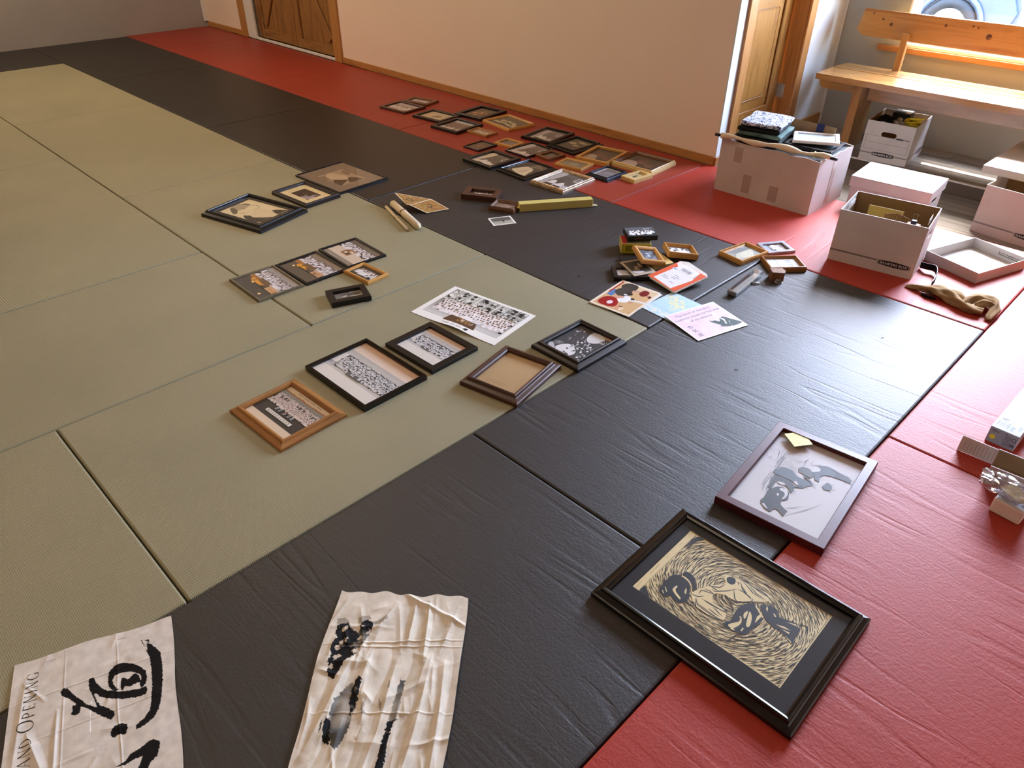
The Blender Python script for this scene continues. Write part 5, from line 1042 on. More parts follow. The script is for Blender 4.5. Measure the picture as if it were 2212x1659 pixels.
frame('H5', .024, .028, 'flat', 'black', None, bw_pair, 'small thick matt black frame lying askew on the green mat', G2)
frame('I1', .024, .036, 'out', 'oak', None, art_oak, 'oak frame with a dense crowd photo above a white banner', G3)
frame('I2', .022, .015, 'thin', 'black_gloss', None, old_group(6, 34, 5), 'large thin black frame with an old grey group photo', G3)
frame('I3', .018, .028, 'flat', 'black', None, old_group(4, 24, 6, .30, .36, .70), 'medium flat black frame with an old grey group photo', G3)
frame('I4', .034, .038, 'out', 'walnut', None, parchment, 'brown wooden frame holding a plain tan parchment', G2, pic='parchment')
frame('I5', .034, .036, 'out', 'darkbrown', None, many_figs, 'dark frame with a crowded black and white action photo at the black mat edge', G2)
frame('K1', .024, .017, 'step', 'gold_wood', None, pyramid, 'golden frame with a grey pointed shape, left one by the acrylic bar', 'small frames by the cartons')
frame('K2', .013, .020, 'flat', 'silver', None, white_row((.36, .33, .30), 7, 6, (.62, .68, .74), .3, .5), 'silver grey frame with a small snowy group photo on the red mat', 'small frames by the cartons')
frame('K3', .024, .018, 'step', 'oak', None, white_text, 'oak frame with a pale bluish print touching the wooden block', 'small frames by the cartons', pic='print')

def art_woodcut(P, w, h):
    r = random.Random(77); A = ART_W; INK = (.10, .11, .12); PAP = (.90, .83, .62)
    cx = -.0041; cy = .0148; T = lambda p: (p[0] - cx, p[1] - cy)
    P.rect(-w / 2, -h / 2, w / 2, h / 2, PAP)
    img = [T(p) for p in A[1][1]]; x0 = min(p[0] for p in img) + .001; x1 = min(w / 2 - .006, max(p[0] for p in img)); y0 = min(p[1] for p in img) + .004; y1 = min(h / 2 - .004, max(p[1] for p in img))
    cxx, cyy = T((.005, .030))
    # swirling gouge strokes round the two figures
    def fld(x, y):
        dx, dy = (x - cxx), (y - cyy) * 1.25; a = math.atan2(dy, dx) + PI / 2 + .16 + .12 * noise.noise((x * 30, y * 30, 0)); return math.cos(a), math.sin(a) / 1.1
    N_ = 1650; k = 0; pts = []
    nx = 56; ny = 40
    for i in range(nx):
        for j in range(ny):
            x = x0 + (x1 - x0) * (i + r.random()) / nx; y = y0 + (y1 - y0) * (j + r.random()) / ny; pts.append((x, y))
    r.shuffle(pts)
    for x, y in pts:
        Ls = r.uniform(.011, .030); q = [(x, y)]; n = 7
        for _ in range(n): fx, fy = fld(*q[-1]); q.append((q[-1][0] + fx * Ls / n, q[-1][1] + fy * Ls / n))
        q = [p for p in q if x0 <= p[0] <= x1 and y0 <= p[1] <= y1]
        if len(q) > 2: P.stroke(q, r.uniform(.0010, .0025), r.uniform(.0007, .0017), INK, True)
    for a, b in (((x0, y0), (x1, y0)), ((x0, y0), (x0, y1)), ((x1, y0), (x1, y1)), ((x0, y1), (x1, y1))): P.stroke([a, b], .0007, .0007, INK)
    for tg, q in A[2:]:
        q = [T(p) for p in q]
        if tg in ('K', 'fig'): P.poly([(max(x0, p[0]), p[1]) for p in q], INK)
        elif tg == 'gi': P.poly(q, PAP)
    for tg, q in A[2:]:
        q = [T(p) for p in q]
        if tg == 'head': P.ell(sum(p[0] for p in q) / len(q), sum(p[1] for p in q) / len(q), .0185, .0155, PAP, 12); P.poly(q, INK)
    for tg, q in A[2:]:
        if tg == 'cut': P.poly([T(p) for p in q], PAP)
    for tg, q in A[2:]:
        if tg == 'line':
            q = [T(p) for p in q]; s = []
            for i in range(len(q) - 1):
                for u in range(4): s.append((q[i][0] + (q[i + 1][0] - q[i][0]) * u / 4, q[i][1] + (q[i + 1][1] - q[i][1]) * u / 4))
            P.stroke(s + [q[-1]], .0036, .0024, INK, True)
    # pencilled margin notes too faint to read
    for (ya, yb, st) in ((-.055, -.012, .0016), (-.125, -.095, .003), (.02, .028, .002), (.085, .10, .002)):
        y = ya - cy
        while y < yb - cy: P.stroke([(x0 - .013 + r.uniform(-.001, .001), y), (x0 - .010, y + st * .6), (x0 - .0135, y + st)], .0005, .0003, (.45, .40, .32)); y += st * 1.6
frame('W', .032, .034, 'out', 'black_gloss', ('mount_black', .035, .042), art_woodcut, 'large glossy black frame with a swirling black and cream woodcut of two wrestling figures', G2 and None, off=(-.0041, .0148), pic='woodcut_print')

def art_ink(P, w, h):
    r = random.Random(5); A = ART_M; P.grad(-w / 2, -h / 2, w / 2, h / 2, (.80, .79, .79), (.76, .73, .73)); ox, oy = 0, .008
    T = lambda p: (max(-w / 2, min(w / 2, p[0] - ox)), max(-h / 2, min(h / 2, p[1] - oy)))
    for _ in range(240):
        x = r.gauss(-.045, .022); y = r.gauss(.05, .06); a = r.gauss(-2.2, .5); l = r.uniform(.01, .045); g = r.uniform(.55, .72)
        P.stroke([(x, y), (x + math.cos(a) * l / 2 + .002, y + math.sin(a) * l / 2), (x + math.cos(a) * l, y + math.sin(a) * l)], .0007, .0003, (g, g, g * 1.02), True)
    col = {'b': (.30, .34, .39), 'd': (.19, .21, .23), 'k': (.14, .15, .165), 'g': (.31, .33, .34), 'w': (.80, .79, .80)}
    for tg, q in A[1:]:
        q = [T(p) for p in q]
        if tg in col:
            if tg != 'w': q = [(x + r.uniform(-.0016, .0016), y + r.uniform(-.0016, .0016)) for i in range(len(q)) for (x, y) in (q[i], ((q[i][0] + q[(i + 1) % len(q)][0]) / 2, (q[i][1] + q[(i + 1) % len(q)][1]) / 2))]
            P.poly(q, col[tg])
        else: P.stroke(q, .0034 if tg == 'lk' else .0026, .0016, (.22, .24, .26) if tg == 'lk' else (.52, .53, .55), True)
    for tg, q in A[1:]:
        if tg in 'bd' and len(q) > 4:
            xs = [p[0] for p in q]; ys = [p[1] for p in q]
            for _ in range(16):
                i = r.randrange(len(q)); x, y = T(q[i]); a = r.uniform(-.6, .4); l = r.uniform(.006, .016)
                P.stroke([(x, y), (x + l * math.cos(a), y + l * math.sin(a))], .0009, .0003, tuple(v * 1.2 for v in col[tg]), False)
frame('M', .028, .0285, 'flat', 'maroon', None, art_ink, 'maroon frame with a grey ink painting of figures and a yellow note', off=(0, 0), pic='ink_painting')

# ================================================================== SMALL FRAMES AND PAPERS OF THE RIGHT-HAND PILE
def basis(c, yaw, pitch=0, roll=0):
    """pitch lifts the local +Y side, roll lifts the local +X side"""
    return Matrix.Translation(c) @ Matrix.Rotation(yaw, 4, 'Z') @ Matrix.Rotation(pitch, 4, 'X') @ Matrix.Rotation(-roll, 4, 'Y')
PG = 'small frames heaped on the black mat'
frame(None, .020, .030, 'flat', 'pine', None, tiny_print, 'pale gold flat frame mostly hidden under the tilted golden frame', PG, basis((-.347, .529, 0), math.radians(-21)), (.128, .118))
frame(None, .020, .020, 'flat', 'black', None, glow((.80, .80, .82), (.62, .55, .46), 15, 5), 'black frame with a pale photo at the bottom of the heap', PG, basis((-.356, .334, 0), math.radians(46)), (.168, .120))
frame(None, .022, .022, 'round', 'gold_wood', None, glow((.22, .22, .25), (.80, .82, .90), 16, 5), 'golden frame tilted on top of the heap with a dark photo', PG, basis((-.362, .476, .0450), math.radians(58), .125, -.20), (.127, .138))
frame(None, .030, .014, 'step', 'gold_wood', None, white_row((.55, .56, .55), 14, 4, (.8, .82, .83), .2, .6), 'deep golden frame standing clear behind the orange mailer', PG, basis((-.315, .680, .0125), math.radians(50), 0, -.139), (.151, .117))
def case(name, c, yaw, w, l, h, m, label, cat, group=None, art=None, front=None):
    r = empty(name, c, yaw, label, cat, group)
    box('shell', -w / 2, w / 2, -l / 2, l / 2, 0, h, m, r, .0018)
    if art: P = Pic(); art(P, w - .006, l - .006); P.build('cover_print', 'print', r, (0, 0, h + .0003))
    if front: P = Pic(); front(P, w - .006, h - .006); P.build('spine_print', 'print', r, (0, -l / 2 - .0003, h / 2), (PI / 2, 0, 0))
    return r
def art_tape(P, w, h):
    r = random.Random(3); X = lambda u: (u - .5) * w; Y = lambda v: (v - .5) * h
    P.grad(X(0), Y(0), X(1), Y(1), (.12, .12, .125), (.34, .35, .36)); P.rect(X(.62), Y(.74), X(.86), Y(.84), (.62, .63, .64)); P.rect(X(.2), Y(.66), X(.5), Y(.74), (.45, .46, .47))
    people(P, X(.05), X(.97), Y(.14), h * .2, 2, 9, h * .42, r, (.93, .93, .92), (.1, .1, .1), .3)
def art_tape_front(P, w, h):
    P.rect(-w / 2, -h / 2, w / 2, h / 2, (.045, .045, .05)); P.stroke([(-w * .30, -h * .15), (-w * .2, h * .12), (-w * .1, h * .18), (0, h * .05)], .0016, .0008, (.60, .30, .28)); P.stroke([(-w * .28, h * .02), (-w * .05, -h * .05)], .0016, .0008, (.60, .30, .28))
    for i in range(7): P.rect(w * (.12 + i * .035), -h * .08, w * (.14 + i * .035), h * .02, (.45, .45, .45))
def art_film(P, w, h):
    P.rect(-w / 2, -h / 2, w / 2, h / 2, (.30, .27, .12)); P.rect(-w / 2, -h / 2, -w * .33, h / 2, (.62, .12, .12))
def art_film_front(P, w, h):
    P.rect(-w / 2, -h / 2, w / 2, h / 2, (.74, .68, .14)); P.rect(-w * .36, -h * .25, w * .12, h * .32, (.36, .38, .10))
    for i in range(12): P.rect(-w * .33 + i * w * .036, -h * .2, -w * .33 + i * w * .036 + w * (.008 + .01 * (i % 3)), h * .26, (.66, .66, .16))
case('cardboard_film_box', (-.5175, .580, 0), math.radians(44), .147, .104, .053, 'yellow_card', 'yellow and red box under the black video cassette', 'box', None, art_film, art_film_front)
case('video_cassette', (-.525, .628, .0535), math.radians(51.5), .153, .110, .026, 'black_plastic', 'black video cassette case with a group of white figures, on the yellow box', 'video cassette', None, art_tape, art_tape_front)
case('black_case', (-.436, .440, 0), math.radians(46), .094, .094, .016, 'black_plastic', 'flat black plastic case under the grey photo card', 'case')
def sheet(name, c, yaw, w, l, art, label, cat, th=.0007, pitch=0, roll=0, m='mount_white', group=None, prm='print', z=None):
    o = box(name, -w / 2, w / 2, -l / 2, l / 2, 0, th, m); o.matrix_world = basis(c, yaw, pitch, roll); tag(o, label, cat, group)
    P = Pic(4e-6); art(P, w, l); P.build('printed_image', prm, o, (0, 0, th + .0002)); return o
def art_card3(P, w, h):
    X = lambda u: (u - .5) * w; Y = lambda v: (v - .5) * h
    P.rect(X(0), Y(0), X(1), Y(1), (.66, .60, .52)); P.rect(X(.1), Y(.12), X(.86), Y(.9), (.24, .22, .19))
    for x, y in ((.46, .62), (.62, .38)): P.ell(X(x + .06), Y(y + .02), w * .1, h * .14, (.12, .1, .09), 12); P.ell(X(x), Y(y), w * .09, h * .12, (.55, .44, .36), 12); P.ell(X(x - .12), Y(y + .04), w * .09, h * .05, (.72, .65, .55), 10)
    P.poly([(X(.66), Y(.12)), (X(.86), Y(.12)), (X(.86), Y(.62)), (X(.76), Y(.5)), (X(.7), Y(.2))], (.78, .77, .76))
sheet('photo_card', (-.352, .385, .0225), math.radians(-24), .152, .118, art_card3, 'grey mounted snapshot of two faces leaning on the heap', 'photograph', .003, .0, -.02, 'mount_gray')
def art_mailer(P, w, h):
    r = random.Random(2); X = lambda u: (u - .5) * w; Y = lambda v: (v - .5) * h
    P.sm = False; P.rect(X(0), Y(0), X(1), Y(1), (.86, .34, .13))
    P.poly([(X(.02), Y(.9)), (X(.30), Y(.72)), (X(.42), Y(.97)), (X(.02), Y(1))], (.90, .88, .86))
    P.poly([(X(.14), Y(.06)), (X(.82), Y(.02)), (X(.90), Y(.62)), (X(.78), Y(.99)), (X(.22), Y(1)), (X(.16), Y(.70))], (.90, .89, .89))
    for i in range(22): P.rect(X(.34 + i * .0155), Y(.74), X(.34 + i * .0155 + r.uniform(.003, .010)), Y(.86), (.2, .2, .22))
    for i in range(10): P.rect(X(.80 + (i % 2) * .012), Y(.70 + i * .022), X(.90), Y(.706 + i * .022), (.4, .36, .36))
    for x, y, n in ((.42, .48, 7), (.45, .42, 8), (.44, .36, 6), (.22, .30, 6), (.22, .24, 9), (.56, .2, 6)):
        for k in range(n): P.rect(X(x + k * .026), Y(y), X(x + k * .026 + r.uniform(.008, .02)), Y(y + .022), (.28, .3, .34))
    P.rect(X(.28), Y(.69), X(.80), Y(.694), (.4, .42, .45)); P.rect(X(.12), Y(.66), X(.26), Y(.72), (.62, .72, .78))
ml = box('padded_mailer', -.092, .092, -.105, .105, 0, .011, 'mount_white', None, .005, 2); ml.matrix_world = basis((-.165, .440, .0165), math.radians(-11), .095, -.045)
tag(ml, 'white and orange padded mailer with a barcode label', 'envelope')
P = Pic(); art_mailer(P, .176, .202); P.build('address_label', 'card', ml, (0, 0, .0114))
prism('flap', [(-.094, .103), (.092, .103), (.07, .122), (-.06, .132)], .006, .009, 'mount_white', ml)

def art_people_photo(P, w, h):
    """colour snapshot, its top turned towards local +X"""
    X = lambda u: (u - .5) * w; Y = lambda v: (v - .5) * h
    P.rect(X(0), Y(0), X(1), Y(1), (.90, .85, .76)); P.rect(X(.06), Y(.04), X(.97), Y(.95), (.80, .66, .48)); P.poly([(X(.06), Y(.9)), (X(.9), Y(.70)), (X(.97), Y(.78)), (X(.97), Y(.95)), (X(.06), Y(.95))], (.84, .74, .60)); P.rect(X(.05), Y(.5), X(.09), Y(.95), (.66, .16, .17))
    P.poly([(X(.60), Y(.42)), (X(.97), Y(.50)), (X(.97), Y(.56)), (X(.62), Y(.50))], (.85, .83, .80)); P.poly([(X(.10), Y(.80)), (X(.40), Y(.62)), (X(.52), Y(.66)), (X(.50), Y(.98)), (X(.20), Y(.98))], (.22, .21, .20)); P.poly([(X(.08), Y(.42)), (X(.22), Y(.40)), (X(.24), Y(.62)), (X(.10), Y(.64))], (.32, .47, .66))
    P.poly([(X(.14), Y(.56)), (X(.44), Y(.42)), (X(.52), Y(.56)), (X(.5), Y(.78)), (X(.26), Y(.82)), (X(.16), Y(.7))], (.25, .24, .23)); P.ell(X(.5), Y(.64), w * .07, h * .05, (.14, .12, .11), 9); P.ell(X(.44), Y(.58), w * .05, h * .03, (.8, .8, .78), 8)
    P.poly([(X(.40), Y(.34)), (X(.52), Y(.30)), (X(.66), Y(.36)), (X(.64), Y(.54)), (X(.50), Y(.58)), (X(.40), Y(.46))], (.90, .90, .92)); P.ell(X(.71), Y(.40), w * .055, h * .045, (.78, .58, .48), 10); P.ell(X(.67), Y(.52), w * .06, h * .04, (.17, .16, .16), 4)
    P.poly([(X(.62), Y(.76)), (X(.74), Y(.68)), (X(.84), Y(.74)), (X(.82), Y(.90)), (X(.66), Y(.92))], (.45, .11, .13)); P.ell(X(.88), Y(.76), w * .05, h * .045, (.72, .50, .40), 10); P.ell(X(.92), Y(.74), w * .03, h * .045, (.13, .1, .1), 8); P.poly([(X(.50), Y(.70)), (X(.64), Y(.80)), (X(.60), Y(.84)), (X(.46), Y(.78))], (.76, .60, .50))
    P.poly([(X(.10), Y(.12)), (X(.22), Y(.06)), (X(.48), Y(.08)), (X(.56), Y(.16)), (X(.50), Y(.30)), (X(.34), Y(.40)), (X(.18), Y(.38)), (X(.10), Y(.28))], (.60, .10, .12)); P.poly([(X(.28), Y(.18)), (X(.35), Y(.14)), (X(.42), Y(.18)), (X(.40), Y(.27)), (X(.30), Y(.27))], (.88, .82, .84)); P.poly([(X(.24), Y(.38)), (X(.40), Y(.40)), (X(.50), Y(.48)), (X(.44), Y(.52)), (X(.28), Y(.46))], (.80, .60, .50))
    P.ell(X(.63), Y(.15), w * .08, h * .07, (.82, .60, .48), 12); P.ell(X(.70), Y(.13), w * .05, h * .06, (.88, .80, .68), 10); P.ell(X(.62), Y(.19), w * .02, h * .015, (.2, .2, .2), 6); P.ell(X(.66), Y(.20), w * .02, h * .015, (.2, .2, .2), 6); P.ell(X(.93), Y(.10), w * .012, h * .01, (.2, .15, .1), 6)
blank = lambda c: (lambda P, w, h: P.rect(-w / 2, -h / 2, w / 2, h / 2, c))
fx, fy, fa, fw_, fl_ = FR['photo']
for i, (dx, dy, da) in enumerate(((.008, .004, -.05), (.004, -.003, .03))):
    sheet('loose_print', (fx + dx, fy + dy, .0020 + i * .0012), fa + da, fw_ - .006, fl_ - .004, blank((.86, .80, .70) if i else (.9, .88, .84)), ('bottom' if i == 0 else 'middle') + ' sheet of the little stack under the colour snapshot of people', 'photograph')
sheet('colour_photograph', (fx, fy, .0046), fa, fw_, fl_, art_people_photo, 'colour snapshot of seated people, one in a red shirt, on top of loose prints', 'photograph', prm='photo')
def art_map(P, w, h):
    r = random.Random(6); X = lambda u: (u - .5) * w; Y = lambda v: (v - .5) * h
    P.rect(X(0), Y(0), X(1), Y(1), (.70, .82, .86))
    for _ in range(70): x, y = r.gauss(.5, .18), r.gauss(.62, .1); P.ell(X(min(.95, max(.04, x))), Y(min(.93, max(.06, y - (x - .5) * .5))), w * r.uniform(.02, .06), h * r.uniform(.015, .05), r.choice([(.85, .86, .70), (.82, .84, .74), (.88, .86, .66)]), 7, r.random() * 3)
    for _ in range(26): x, y = r.uniform(.02, .6), r.uniform(.04, .2); P.ell(X(x), Y(y), w * r.uniform(.03, .07), h * r.uniform(.02, .05), (.84, .86, .82), 7)
    for a in ((.0, .30, .98, .26), (0, .72, 1, .70), (.86, 0, .9, 1)): P.stroke([(X(a[0]), Y(a[1])), (X(a[2]), Y(a[3]))], .0012, .0012, (.52, .66, .72))
    P.poly([(X(.9), Y(.72)), (X(1), Y(.70)), (X(1), Y(.9)), (X(.93), Y(.84))], (.6, .76, .82))
sheet('folded_map', (-.030, .222, .0008), math.radians(-4), .182, .222, art_map, 'pale blue folded map with yellow land, beside the colour snapshot', 'map', .0009)
def art_pink(P, w, h):
    r = random.Random(1); X = lambda u: (u - .5) * w; Y = lambda v: (v - .5) * h
    P.rect(X(0), Y(0), X(1), Y(1), (.93, .89, .92)); P.rect(X(.035), Y(.03), X(.965), Y(.97), (.90, .80, .86))
    for _ in range(26): P.ell(X(r.uniform(.1, .9)), Y(r.uniform(.08, .92)), w * r.uniform(.04, .1), h * r.uniform(.02, .06), r.choice([(.90, .82, .875), (.88, .765, .835), (.91, .84, .89)]), 12, r.random() * 3)
    ink = (.20, .17, .22); a = PI / 2 + .02
    P.text('The hours of mundane', X(.17), Y(.13), .020, ink, a, .70 * h); P.text('repetition create the fine edge', X(.30), Y(.04), .020, ink, a, .90 * h); P.text('of excellence', X(.42), Y(.26), .020, ink, a, .44 * h)
    for i, ch in enumerate('\u5408\u6c17\u9053'): P.text(ch, X(.60 + i * .15), Y(.10), .026, ink, a)
    cx, cy = P0['pink']
    for tg, q in ART_H[1:]: P.poly([(x - cx, y - cy) for x, y in q], (.20, .27, .25) if tg == 'hand' else (.93, .88, .91))
P0 = {'pink': (sum(p[0] for p in ART_H[0][1]) / 4, sum(p[1] for p in ART_H[0][1]) / 4)}
px_, py_, pa_, pw_, pl_ = FR['pink']
sheet('pink_card', (px_, py_, .0050), pa_, pw_, pl_, art_pink, 'pink printed sheet with a quotation and a dark green hand', 'card', pitch=0, roll=-.02)
def art_poster(P, w, h):
    r = random.Random(14); X = lambda u: (u - .5) * w; Y = lambda v: (v - .5) * h
    P.rect(X(0), Y(0), X(1), Y(1), (.92, .91, .88))
    x0, x1 = .055, .945
    cells = [(x0, .395, .79, .955), (.405, .60, .79, .955), (.61, x1, .79, .955), (x0, .395, .64, .785), (.405, .60, .64, .785), (.61, .70, .64, .785), (.705, .82, .64, .785), (.825, x1, .64, .785)]
    cells = [(.055, .15), (.155, .27), (.275, .385), (.395, .50), (.505, .61), (.62, .72), (.725, .83), (.835, .945)]
    for va, vb in ((.80, .95), (.64, .79)):
        for i, (a, b) in enumerate(cells):
            P.rect(X(a), Y(va), X(b), Y(vb), r.choice([(.62, .62, .58), (.72, .71, .67), (.5, .5, .47)]))
            for _ in range(6):
                cx, cy = r.uniform(a + .02, b - .02), r.uniform(va + .02, vb - .02); k = r.uniform(.010, .030)
                P.poly([(X(max(a, cx - k)), Y(cy)), (X(cx), Y(min(vb, cy + k * 1.6))), (X(min(b, cx + k)), Y(cy + k * .3)), (X(cx + k * .3), Y(max(va, cy - k * 1.5)))], r.choice([(.10, .09, .08), (.88, .88, .84), (.12, .11, .1), (.82, .82, .78)]))
    P.grad(X(x0), Y(.16), X(x1), Y(.62), (.80, .79, .77), (.50, .48, .44)); P.rect(X(.09), Y(.34), X(.17), Y(.44), (.42, .41, .38)); P.rect(X(.10), Y(.40), X(.16), Y(.47), (.34, .33, .3))
    people(P, X(.10), X(.93), Y(.27), h * .066, 5, 24, h * .15, r, (.93, .90, .89), (.30, .21, .13), .06, (.60, .42, .26))
    P.poly([(X(.33), Y(.12)), (X(.70), Y(.12)), (X(.66), Y(.27)), (X(.35), Y(.29))], (.33, .22, .12)); P.poly([(X(.45), Y(.17)), (X(.62), Y(.16)), (X(.6), Y(.26)), (X(.46), Y(.27))], (.58, .42, .22)); P.rect(X(.50), Y(.20), X(.535), Y(.26), (.86, .80, .70)); P.rect(X(.60), Y(.19), X(.635), Y(.24), (.84, .78, .68))
    for i in range(11): P.stroke([(X(.36 + i * .021), Y(.045)), (X(.367 + i * .021), Y(.045 + r.uniform(.02, .035))), (X(.374 + i * .021), Y(.045))], .0022, .0016, (.2, .19, .18)) if i not in (4, 7) else None
    P.poly([(X(.61), Y(.05)), (X(.63), Y(.085)), (X(.66), Y(.08)), (X(.655), Y(.035)), (X(.63), Y(.04))], (.1, .1, .1))
px_, py_, pa_, pw_, pl_ = FR['poster']
# poster: a long thin sheet with a slightly buckled lower edge
def poster_z(x, y): return max(0, .010 * math.exp(-((x - .015) / .085) ** 2) * max(0, (-y - .02) / .13)) ** 1.0 + .0006
vs = []; fs = []; nx, ny = 44, 30
for j in range(ny + 1):
    for i in range(nx + 1): x = (i / nx - .5) * pw_; y = (j / ny - .5) * pl_; vs.append((x, y, poster_z(x, y)))
for j in range(ny):
    for i in range(nx): a = j * (nx + 1) + i; fs.append((a, a + 1, a + nx + 2, a + nx + 1))
po = mesh('paper_poster', vs, fs, 'mount_white', None, (px_, py_, .0002), (0, 0, pa_), True); tag(po, 'unframed white bordered poster of a large group in white with rows of small photos', 'poster')
P = Pic(4e-6); art_poster(P, pw_, pl_)
bmq = bmesh.new(); cl = bmq.loops.layers.float_color.new('Col')
vv = [bmq.verts.new(v) for v in P.v]
for f_ in P.f:
    try: fc = bmq.faces.new([vv[i] for i in f_])
    except ValueError: continue
    for lp in fc.loops: lp[cl] = P.c[f_[[vv[i] for i in f_].index(lp.vert)]]
big = [e for e in bmq.edges if e.calc_length() > .03]
for _ in range(4):
    big = [e for e in bmq.edges if e.calc_length() > .03]
    if big: bmesh.ops.subdivide_edges(bmq, edges=big, cuts=1, use_grid_fill=True)
bmesh.ops.triangulate(bmq, faces=bmq.faces)
for v in bmq.verts: v.co.z += poster_z(v.co.x, v.co.y) + .0006
bm_obj('printed_image', bmq, 'print', po)
def art_postcard(P, w, h):
    X = lambda u: (u - .5) * w; Y = lambda v: (v - .5) * h
    P.rect(X(0), Y(0), X(1), Y(1), (.92, .91, .88)); P.grad(X(.07), Y(.08), X(.93), Y(.92), (.70, .68, .62), (.50, .48, .44)); P.rect(X(.08), Y(.5), X(.92), Y(.92), (.36, .35, .32)); P.poly([(X(.5), Y(.34)), (X(.58), Y(.34)), (X(.57), Y(.56)), (X(.52), Y(.56))], (.12, .11, .1))
cx_, cy_, ca_, cw_, cl_ = FR['card']
sheet('postcard', (cx_, cy_, .0004), ca_ + PI / 2 + .15, cl_ - .012, cw_ - .006, art_postcard, 'white bordered black and white postcard alone on the black mat', 'postcard')
def art_note(P, w, h):
    P.rect(-w / 2, -h / 2, w / 2, h / 2, (.86, .84, .50)); r = random.Random(4)
    for j in range(7):
        x = -w * .38
        while x < w * .36: k = r.uniform(.002, .006); P.stroke([(x, h * (.32 - j * .09)), (x + k / 2, h * (.34 - j * .09)), (x + k, h * (.32 - j * .09))], .0006, .0004, (.45, .44, .28)); x += k + .0016
sheet('sticky_note', (.806, -.268, .0252), math.radians(-34), .068, .066, art_note, 'yellow handwritten sticky note on the glass of the maroon frame', 'note', pitch=-.0, roll=.0, m='yellow_card')

# long yellow box
yb = empty('long_yellow_box', (-1.170, .703, 0), math.radians(56.7), 'long pale yellow cardboard tube box on the black mat', 'box')
box('carton_body', -.213, .213, -.024, .024, 0, .045, 'yellow_card', yb, .0015)
prism('end_flap', [(.214, -.02), (.236, -.026), (.244, -.012), (.232, .004), (.214, .006)], .004, .006, 'cream_paper', yb); prism('end_flap', [(-.214, -.022), (-.224, -.018), (-.224, .012), (-.214, .02)], .02, .022, 'yellow_card', yb)

# rolled paper scrolls and the folded painted print on the mat edge
sr = empty('rolled_scroll', (-1.64, -.004, 0), math.radians(-16), 'cream rolled paper scroll lying across the green mat edge', 'scroll')
tube('roll', [(-.178, 0, .021), (.178, 0, .021)], .020, 'cream_paper', sr, 18); tube('inner_core', [(.176, 0, .020), (.190, 0, .020)], .012, 'mount_cream', sr, 14); tube('cord', [(-.02 + .0 * i, .0225 * math.cos(i * .55), .0225 + .0222 * math.sin(i * .55)) for i in range(13)], .0018, 'oak_dark', sr, 6)
st_ = empty('thin_scroll', (-1.655, -.052, 0), math.radians(-18.5), 'thin cream scroll stick tied beside the larger roll', 'scroll')
tube('stick', [(-.18, 0, .0095), (.17, 0, .0095)], .0088, 'cream_paper', st_, 12); tube('string', [(-.03, .012, .004), (-.02, 0, .0195), (.0, -.010, .014), (.02, .004, .0195), (.035, .012, .006)], .0014, 'oak_dark', st_, 5)
def art_dragon(P, w, h):
    r = random.Random(12); P.rect(-w / 2, -h / 2, w / 2, h / 2, (.84, .78, .66)); P.rect(-w * .45, -h * .45, w * .45, h * .45, (.62, .47, .24))
    for _ in range(50): P.ell(r.uniform(-.42, .42) * w, r.uniform(-.42, .42) * h, w * r.uniform(.02, .07), h * r.uniform(.02, .06), r.choice([(.60, .38, .2), (.66, .55, .28), (.52, .42, .22), (.64, .44, .34)]), 7, r.random() * 3)
    P.stroke([(-w * .4, -h * .1), (-w * .2, h * .1), (0, -h * .05), (w * .2, h * .15), (w * .38, 0)], .010, .004, (.25, .27, .24), True); P.stroke([(-w * .1, h * .02), (w * .05, h * .25), (w * .3, h * .3)], .006, .003, (.28, .3, .26), True)
pr = empty('folded_print', (-1.70, .12, 0), 0, 'folded ochre painted print with one half propped on the scroll', 'print')
def bil(q, u, v): return tuple((1 - u) * (1 - v) * q[0][k] + u * (1 - v) * q[1][k] + u * v * q[2][k] + (1 - u) * v * q[3][k] for k in range(3))
for q in ([(-1.752, .274, .004), (-1.570, .252, .002), (-1.606, .120, .004), (-1.69, .07, .040)], [(-1.853, .090, .062), (-1.748, .272, .0045), (-1.688, .071, .0405), (-1.70, .055, .0445)]):
    q = [(a + 1.70, b - .12, c) for a, b, c in q]; n = 12
    vs = [bil(q, i / n, j / n) for j in range(n + 1) for i in range(n + 1)]; vs += [(x, y, z + .0008) for x, y, z in vs]; k = (n + 1) ** 2; fs = []
    for j in range(n):
        for i in range(n): a = j * (n + 1) + i; fs += [(a + n + 1, a + n + 2, a + 1, a), (a + k, a + k + 1, a + k + n + 2, a + k + n + 1)]
    mesh('leaf', vs, fs, 'cream_paper', pr)
    r = random.Random(12); P = Pic(0)
    for i in range(1, 23):
        for j in range(1, 23):
            c = (.62, .47, .24); t_ = noise.noise((i * .35, j * .35, q[0][2] * 50)) + .4 * noise.noise((i * .9, j * .9, 3))
            c = (.60, .38, .20) if t_ > .25 else (.66, .55, .28) if t_ < -.2 else (.64, .47, .30) if t_ > 0 else c
            P.last = lin(c); P.z = 0; P.quad([(i / 24, j / 24), ((i + 1) / 24, j / 24), ((i + 1) / 24, (j + 1) / 24), (i / 24, (j + 1) / 24)], c)
    P.z = .0002; P.stroke([(.1 + .08 * i, .45 + .12 * math.sin(i * 1.1)) for i in range(11)], .06, .03, (.20, .23, .20), True); P.z = .0003; P.stroke([(.3 + .05 * i, .6 + .12 * math.sin(i * .9 + 1)) for i in range(9)], .04, .02, (.24, .26, .22), True); P.stroke([(.5 + .03 * i, .3 - .02 * i) for i in range(8)], .03, .01, (.7, .42, .38), True)
    v = [(lambda b: (b[0], b[1], b[2] + .0011 + z))(bil(q, x, y)) for x, y, z in P.v]
    mesh('painting', v, P.f, 'print', pr, cols=P.c)

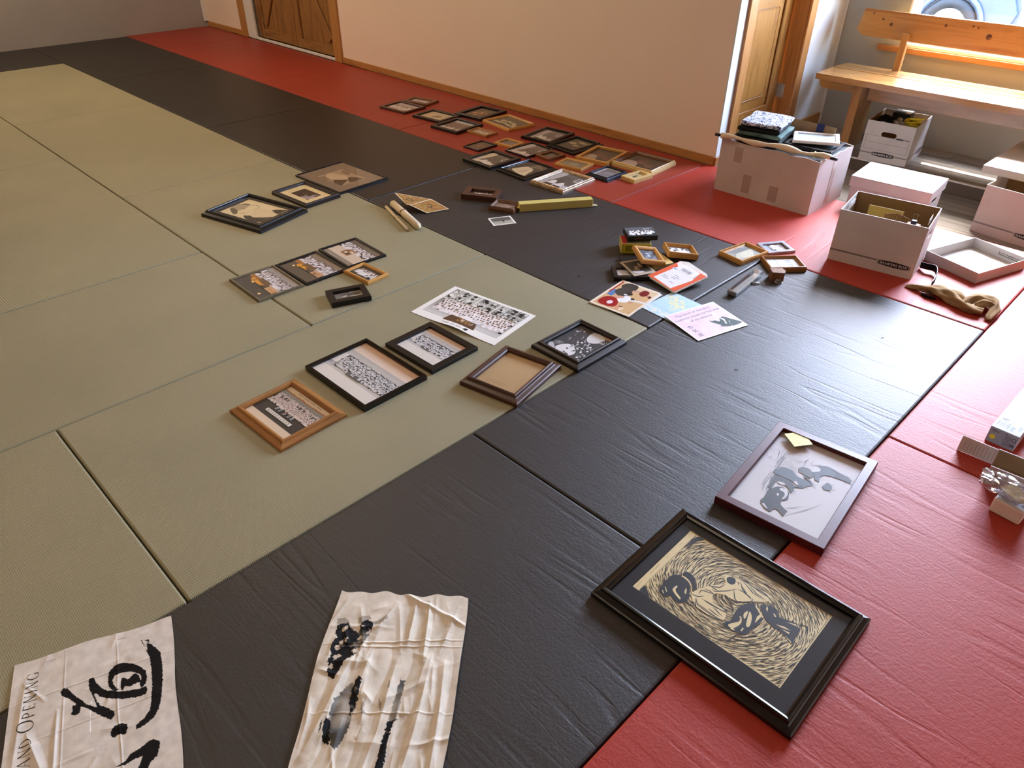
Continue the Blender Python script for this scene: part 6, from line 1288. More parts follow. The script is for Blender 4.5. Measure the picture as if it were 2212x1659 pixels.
# ------------------------------------------------------------------ acrylic bar, wooden block
ab = empty('acrylic_bar', (.079, .636, 0), math.radians(95), 'clear acrylic bar award lying on the black mat', 'award')
bm = bmesh.new(); bm_box(bm, -.146, .146, -.024, .024, .0005, .026, .005, 1); bm_obj('bar', bm, 'lucite', ab)
box('etched_plate', -.12, .13, -.016, .016, .008, .0085, 'mount_white', ab); box('frosted_end', -.142, -.128, -.019, .019, .002, .024, 'steel', ab, .003)
kr = empty('key_ring', (.128, .705, 0), .6, 'small metal pin and ring beside the acrylic bar', 'key ring')
tube('ring', [(.014 * math.cos(t * PI / 8), .010 * math.sin(t * PI / 8), .0035) for t in range(16)], .0014, 'steel', kr, 6, closed=True); tube('pin', [(-.012, -.004, .004), (-.030, -.010, .006), (-.044, -.012, .004)], .0035, 'steel', kr, 8, radii=[.002, .005, .003])
wb = empty('wooden_block', (.149, .797, 0), math.radians(43), 'small stained wooden block with a hook, against the oak frame', 'wooden block')
prism('block', [(-.030, -.022), (.026, -.026), (.036, .0), (.026, .028), (-.030, .028)], 0, .045, 'brownblock', wb)
P = Pic(); rr = random.Random(3)
P.rect(-.022, -.016, .022, .020, (.56, .40, .24))
for _ in range(26): x, y = rr.uniform(-.018, .017), rr.uniform(-.012, .016); P.rect(x, y, x + rr.uniform(.001, .006), y + rr.uniform(.001, .005), (.24, .16, .11))
P.build('burnt_mark', 'print', wb, (0, 0, .0453), (0, 0, .2))
tube('wire_hook', [(.0 + .018 * math.cos(t * PI / 6), -.040 + .012 * math.sin(t * PI / 6), .006) for t in range(12)], .0018, 'steel', wb, 6, closed=True); box('hook_plate', -.010, .010, -.0345, -.0255, .002, .014, 'steel', wb, .001)

# ================================================================== CARTONS
def slot(cx, cz, w, h, n=6):
    r = h / 2; p = []
    for i in range(n + 1): a = -PI / 2 + PI * i / n; p.append((cx + w / 2 - r + r * math.cos(a), cz + r * math.sin(a)))
    for i in range(n + 1): a = PI / 2 + PI * i / n; p.append((cx - w / 2 + r + r * math.cos(a), cz + r * math.sin(a)))
    return p
def panel(name, w, h, th, m, parent, loc, rotz, hole=None, cut=None):
    """upright panel: outline in local x/z, thickness along -y"""
    o = [(0, 0), (w, 0), (w, h), (0, h)]
    if cut: o = cut
    loops = [[Vector((x, z, 0)) for x, z in o]] + ([[Vector((x, z, 0)) for x, z in hole[::-1]]] if hole else [])
    tri = tessellate_polygon(loops); fl = o + (hole[::-1] if hole else []); n = len(fl); bm = bmesh.new()
    A = [bm.verts.new((x, 0, z)) for x, z in fl]; B = [bm.verts.new((x, th, z)) for x, z in fl]
    for a, b, c in tri: bm.faces.new((A[a], A[b], A[c])); bm.faces.new((B[a], B[c], B[b]))
    def side(s, e):
        for i in range(s, e): j = i + 1 if i + 1 < e else s; bm.faces.new((A[i], A[j], B[j], B[i]))
    side(0, len(o)); 
    if hole: side(len(o), n)
    return bm_obj(name, bm, m, parent, loc, (0, 0, rotz))
def logo_art(P, w=.145, h=.029, full=True):
    def oval(s, col):
        n = 14; top = [(-w / 2 * s + w * s * i / n, (h / 2 - .0045 + .0045 * math.sin(PI * i / n)) * s) for i in range(n + 1)]; P.poly(top + [(x, -y) for x, y in top[::-1]], col)
    oval(1, (.09, .09, .10)); oval(.955, (.88, .87, .86)); oval(.925, (.09, .09, .10)); P.text('BANKERS BOX', 0, -h * .23, .0185, (.92, .91, .90), 0, w * .84, 'c')
def stripes(P, x0, x1, z): P.rect(x0, z, x1, z + .0030, (.10, .10, .11)); P.rect(x0, z + .0052, x1, z + .0070, (.10, .10, .11))
def bankers(name, c, yaw, Lx, Ly, h, label, fronts, group='white storage cartons', dark=True, th=.0035, hole_on='side'):
    r = empty(name, c, yaw, label, 'box', group)
    hs = slot(Ly / 2, h - .075, .095, .032); hl = slot(Lx / 2, h - .075, .095, .032)
    for nm, w_, loc, rz in (('long_panel', Lx, (-Lx / 2, -Ly / 2, 0), 0), ('long_panel', Lx, (Lx / 2, Ly / 2, 0), PI)): panel(nm, w_, h, th, 'carton', r, loc, rz, hl if hole_on == 'long' else None)
    for loc, rz in (((Lx / 2, -Ly / 2 + th, 0), PI / 2), ((-Lx / 2, Ly / 2 - th, 0), -PI / 2)): panel('short_panel', Ly - 2 * th, h, th, 'carton', r, loc, rz, slot((Ly - 2 * th) / 2, h - .075, .095, .032) if hole_on == 'side' else None)
    box('base', -Lx / 2 + th, Lx / 2 - th, -Ly / 2 + th, Ly / 2 - th, .001, .005, 'kraft', r)
    k = th + .0006
    for nm, a in (('liner', (-Lx / 2 + k, Lx / 2 - k, -Ly / 2 + k, -Ly / 2 + k + .001)), ('liner', (-Lx / 2 + k, Lx / 2 - k, Ly / 2 - k - .001, Ly / 2 - k))): 
        if hole_on != 'long' : box(nm, *a, .006, h - .001, 'kraft', r)
    if hole_on != 'side':
        for a in ((Lx / 2 - k - .001, Lx / 2 - k), (-Lx / 2 + k, -Lx / 2 + k + .001)): box('liner', a[0], a[1], -Ly / 2 + k + .002, Ly / 2 - k - .002, .006, h - .001, 'kraft', r)
    for face, fn in fronts.items():
        P = Pic(); fn(P)
        if face == 'front': P.build('printed_logo', 'print', r, (-Lx / 2, -Ly / 2 - .0004, 0), (PI / 2, 0, 0))
        else: P.build('printed_logo', 'print', r, (Lx / 2 + .0004, -Ly / 2, 0), (PI / 2, 0, PI / 2))
    return r
def shift(P, dx, dz, fn):
    Q = Pic(); fn(Q); b = len(P.v); P.v += [(x + dx, y + dz, z + P.z) for x, y, z in Q.v]; P.c += Q.c; P.f += [tuple(b + i for i in f) for f in Q.f]; P.z += Q.z
def long_face(logo_u):
    def f(P): stripes(P, .0, logo_u - .078, .053); stripes(P, logo_u + .078, .385, .053) if logo_u < .25 else None; shift(P, logo_u, .050, logo_art)
    return f
def short_face(P):
    for a in ((.015, .073, .284, .0742), (.015, .118, .284, .1192), (.015, .162, .284, .1632), (.015, .073, .0162, .163), (.2828, .073, .284, .163)): P.rect(*a, (.30, .30, .31))
    P.rect(.20, .158, .245, .168, (.2, .2, .21)); P.rect(.25, .160, .28, .166, (.45, .45, .46)); stripes(P, .0, .070, .046); stripes(P, .222, .295, .046); shift(P, .147, .047, logo_art)
fb = bankers('open_carton', (.3812, 1.3685, 0), math.radians(9.2), .388, .302, .258, 'open white storage carton nearest the camera, at the black mat corner', {'front': long_face(.297)}, hole_on='side')
ub = bankers('open_carton', (-.235, 3.045, 0), math.radians(6), .300, .372, .252, 'open white storage carton with yellow rope on the raised floor under the bench', {'front': short_face, 'right': (lambda P: (stripes(P, 0, .372, .046), shift(P, .27, .047, logo_art)))}, hole_on='long')
rb = bankers('open_carton', (.750, 2.435, -.08), math.radians(-6), .385, .30, .266, 'open white storage carton on the lower floor at the right edge of the photo', {'front': long_face(.29)}, hole_on='side')
# folded hand-hole flaps of the near carton
for x in (-.176, .176): prism('hand_flap', [(-.045, 0), (.045, 0), (.04, .026), (-.04, .026)], -.001, .001, 'carton', fb, (x, .0, .232), (PI / 2 - .0, 0, PI / 2))
# closed carton with its lid
cb = bankers('closed_carton', (.147, 2.13, -.08), math.radians(4.5), .412, .300, .245, 'white storage carton with its lid on, behind the open one', {}, hole_on='side')
def lid(name, c, yaw, w, l, h, label, inverted=False, group='carton lids', writing=False, mtx=None):
    r = empty(name, c, yaw, label, 'lid', group, mtx)
    z0, z1 = (0, .004) if inverted else (h - .004, h)
    box('lid_top', -w / 2, w / 2, -l / 2, l / 2, z0, z1, 'carton', r, .001)
    a, b = (.004, h) if inverted else (0, h - .004)
    for x0, x1, y0, y1 in ((-w / 2, w / 2, -l / 2, -l / 2 + .004), (-w / 2, w / 2, l / 2 - .004, l / 2), (-w / 2, -w / 2 + .004, -l / 2 + .0042, l / 2 - .0042), (w / 2 - .004, w / 2, -l / 2 + .0042, l / 2 - .0042)): box('lid_rim', x0, x1, y0, y1, a, b, 'carton', r, .0008)
    if writing:
        P = Pic(); rr = random.Random(4)
        for j in range(2):
            for i in range(16): P.rect(.02 + i * .0085, .028 - j * .009, .02 + i * .0085 + rr.uniform(.004, .0075), .033 - j * .009, (.25, .22, .2))
        P.build('printed_notice', 'print', r, (-.02, l / 2 - .0046, 0), (PI / 2, 0, 0))
    if not inverted:
        for y in (-.09, .09): box('locking_tab', w / 2 - .016, w / 2 - .001, y - .011, y + .011, h, h + .0012, 'kraft', r)
    return r
lid('box_lid', (.147, 2.13, .112), math.radians(4.5), .430, .316, .058, 'white lid sitting on the closed carton')
lid('box_lid', (.746, 1.646, 0), math.radians(-18.5), .282, .362, .052, 'upturned white carton lid lying empty on the red mat', True, writing=True)
c4 = bankers('closed_carton', (.64, 2.80, -.002) if False else (.655, 3.03, 0), math.radians(1), .385, .30, .20, 'white carton on the raised floor under the large flat lid', {}, hole_on='side')
lid('box_lid', (.672, 2.82, .201), math.radians(-1), .41, .75, .04, 'large white lid at the right edge in front of the window wall')
# things inside the near carton
fo = box('paper_folder', -.10, .06, -.0015, .0015, 0, .222, 'yellow_card', None, .0005); fo.matrix_world = basis((.36, 1.425, .006), math.radians(9), -.10); tag(fo, 'pale yellow folder standing in the near open carton', 'folder')
cp = empty('corrugated_sleeve', (.43, 1.375, .006), math.radians(4), 'ribbed brown cardboard sleeve in the near open carton', 'sleeve')
for i in range(16): box('rib', -.07 + i * .009, -.0625 + i * .009, -.0022, .0022, 0, .238 - .02 * abs(i - 6) / 8, 'kraft', cp, .0015)
bc = empty('binder_clip', (.505, 1.335, .225), math.radians(15), 'small navy binder clip in the near open carton', 'clip')
box('jaw', -.012, .012, -.009, .009, 0, .02, 'blue_plastic', bc, .003); tube('wire', [(-.006, 0, .018), (-.010, .012, .045), (.010, .012, .045), (.006, 0, .018)], .001, 'steel', bc, 6)
wdz = box('filler_block', -.03, .03, -.03, .03, 0, .218, 'kraft', None, .004, loc=(.505, 1.335, .006), rot=(0, 0, .15)); tag(wdz, 'brown inner pack below the navy clip', 'box')
# things in the carton under the bench
cap = empty('baseball_cap', (-.312, 3.0, .212), .3, 'black cap with white letters in the carton under the bench', 'cap')
bm = bmesh.new(); bmesh.ops.create_uvsphere(bm, u_segments=20, v_segments=10, radius=.062)
for v in bm.verts: v.co.z = max(-.02, v.co.z * .85); v.co.x *= .85
bm_obj('crown', bm, 'cloth_dark', cap, smooth=True)
P = Pic(); P.text('IT', 0, 0, .030, (.9, .9, .9), 0); P.build('letters', 'print', cap, (-.02, -.074, .005), (PI / 2 - .3, 0, -.1))
bkk = case('black_book', (-.26, 3.155, .215), math.radians(8), .11, .12, .05, 'black_plastic', 'black boxed book with a white sticker in the carton under the bench', 'book', None, lambda P, w, h: (P.rect(-w / 2, -h / 2, w / 2, h / 2, (.07, .065, .06)), P.rect(w * .18, -h * .48, w * .46, -h * .05, (.70, .66, .55))))
def blob(name, c, r3, m, seed, amp=.35, sub=3, facet=False, parent=None):
    bm = bmesh.new(); bmesh.ops.create_icosphere(bm, subdivisions=sub, radius=1)
    for v in bm.verts:
        n_ = noise.noise(v.co * 1.9 + Vector((seed, 0, 0))) * amp + noise.noise(v.co * 4.5 + Vector((0, seed, 0))) * amp * .5
        v.co = Vector((v.co.x * r3[0], v.co.y * r3[1], v.co.z * r3[2])) * (1 + n_)
    zm = min(v.co.z for v in bm.verts)
    return bm_obj(name, bm, m, parent, c, smooth=not facet)
pbg = blob('plastic_bag', (-.215, 2.945, .228), (.034, .036, .045), 'plastic_clear', 3, .4, 3, True); tag(pbg, 'crumpled clear plastic bag beside the black cap', 'plastic bag')
yr = empty('yellow_rope', (-.135, 3.02, .205), 0, 'bright yellow coiled rope in the carton under the bench', 'rope')
rr = random.Random(6); pts = []
for i in range(90): a = i * .42; rd = .035 + .018 * math.sin(i * .37); pts.append((rd * math.cos(a) * 1.1, rd * math.sin(a), .018 + .020 * math.sin(i * .23) + .0004 * i))
tube('coil', pts, .0055, 'yellow_rope', yr, 6)
crd = box('grey_card', -.04, .04, -.001, .001, 0, .09, 'mount_gray', None, loc=(-.165, 3.10, .15), rot=(-.1, 0, .1)); tag(crd, 'grey card sheet behind the yellow rope', 'card')
stf = box('inner_carton', -.135, .135, -.17, .165, .0065, .150, 'kraft', None, .003, loc=(-.235, 3.045, 0), rot=(0, 0, math.radians(6))); tag(stf, 'plain brown inner carton filling the lower part under the cap and rope', 'box')

# ------------------------------------------------------------------ big taped carton with its load
BX, BY = (-.419, 1.8375)
big_ = empty('large_carton', (BX, BY, 0), math.radians(.6), 'large battered white carton with tape patches, piled with things', 'box')
bw, bl, bh = .600, .415, .302
def battered(nm, w_, loc, rz):
    n = 14; top = [(w_ * i / n, bh + .004 * math.sin(i * 1.7) - (.006 if 3 < i < 6 else 0)) for i in range(n + 1)]
    return panel(nm, w_, bh, .006, 'carton_side', big_, loc, rz, cut=[(0, 0), (w_, 0)] + top[::-1])
battered('long_panel', bw, (-bw / 2, -bl / 2, 0), 0); battered('long_panel', bw, (bw / 2, bl / 2, 0), PI); battered('short_panel', bl - .0125, (bw / 2, -bl / 2 + .0062, 0), PI / 2); battered('short_panel', bl - .0125, (-bw / 2, bl / 2 - .0062, 0), -PI / 2)
box('base', -bw / 2 + .007, bw / 2 - .007, -bl / 2 + .007, bl / 2 - .007, .001, .008, 'kraft', big_)
for x, z, w_, h_ in ((-.205, .19, .05, .085), (-.125, .0275, .052, .105), (.045, .02, .055, .088)): box('tape_patch', x, x + w_, -.0009, 0, z, z + h_, 'tape', big_, loc=(0, -bl / 2 - .0002, 0))
box('tape_patch', 0, .0009, -.02, .03, .02, .27, 'tape', big_, loc=(bw / 2 + .0002, 0, 0))
fp = prism('top_flap', [(-.13, 0), (.17, 0), (.175, .075), (-.125, .08)], -.003, .003, 'kraft', big_, (.0, bl / 2 - .004, bh - .004), (PI / 2 - .25, 0, 0))
tp = box('blue_tape', -.022, .022, -.009, -.0035, .03, .083, 'blue_plastic', big_, .001, loc=(.085, bl / 2 - .004, bh - .006), rot=(-.25, 0, 0))
frame(None, .022, .030, 'flat', 'black', ('mount_slate', .02), blank((.15, .15, .16)), 'large black frame lying level in the big carton under the clothes', 'frames piled in the big carton', basis((BX + .005, BY, bh - .030), math.radians(.6)), (.56, .385))
frame(None, .018, .020, 'flat', 'black', None, blank((.45, .50, .52)), 'black frame under the white plastic frame on the big carton', 'frames piled in the big carton', basis((-.286, 1.905, bh - .0065), math.radians(5), 0, 0), (.275, .235))
frame(None, .016, .022, 'round', 'white_metal', None, glow((.72, .78, .80), (.82, .86, .88), 22, 5), 'white plastic frame with pale glass, tilted on top of the big carton', 'frames piled in the big carton', basis((-.296, 1.930, bh + .021), math.radians(25), -.02, .03), (.250, .205))
inn = box('packed_parcel', -.28, .28, -.19, .19, .009, bh - .032, 'kraft', None, .004, loc=(BX, BY, 0), rot=(0, 0, math.radians(.6))); tag(inn, 'brown parcel filling the big carton below the frames', 'box')
def garment(name, c, yaw, w, l, h, m, label, seed):
    bm = bmesh.new(); bm_box(bm, -w / 2, w / 2, -l / 2, l / 2, 0, h, h * .42, 3); bmesh.ops.subdivide_edges(bm, edges=[e for e in bm.edges if e.calc_length() > .05], cuts=7, use_grid_fill=True)
    for v in bm.verts:
        e = noise.noise(Vector((v.co.x * 14, v.co.y * 14, v.co.z * 40 + seed))) ; f_ = noise.noise(Vector((v.co.x * 34, v.co.y * 30, seed * 2)))
        if v.co.z > h * .35: v.co.z += .006 * e + .003 * f_
        v.co.x += .007 * noise.noise(Vector((v.co.y * 18, v.co.z * 60, seed))); v.co.y += .007 * noise.noise(Vector((v.co.x * 18, v.co.z * 60, seed + 5)))
    o = bm_obj(name, bm, m, None, c, (0, 0, yaw), True); return tag(o, label, 'folded clothes', 'folded clothes on the big carton')
zc = bh - .003
garment('folded_garment', (-.565, 1.835, zc), .22, .255, .29, .024, 'cloth_dark', 'lowest black garment of the folded stack', 1)
garment('folded_garment', (-.560, 1.838, zc + .029), .20, .245, .28, .022, 'cloth_green', 'sage green garment in the middle of the folded stack', 2)
garment('folded_garment', (-.572, 1.832, zc + .056), .24, .240, .275, .022, 'cloth_dark', 'black garment just under the patterned one', 3)
garment('folded_garment', (-.565, 1.838, zc + .083), .20, .235, .275, .022, 'patterned', 'navy and white patterned garment on top of the folded stack', 4)
rd = empty('cloth_scroll', (-.405, 1.652, bh + .012), math.radians(9.2), 'cream cloth roll with black rod ends lying over the front edge of the big carton', 'scroll')
pp = [(-.31 + i * .62 / 16, .0, .010 - .0006 * i + .005 * math.sin(i * .9)) for i in range(17)]
tube('rolled_cloth', pp, .015, 'cream_paper', rd, 12, radii=[.013 + .0045 * math.sin(i * 1.3 + 1) + (.004 if 7 < i < 12 else 0) for i in range(17)])
for s in (-1, 1): tube('rod_end', [(s * .305, 0, .010 if s < 0 else .0), (s * .348, 0, .0105 if s < 0 else -.001)], .0085, 'black_plastic', rd, 10)
tube('tie', [(.225, .019 * math.cos(i * .6), .001 + .019 * math.sin(i * .6)) for i in range(12)], .002, 'mount_cream', rd, 5)

# ------------------------------------------------------------------ twisted cloth and strap by the upturned lid
sf = empty('twisted_scarf', (.8, 1.16, 0), 0, 'tan twisted jersey cloth with a knot, on the red mat', 'cloth')
def loc_(L_): return [(x - .8, y - 1.16, z) for x, y, z in L_]
def smooth_path(p, n=6):
    o = []
    for i in range(len(p) - 1):
        a = p[max(i - 1, 0)]; b = p[i]; c = p[i + 1]; d = p[min(i + 2, len(p) - 1)]
        for k in range(n):
            t_ = k / n; o.append(tuple(.5 * ((2 * b[j]) + (-a[j] + c[j]) * t_ + (2 * a[j] - 5 * b[j] + 4 * c[j] - d[j]) * t_ ** 2 + (-a[j] + 3 * b[j] - 3 * c[j] + d[j]) * t_ ** 3) for j in range(3)))
    return o + [p[-1]]
def cloth_tube(nm, pts, rad, m, seed, flat=.75, parent=sf):
    p = smooth_path(loc_(pts)); R_ = smooth_path([(r_, 0, 0) for r_ in rad]); n = 16; vs = []; fs = []
    for i, q in enumerate(p):
        q = Vector(q); d = Vector(p[min(i + 1, len(p) - 1)]) - Vector(p[max(i - 1, 0)]); d.normalize(); u = d.cross(Vector((0, 0, 1))).normalized(); w = u.cross(d)
        for j in range(n):
            a = 2 * PI * j / n; rr_ = R_[i][0] * (1 + .28 * math.sin(3 * a + i * .30 + seed) + .12 * math.sin(5 * a - i * .5)); v = q + u * math.cos(a) * rr_ + w * math.sin(a) * rr_ * flat; v.z = max(.0008, v.z); vs.append(tuple(v))
    for i in range(len(p) - 1):
        for j in range(n): fs.append((i * n + j, i * n + (j + 1) % n, (i + 1) * n + (j + 1) % n, (i + 1) * n + j))
    fs.append(tuple(range(n))[::-1]); fs.append(tuple((len(p) - 1) * n + j for j in range(n)))
    return mesh(nm, vs, fs, m, parent, smooth=True)
cloth_tube('twist', [(.607, 1.158, .003), (.635, 1.165, .010), (.672, 1.168, .016), (.722, 1.172, .024), (.775, 1.162, .024), (.832, 1.138, .020), (.888, 1.118, .018), (.945, 1.122, .018)], [.006, .013, .016, .027, .030, .026, .023, .018], 'tan_cloth', 1)
cloth_tube('twist', [(.735, 1.205, .014), (.785, 1.215, .018), (.830, 1.195, .018), (.865, 1.165, .016)], [.008, .018, .018, .010], 'tan_cloth', 4)
cloth_tube('knot', [(.868, 1.135, .020), (.872, 1.185, .030), (.900, 1.225, .030), (.940, 1.232, .030), (.968, 1.205, .026), (.975, 1.160, .020), (.978, 1.112, .012), (.984, 1.090, .007)], [.014, .020, .023, .022, .020, .018, .014, .010], 'tan_cloth', 2)
cloth_tube('knot', [(.905, 1.150, .022), (.935, 1.175, .036), (.962, 1.190, .028), (.990, 1.205, .010)], [.014, .018, .014, .006], 'tan_cloth', 7)
cloth_tube('dark_lining', [(.690, 1.128, .006), (.720, 1.122, .007), (.752, 1.126, .006)], [.006, .010, .006], 'cloth_dark', 3)
sb = empty('dark_strap', (.62, 1.40, 0), 0, 'short dark sequinned strap between the near carton and the upturned lid', 'strap')
vs = []; fs = []
pth = smooth_path([(-.045, .012, .018), (-.012, -.006, .026), (.024, -.002, .026), (.046, -.036, .022), (.060, -.090, .008), (.064, -.14, .003)], 5)
for i, (x, y, z) in enumerate(pth): vs += [(x, y, z + .014), (x + .002, y - .004, max(.0005, z - .014))]
for i in range(len(pth) - 1): fs.append((2 * i, 2 * i + 1, 2 * i + 3, 2 * i + 2))
so = mesh('strap_band', vs, fs, 'cloth_dark', sb, smooth=True); md = so.modifiers.new('s', 'SOLIDIFY'); md.thickness = .003
tube('silver_edge', [(x, y, z + .0155) for x, y, z in pth], .0016, 'silver', sb, 5)

# ------------------------------------------------------------------ right-hand edge: lamp box, open carton, bag and foam
bb = empty('lamp_box', (1.287, .40, 0), math.radians(-1.5), 'long light grey shop light box with barcode at the right edge', 'box')
box('carton_body', -.0435, .0435, -.185, .20, 0, .060, 'bulbbox', bb, .0012)
P = Pic(); rr = random.Random(9)
P.rect(-.0425, -.183, .0425, .198, (.72, .755, .80)); P.rect(.0, -.183, .0015, .198, (.6, .63, .67))
P.rect(-.034, -.166, -.001, -.128, (.15, .16, .18)); P.rect(-.0325, -.1645, -.0025, -.1295, (.84, .86, .89))
for i in range(15): P.rect(-.030 + i * .0018, -.160, -.030 + i * .0018 + rr.uniform(.0005, .0012), -.134, (.15, .15, .17))
for y, n in ((-.118, 3), (-.110, 4)): 
    for i in range(n): P.rect(-.030 + i * .005, y, -.0265 + i * .005, y + .005, (.18, .19, .21))
for j in range(5): P.rect(.006, -.168 + j * .006, .016 + rr.uniform(0, .004), -.1655 + j * .006, (.3, .32, .35)); P.rect(.026, -.150 + j * .006, .036, -.148 + j * .006, (.4, .42, .46))
P.build('box_print', 'card', bb, (0, 0, .0603))
P = Pic(); P.rect(-.0425, -.029, .0425, .029, (.50, .51, .53)); P.text('40w', -.036, .014, .013, (.06, .06, .07), 0); P.ell(-.028, -.006, .009, .009, (.80, .74, .14), 12); 
P.text('SHOP LIGHT', .0045, .024, .009, (.1, .1, .11), -PI / 2, .046); 
for j in range(4): P.rect(.012 + j * .0035, -.022, .0135 + j * .0035, .018, (.3, .3, .32))
P.text('G', .026, .002, .022, (.05, .05, .06), 0); P.rect(.026, -.018, .040, -.006, (.3, .3, .32))
P.build('end_print', 'card', bb, (0, -.1853, .030), (PI / 2, 0, 0))
oc = empty('small_open_carton', (1.41, .055, 0), math.radians(4), 'small open white carton with its flap standing out, right edge of the photo', 'box')
box('side_panel', -.11, .12, .052, .055, 0, .062, 'carton', oc); box('side_panel', -.11, .12, -.055, -.052, 0, .062, 'carton', oc); box('end_panel', .117, .12, -.051, .051, 0, .062, 'carton', oc); box('bottom_panel', -.11, .12, -.0515, .0515, .0005, .003, 'kraft', oc); box('inner_liner', -.107, .116, .049, .0515, .004, .061, 'kraft', oc)
fl_ = box('end_flap', -.105, 0, -.0013, .0013, 0, .056, 'carton', oc, loc=(-.111, .050, .001), rot=(-.12, 0, -.04))
P = Pic(); rr = random.Random(7)
for i in range(9):
    x = -.09 + i * .0105; P.rect(x, .008, x + .0012, .050 - rr.uniform(0, .02), (.52, .46, .43))
P.build('flap_print', 'print', fl_, (0, -.0016, 0), (PI / 2, 0, 0))
fm = box('foam_block', -.042, .042, -.035, .035, 0, .052, 'foam', None, .006, 2, loc=(1.402, -.108, 0), rot=(0, 0, math.radians(-5)), smooth=False); tag(fm, 'white foam block under the clear plastic bag at the right edge', 'foam block')
bgp = empty('plastic_bag', (1.378, -.092, .052), 0, 'crumpled clear plastic bag with papers on the foam block', 'plastic bag')
bm = bmesh.new(); bmesh.ops.create_icosphere(bm, subdivisions=4, radius=1)
for v in bm.verts:
    k = noise.noise(v.co * 2.3 + Vector((4, 1, 0))) * .35 + abs(noise.noise(v.co * 5)) * .30 + noise.noise(v.co * 11) * .06
    v.co = Vector((v.co.x * .075, v.co.y * .046, v.co.z * .028)) * (1 + k)
    if v.co.z < -.001 and v.co.x > -.02: v.co.z = max(v.co.z, .004)
    v.co.z = max(v.co.z, -.030)
bm_obj('bag_film', bm, 'plastic_clear', bgp, (0, 0, .012), (0, 0, -.35))
box('paper_slip', -.035, .035, -.02, .02, 0, .0008, 'mount_cream', bgp, loc=(.02, -.012, .020), rot=(.25, .1, -.6)); box('paper_slip', -.028, .03, -.018, .02, 0, .0008, 'mount_gray', bgp, loc=(.012, -.026, .010), rot=(.15, -.1, -.4))
P = Pic()
for i in range(3): P.rect(-.045, i * .003, .045, i * .003 + .0012, (.35, .38, .45))
P.build('printed_lines', 'print', fm, (0, -.002, .0525), (0, 0, -.45))

# ================================================================== CLOTHS WITH BRUSHWORK
def inpoly(px, py, poly):
    c = np.zeros(px.shape, bool); n = len(poly)
    for i in range(n):
        x0, y0 = poly[i]; x1, y1 = poly[(i + 1) % n]
        if y0 == y1: continue
        k = ((y0 > py) != (y1 > py)) & (px < (x1 - x0) * (py - y0) / (y1 - y0) + x0); c ^= k
    return c
def vnoise(x, y, seed, s):
    rg = np.random.RandomState(seed); G = rg.rand(64, 64); X_ = x * s + 100; Y_ = y * s + 100; xi = np.floor(X_).astype(int); yi = np.floor(Y_).astype(int); fx = X_ - xi; fy = Y_ - yi; fx = fx * fx * (3 - 2 * fx); fy = fy * fy * (3 - 2 * fy)
    g = lambda a, b: G[a % 64, b % 64]
    return (g(xi, yi) * (1 - fx) + g(xi + 1, yi) * fx) * (1 - fy) + (g(xi, yi + 1) * (1 - fx) + g(xi + 1, yi + 1) * fx) * fy
def crease(x, y, x0, y0, x1, y1, w, a):
    dx, dy = x1 - x0, y1 - y0; l2 = dx * dx + dy * dy; t_ = np.clip(((x - x0) * dx + (y - y0) * dy) / l2, 0, 1); d = np.hypot(x - x0 - t_ * dx, y - y0 - t_ * dy); k = np.sin(PI * np.clip(t_, .03, .97)) ** .5
    return a * k * np.clip(1 - d / w, 0, 1) ** 1.4
def cloth(name, center, A, U, V, W_, Lg, step, hfun, ink, label, cat, edge):
    """A = first corner, U across, V along (unit vectors), all relative to the centre"""
    nu = int(W_ / step) + 1; nv = int(Lg / step) + 1
    u, v = np.meshgrid(np.linspace(0, W_, nu), np.linspace(0, Lg, nv)); uu, vv_ = edge(u, v)
    x = A[0] + U[0] * uu + V[0] * vv_; y = A[1] + U[1] * uu + V[1] * vv_; z = np.maximum(hfun(u, v, x, y), .0004) + .0004
    col = ink(u, v, x, y)
    vs = np.stack([x.ravel(), y.ravel(), z.ravel()], 1)
    me = bpy.data.meshes.new(name); idx = np.arange(nu * nv).reshape(nv, nu)
    q = np.stack([idx[:-1, :-1], idx[:-1, 1:], idx[1:, 1:], idx[1:, :-1]], -1).reshape(-1, 4)
    me.vertices.add(len(vs)); me.vertices.foreach_set('co', vs.ravel().astype(np.float32)); me.loops.add(q.size); me.loops.foreach_set('vertex_index', q.ravel().astype(np.int32)); me.polygons.add(len(q)); me.polygons.foreach_set('loop_start', np.arange(0, q.size, 4, dtype=np.int32)); me.update(calc_edges=True); me.validate()
    a = me.color_attributes.new('Col', 'FLOAT_COLOR', 'POINT'); a.data.foreach_set('color', np.concatenate([col.reshape(-1, 3), np.ones((len(vs), 1))], 1).astype(np.float32).ravel())
    me.polygons.foreach_set('use_smooth', [True] * len(me.polygons)); me.materials.append(M['cotton']); o = bpy.data.objects.new(name, me); C.objects.link(o); o.location = (center[0], center[1], 0); tag(o, label, cat)
    return o, (lambda X_, Y_: float(np.maximum(hfun(*uvof(X_, Y_, A, U, V), X_, Y_), .0004)) + .0004)
def uvof(x, y, A, U, V):
    dx, dy = x - A[0], y - A[1]; return np.array(dx * U[0] + dy * U[1]), np.array(dx * V[0] + dy * V[1])
def l3(c): return np.array(lin(c)[:3])
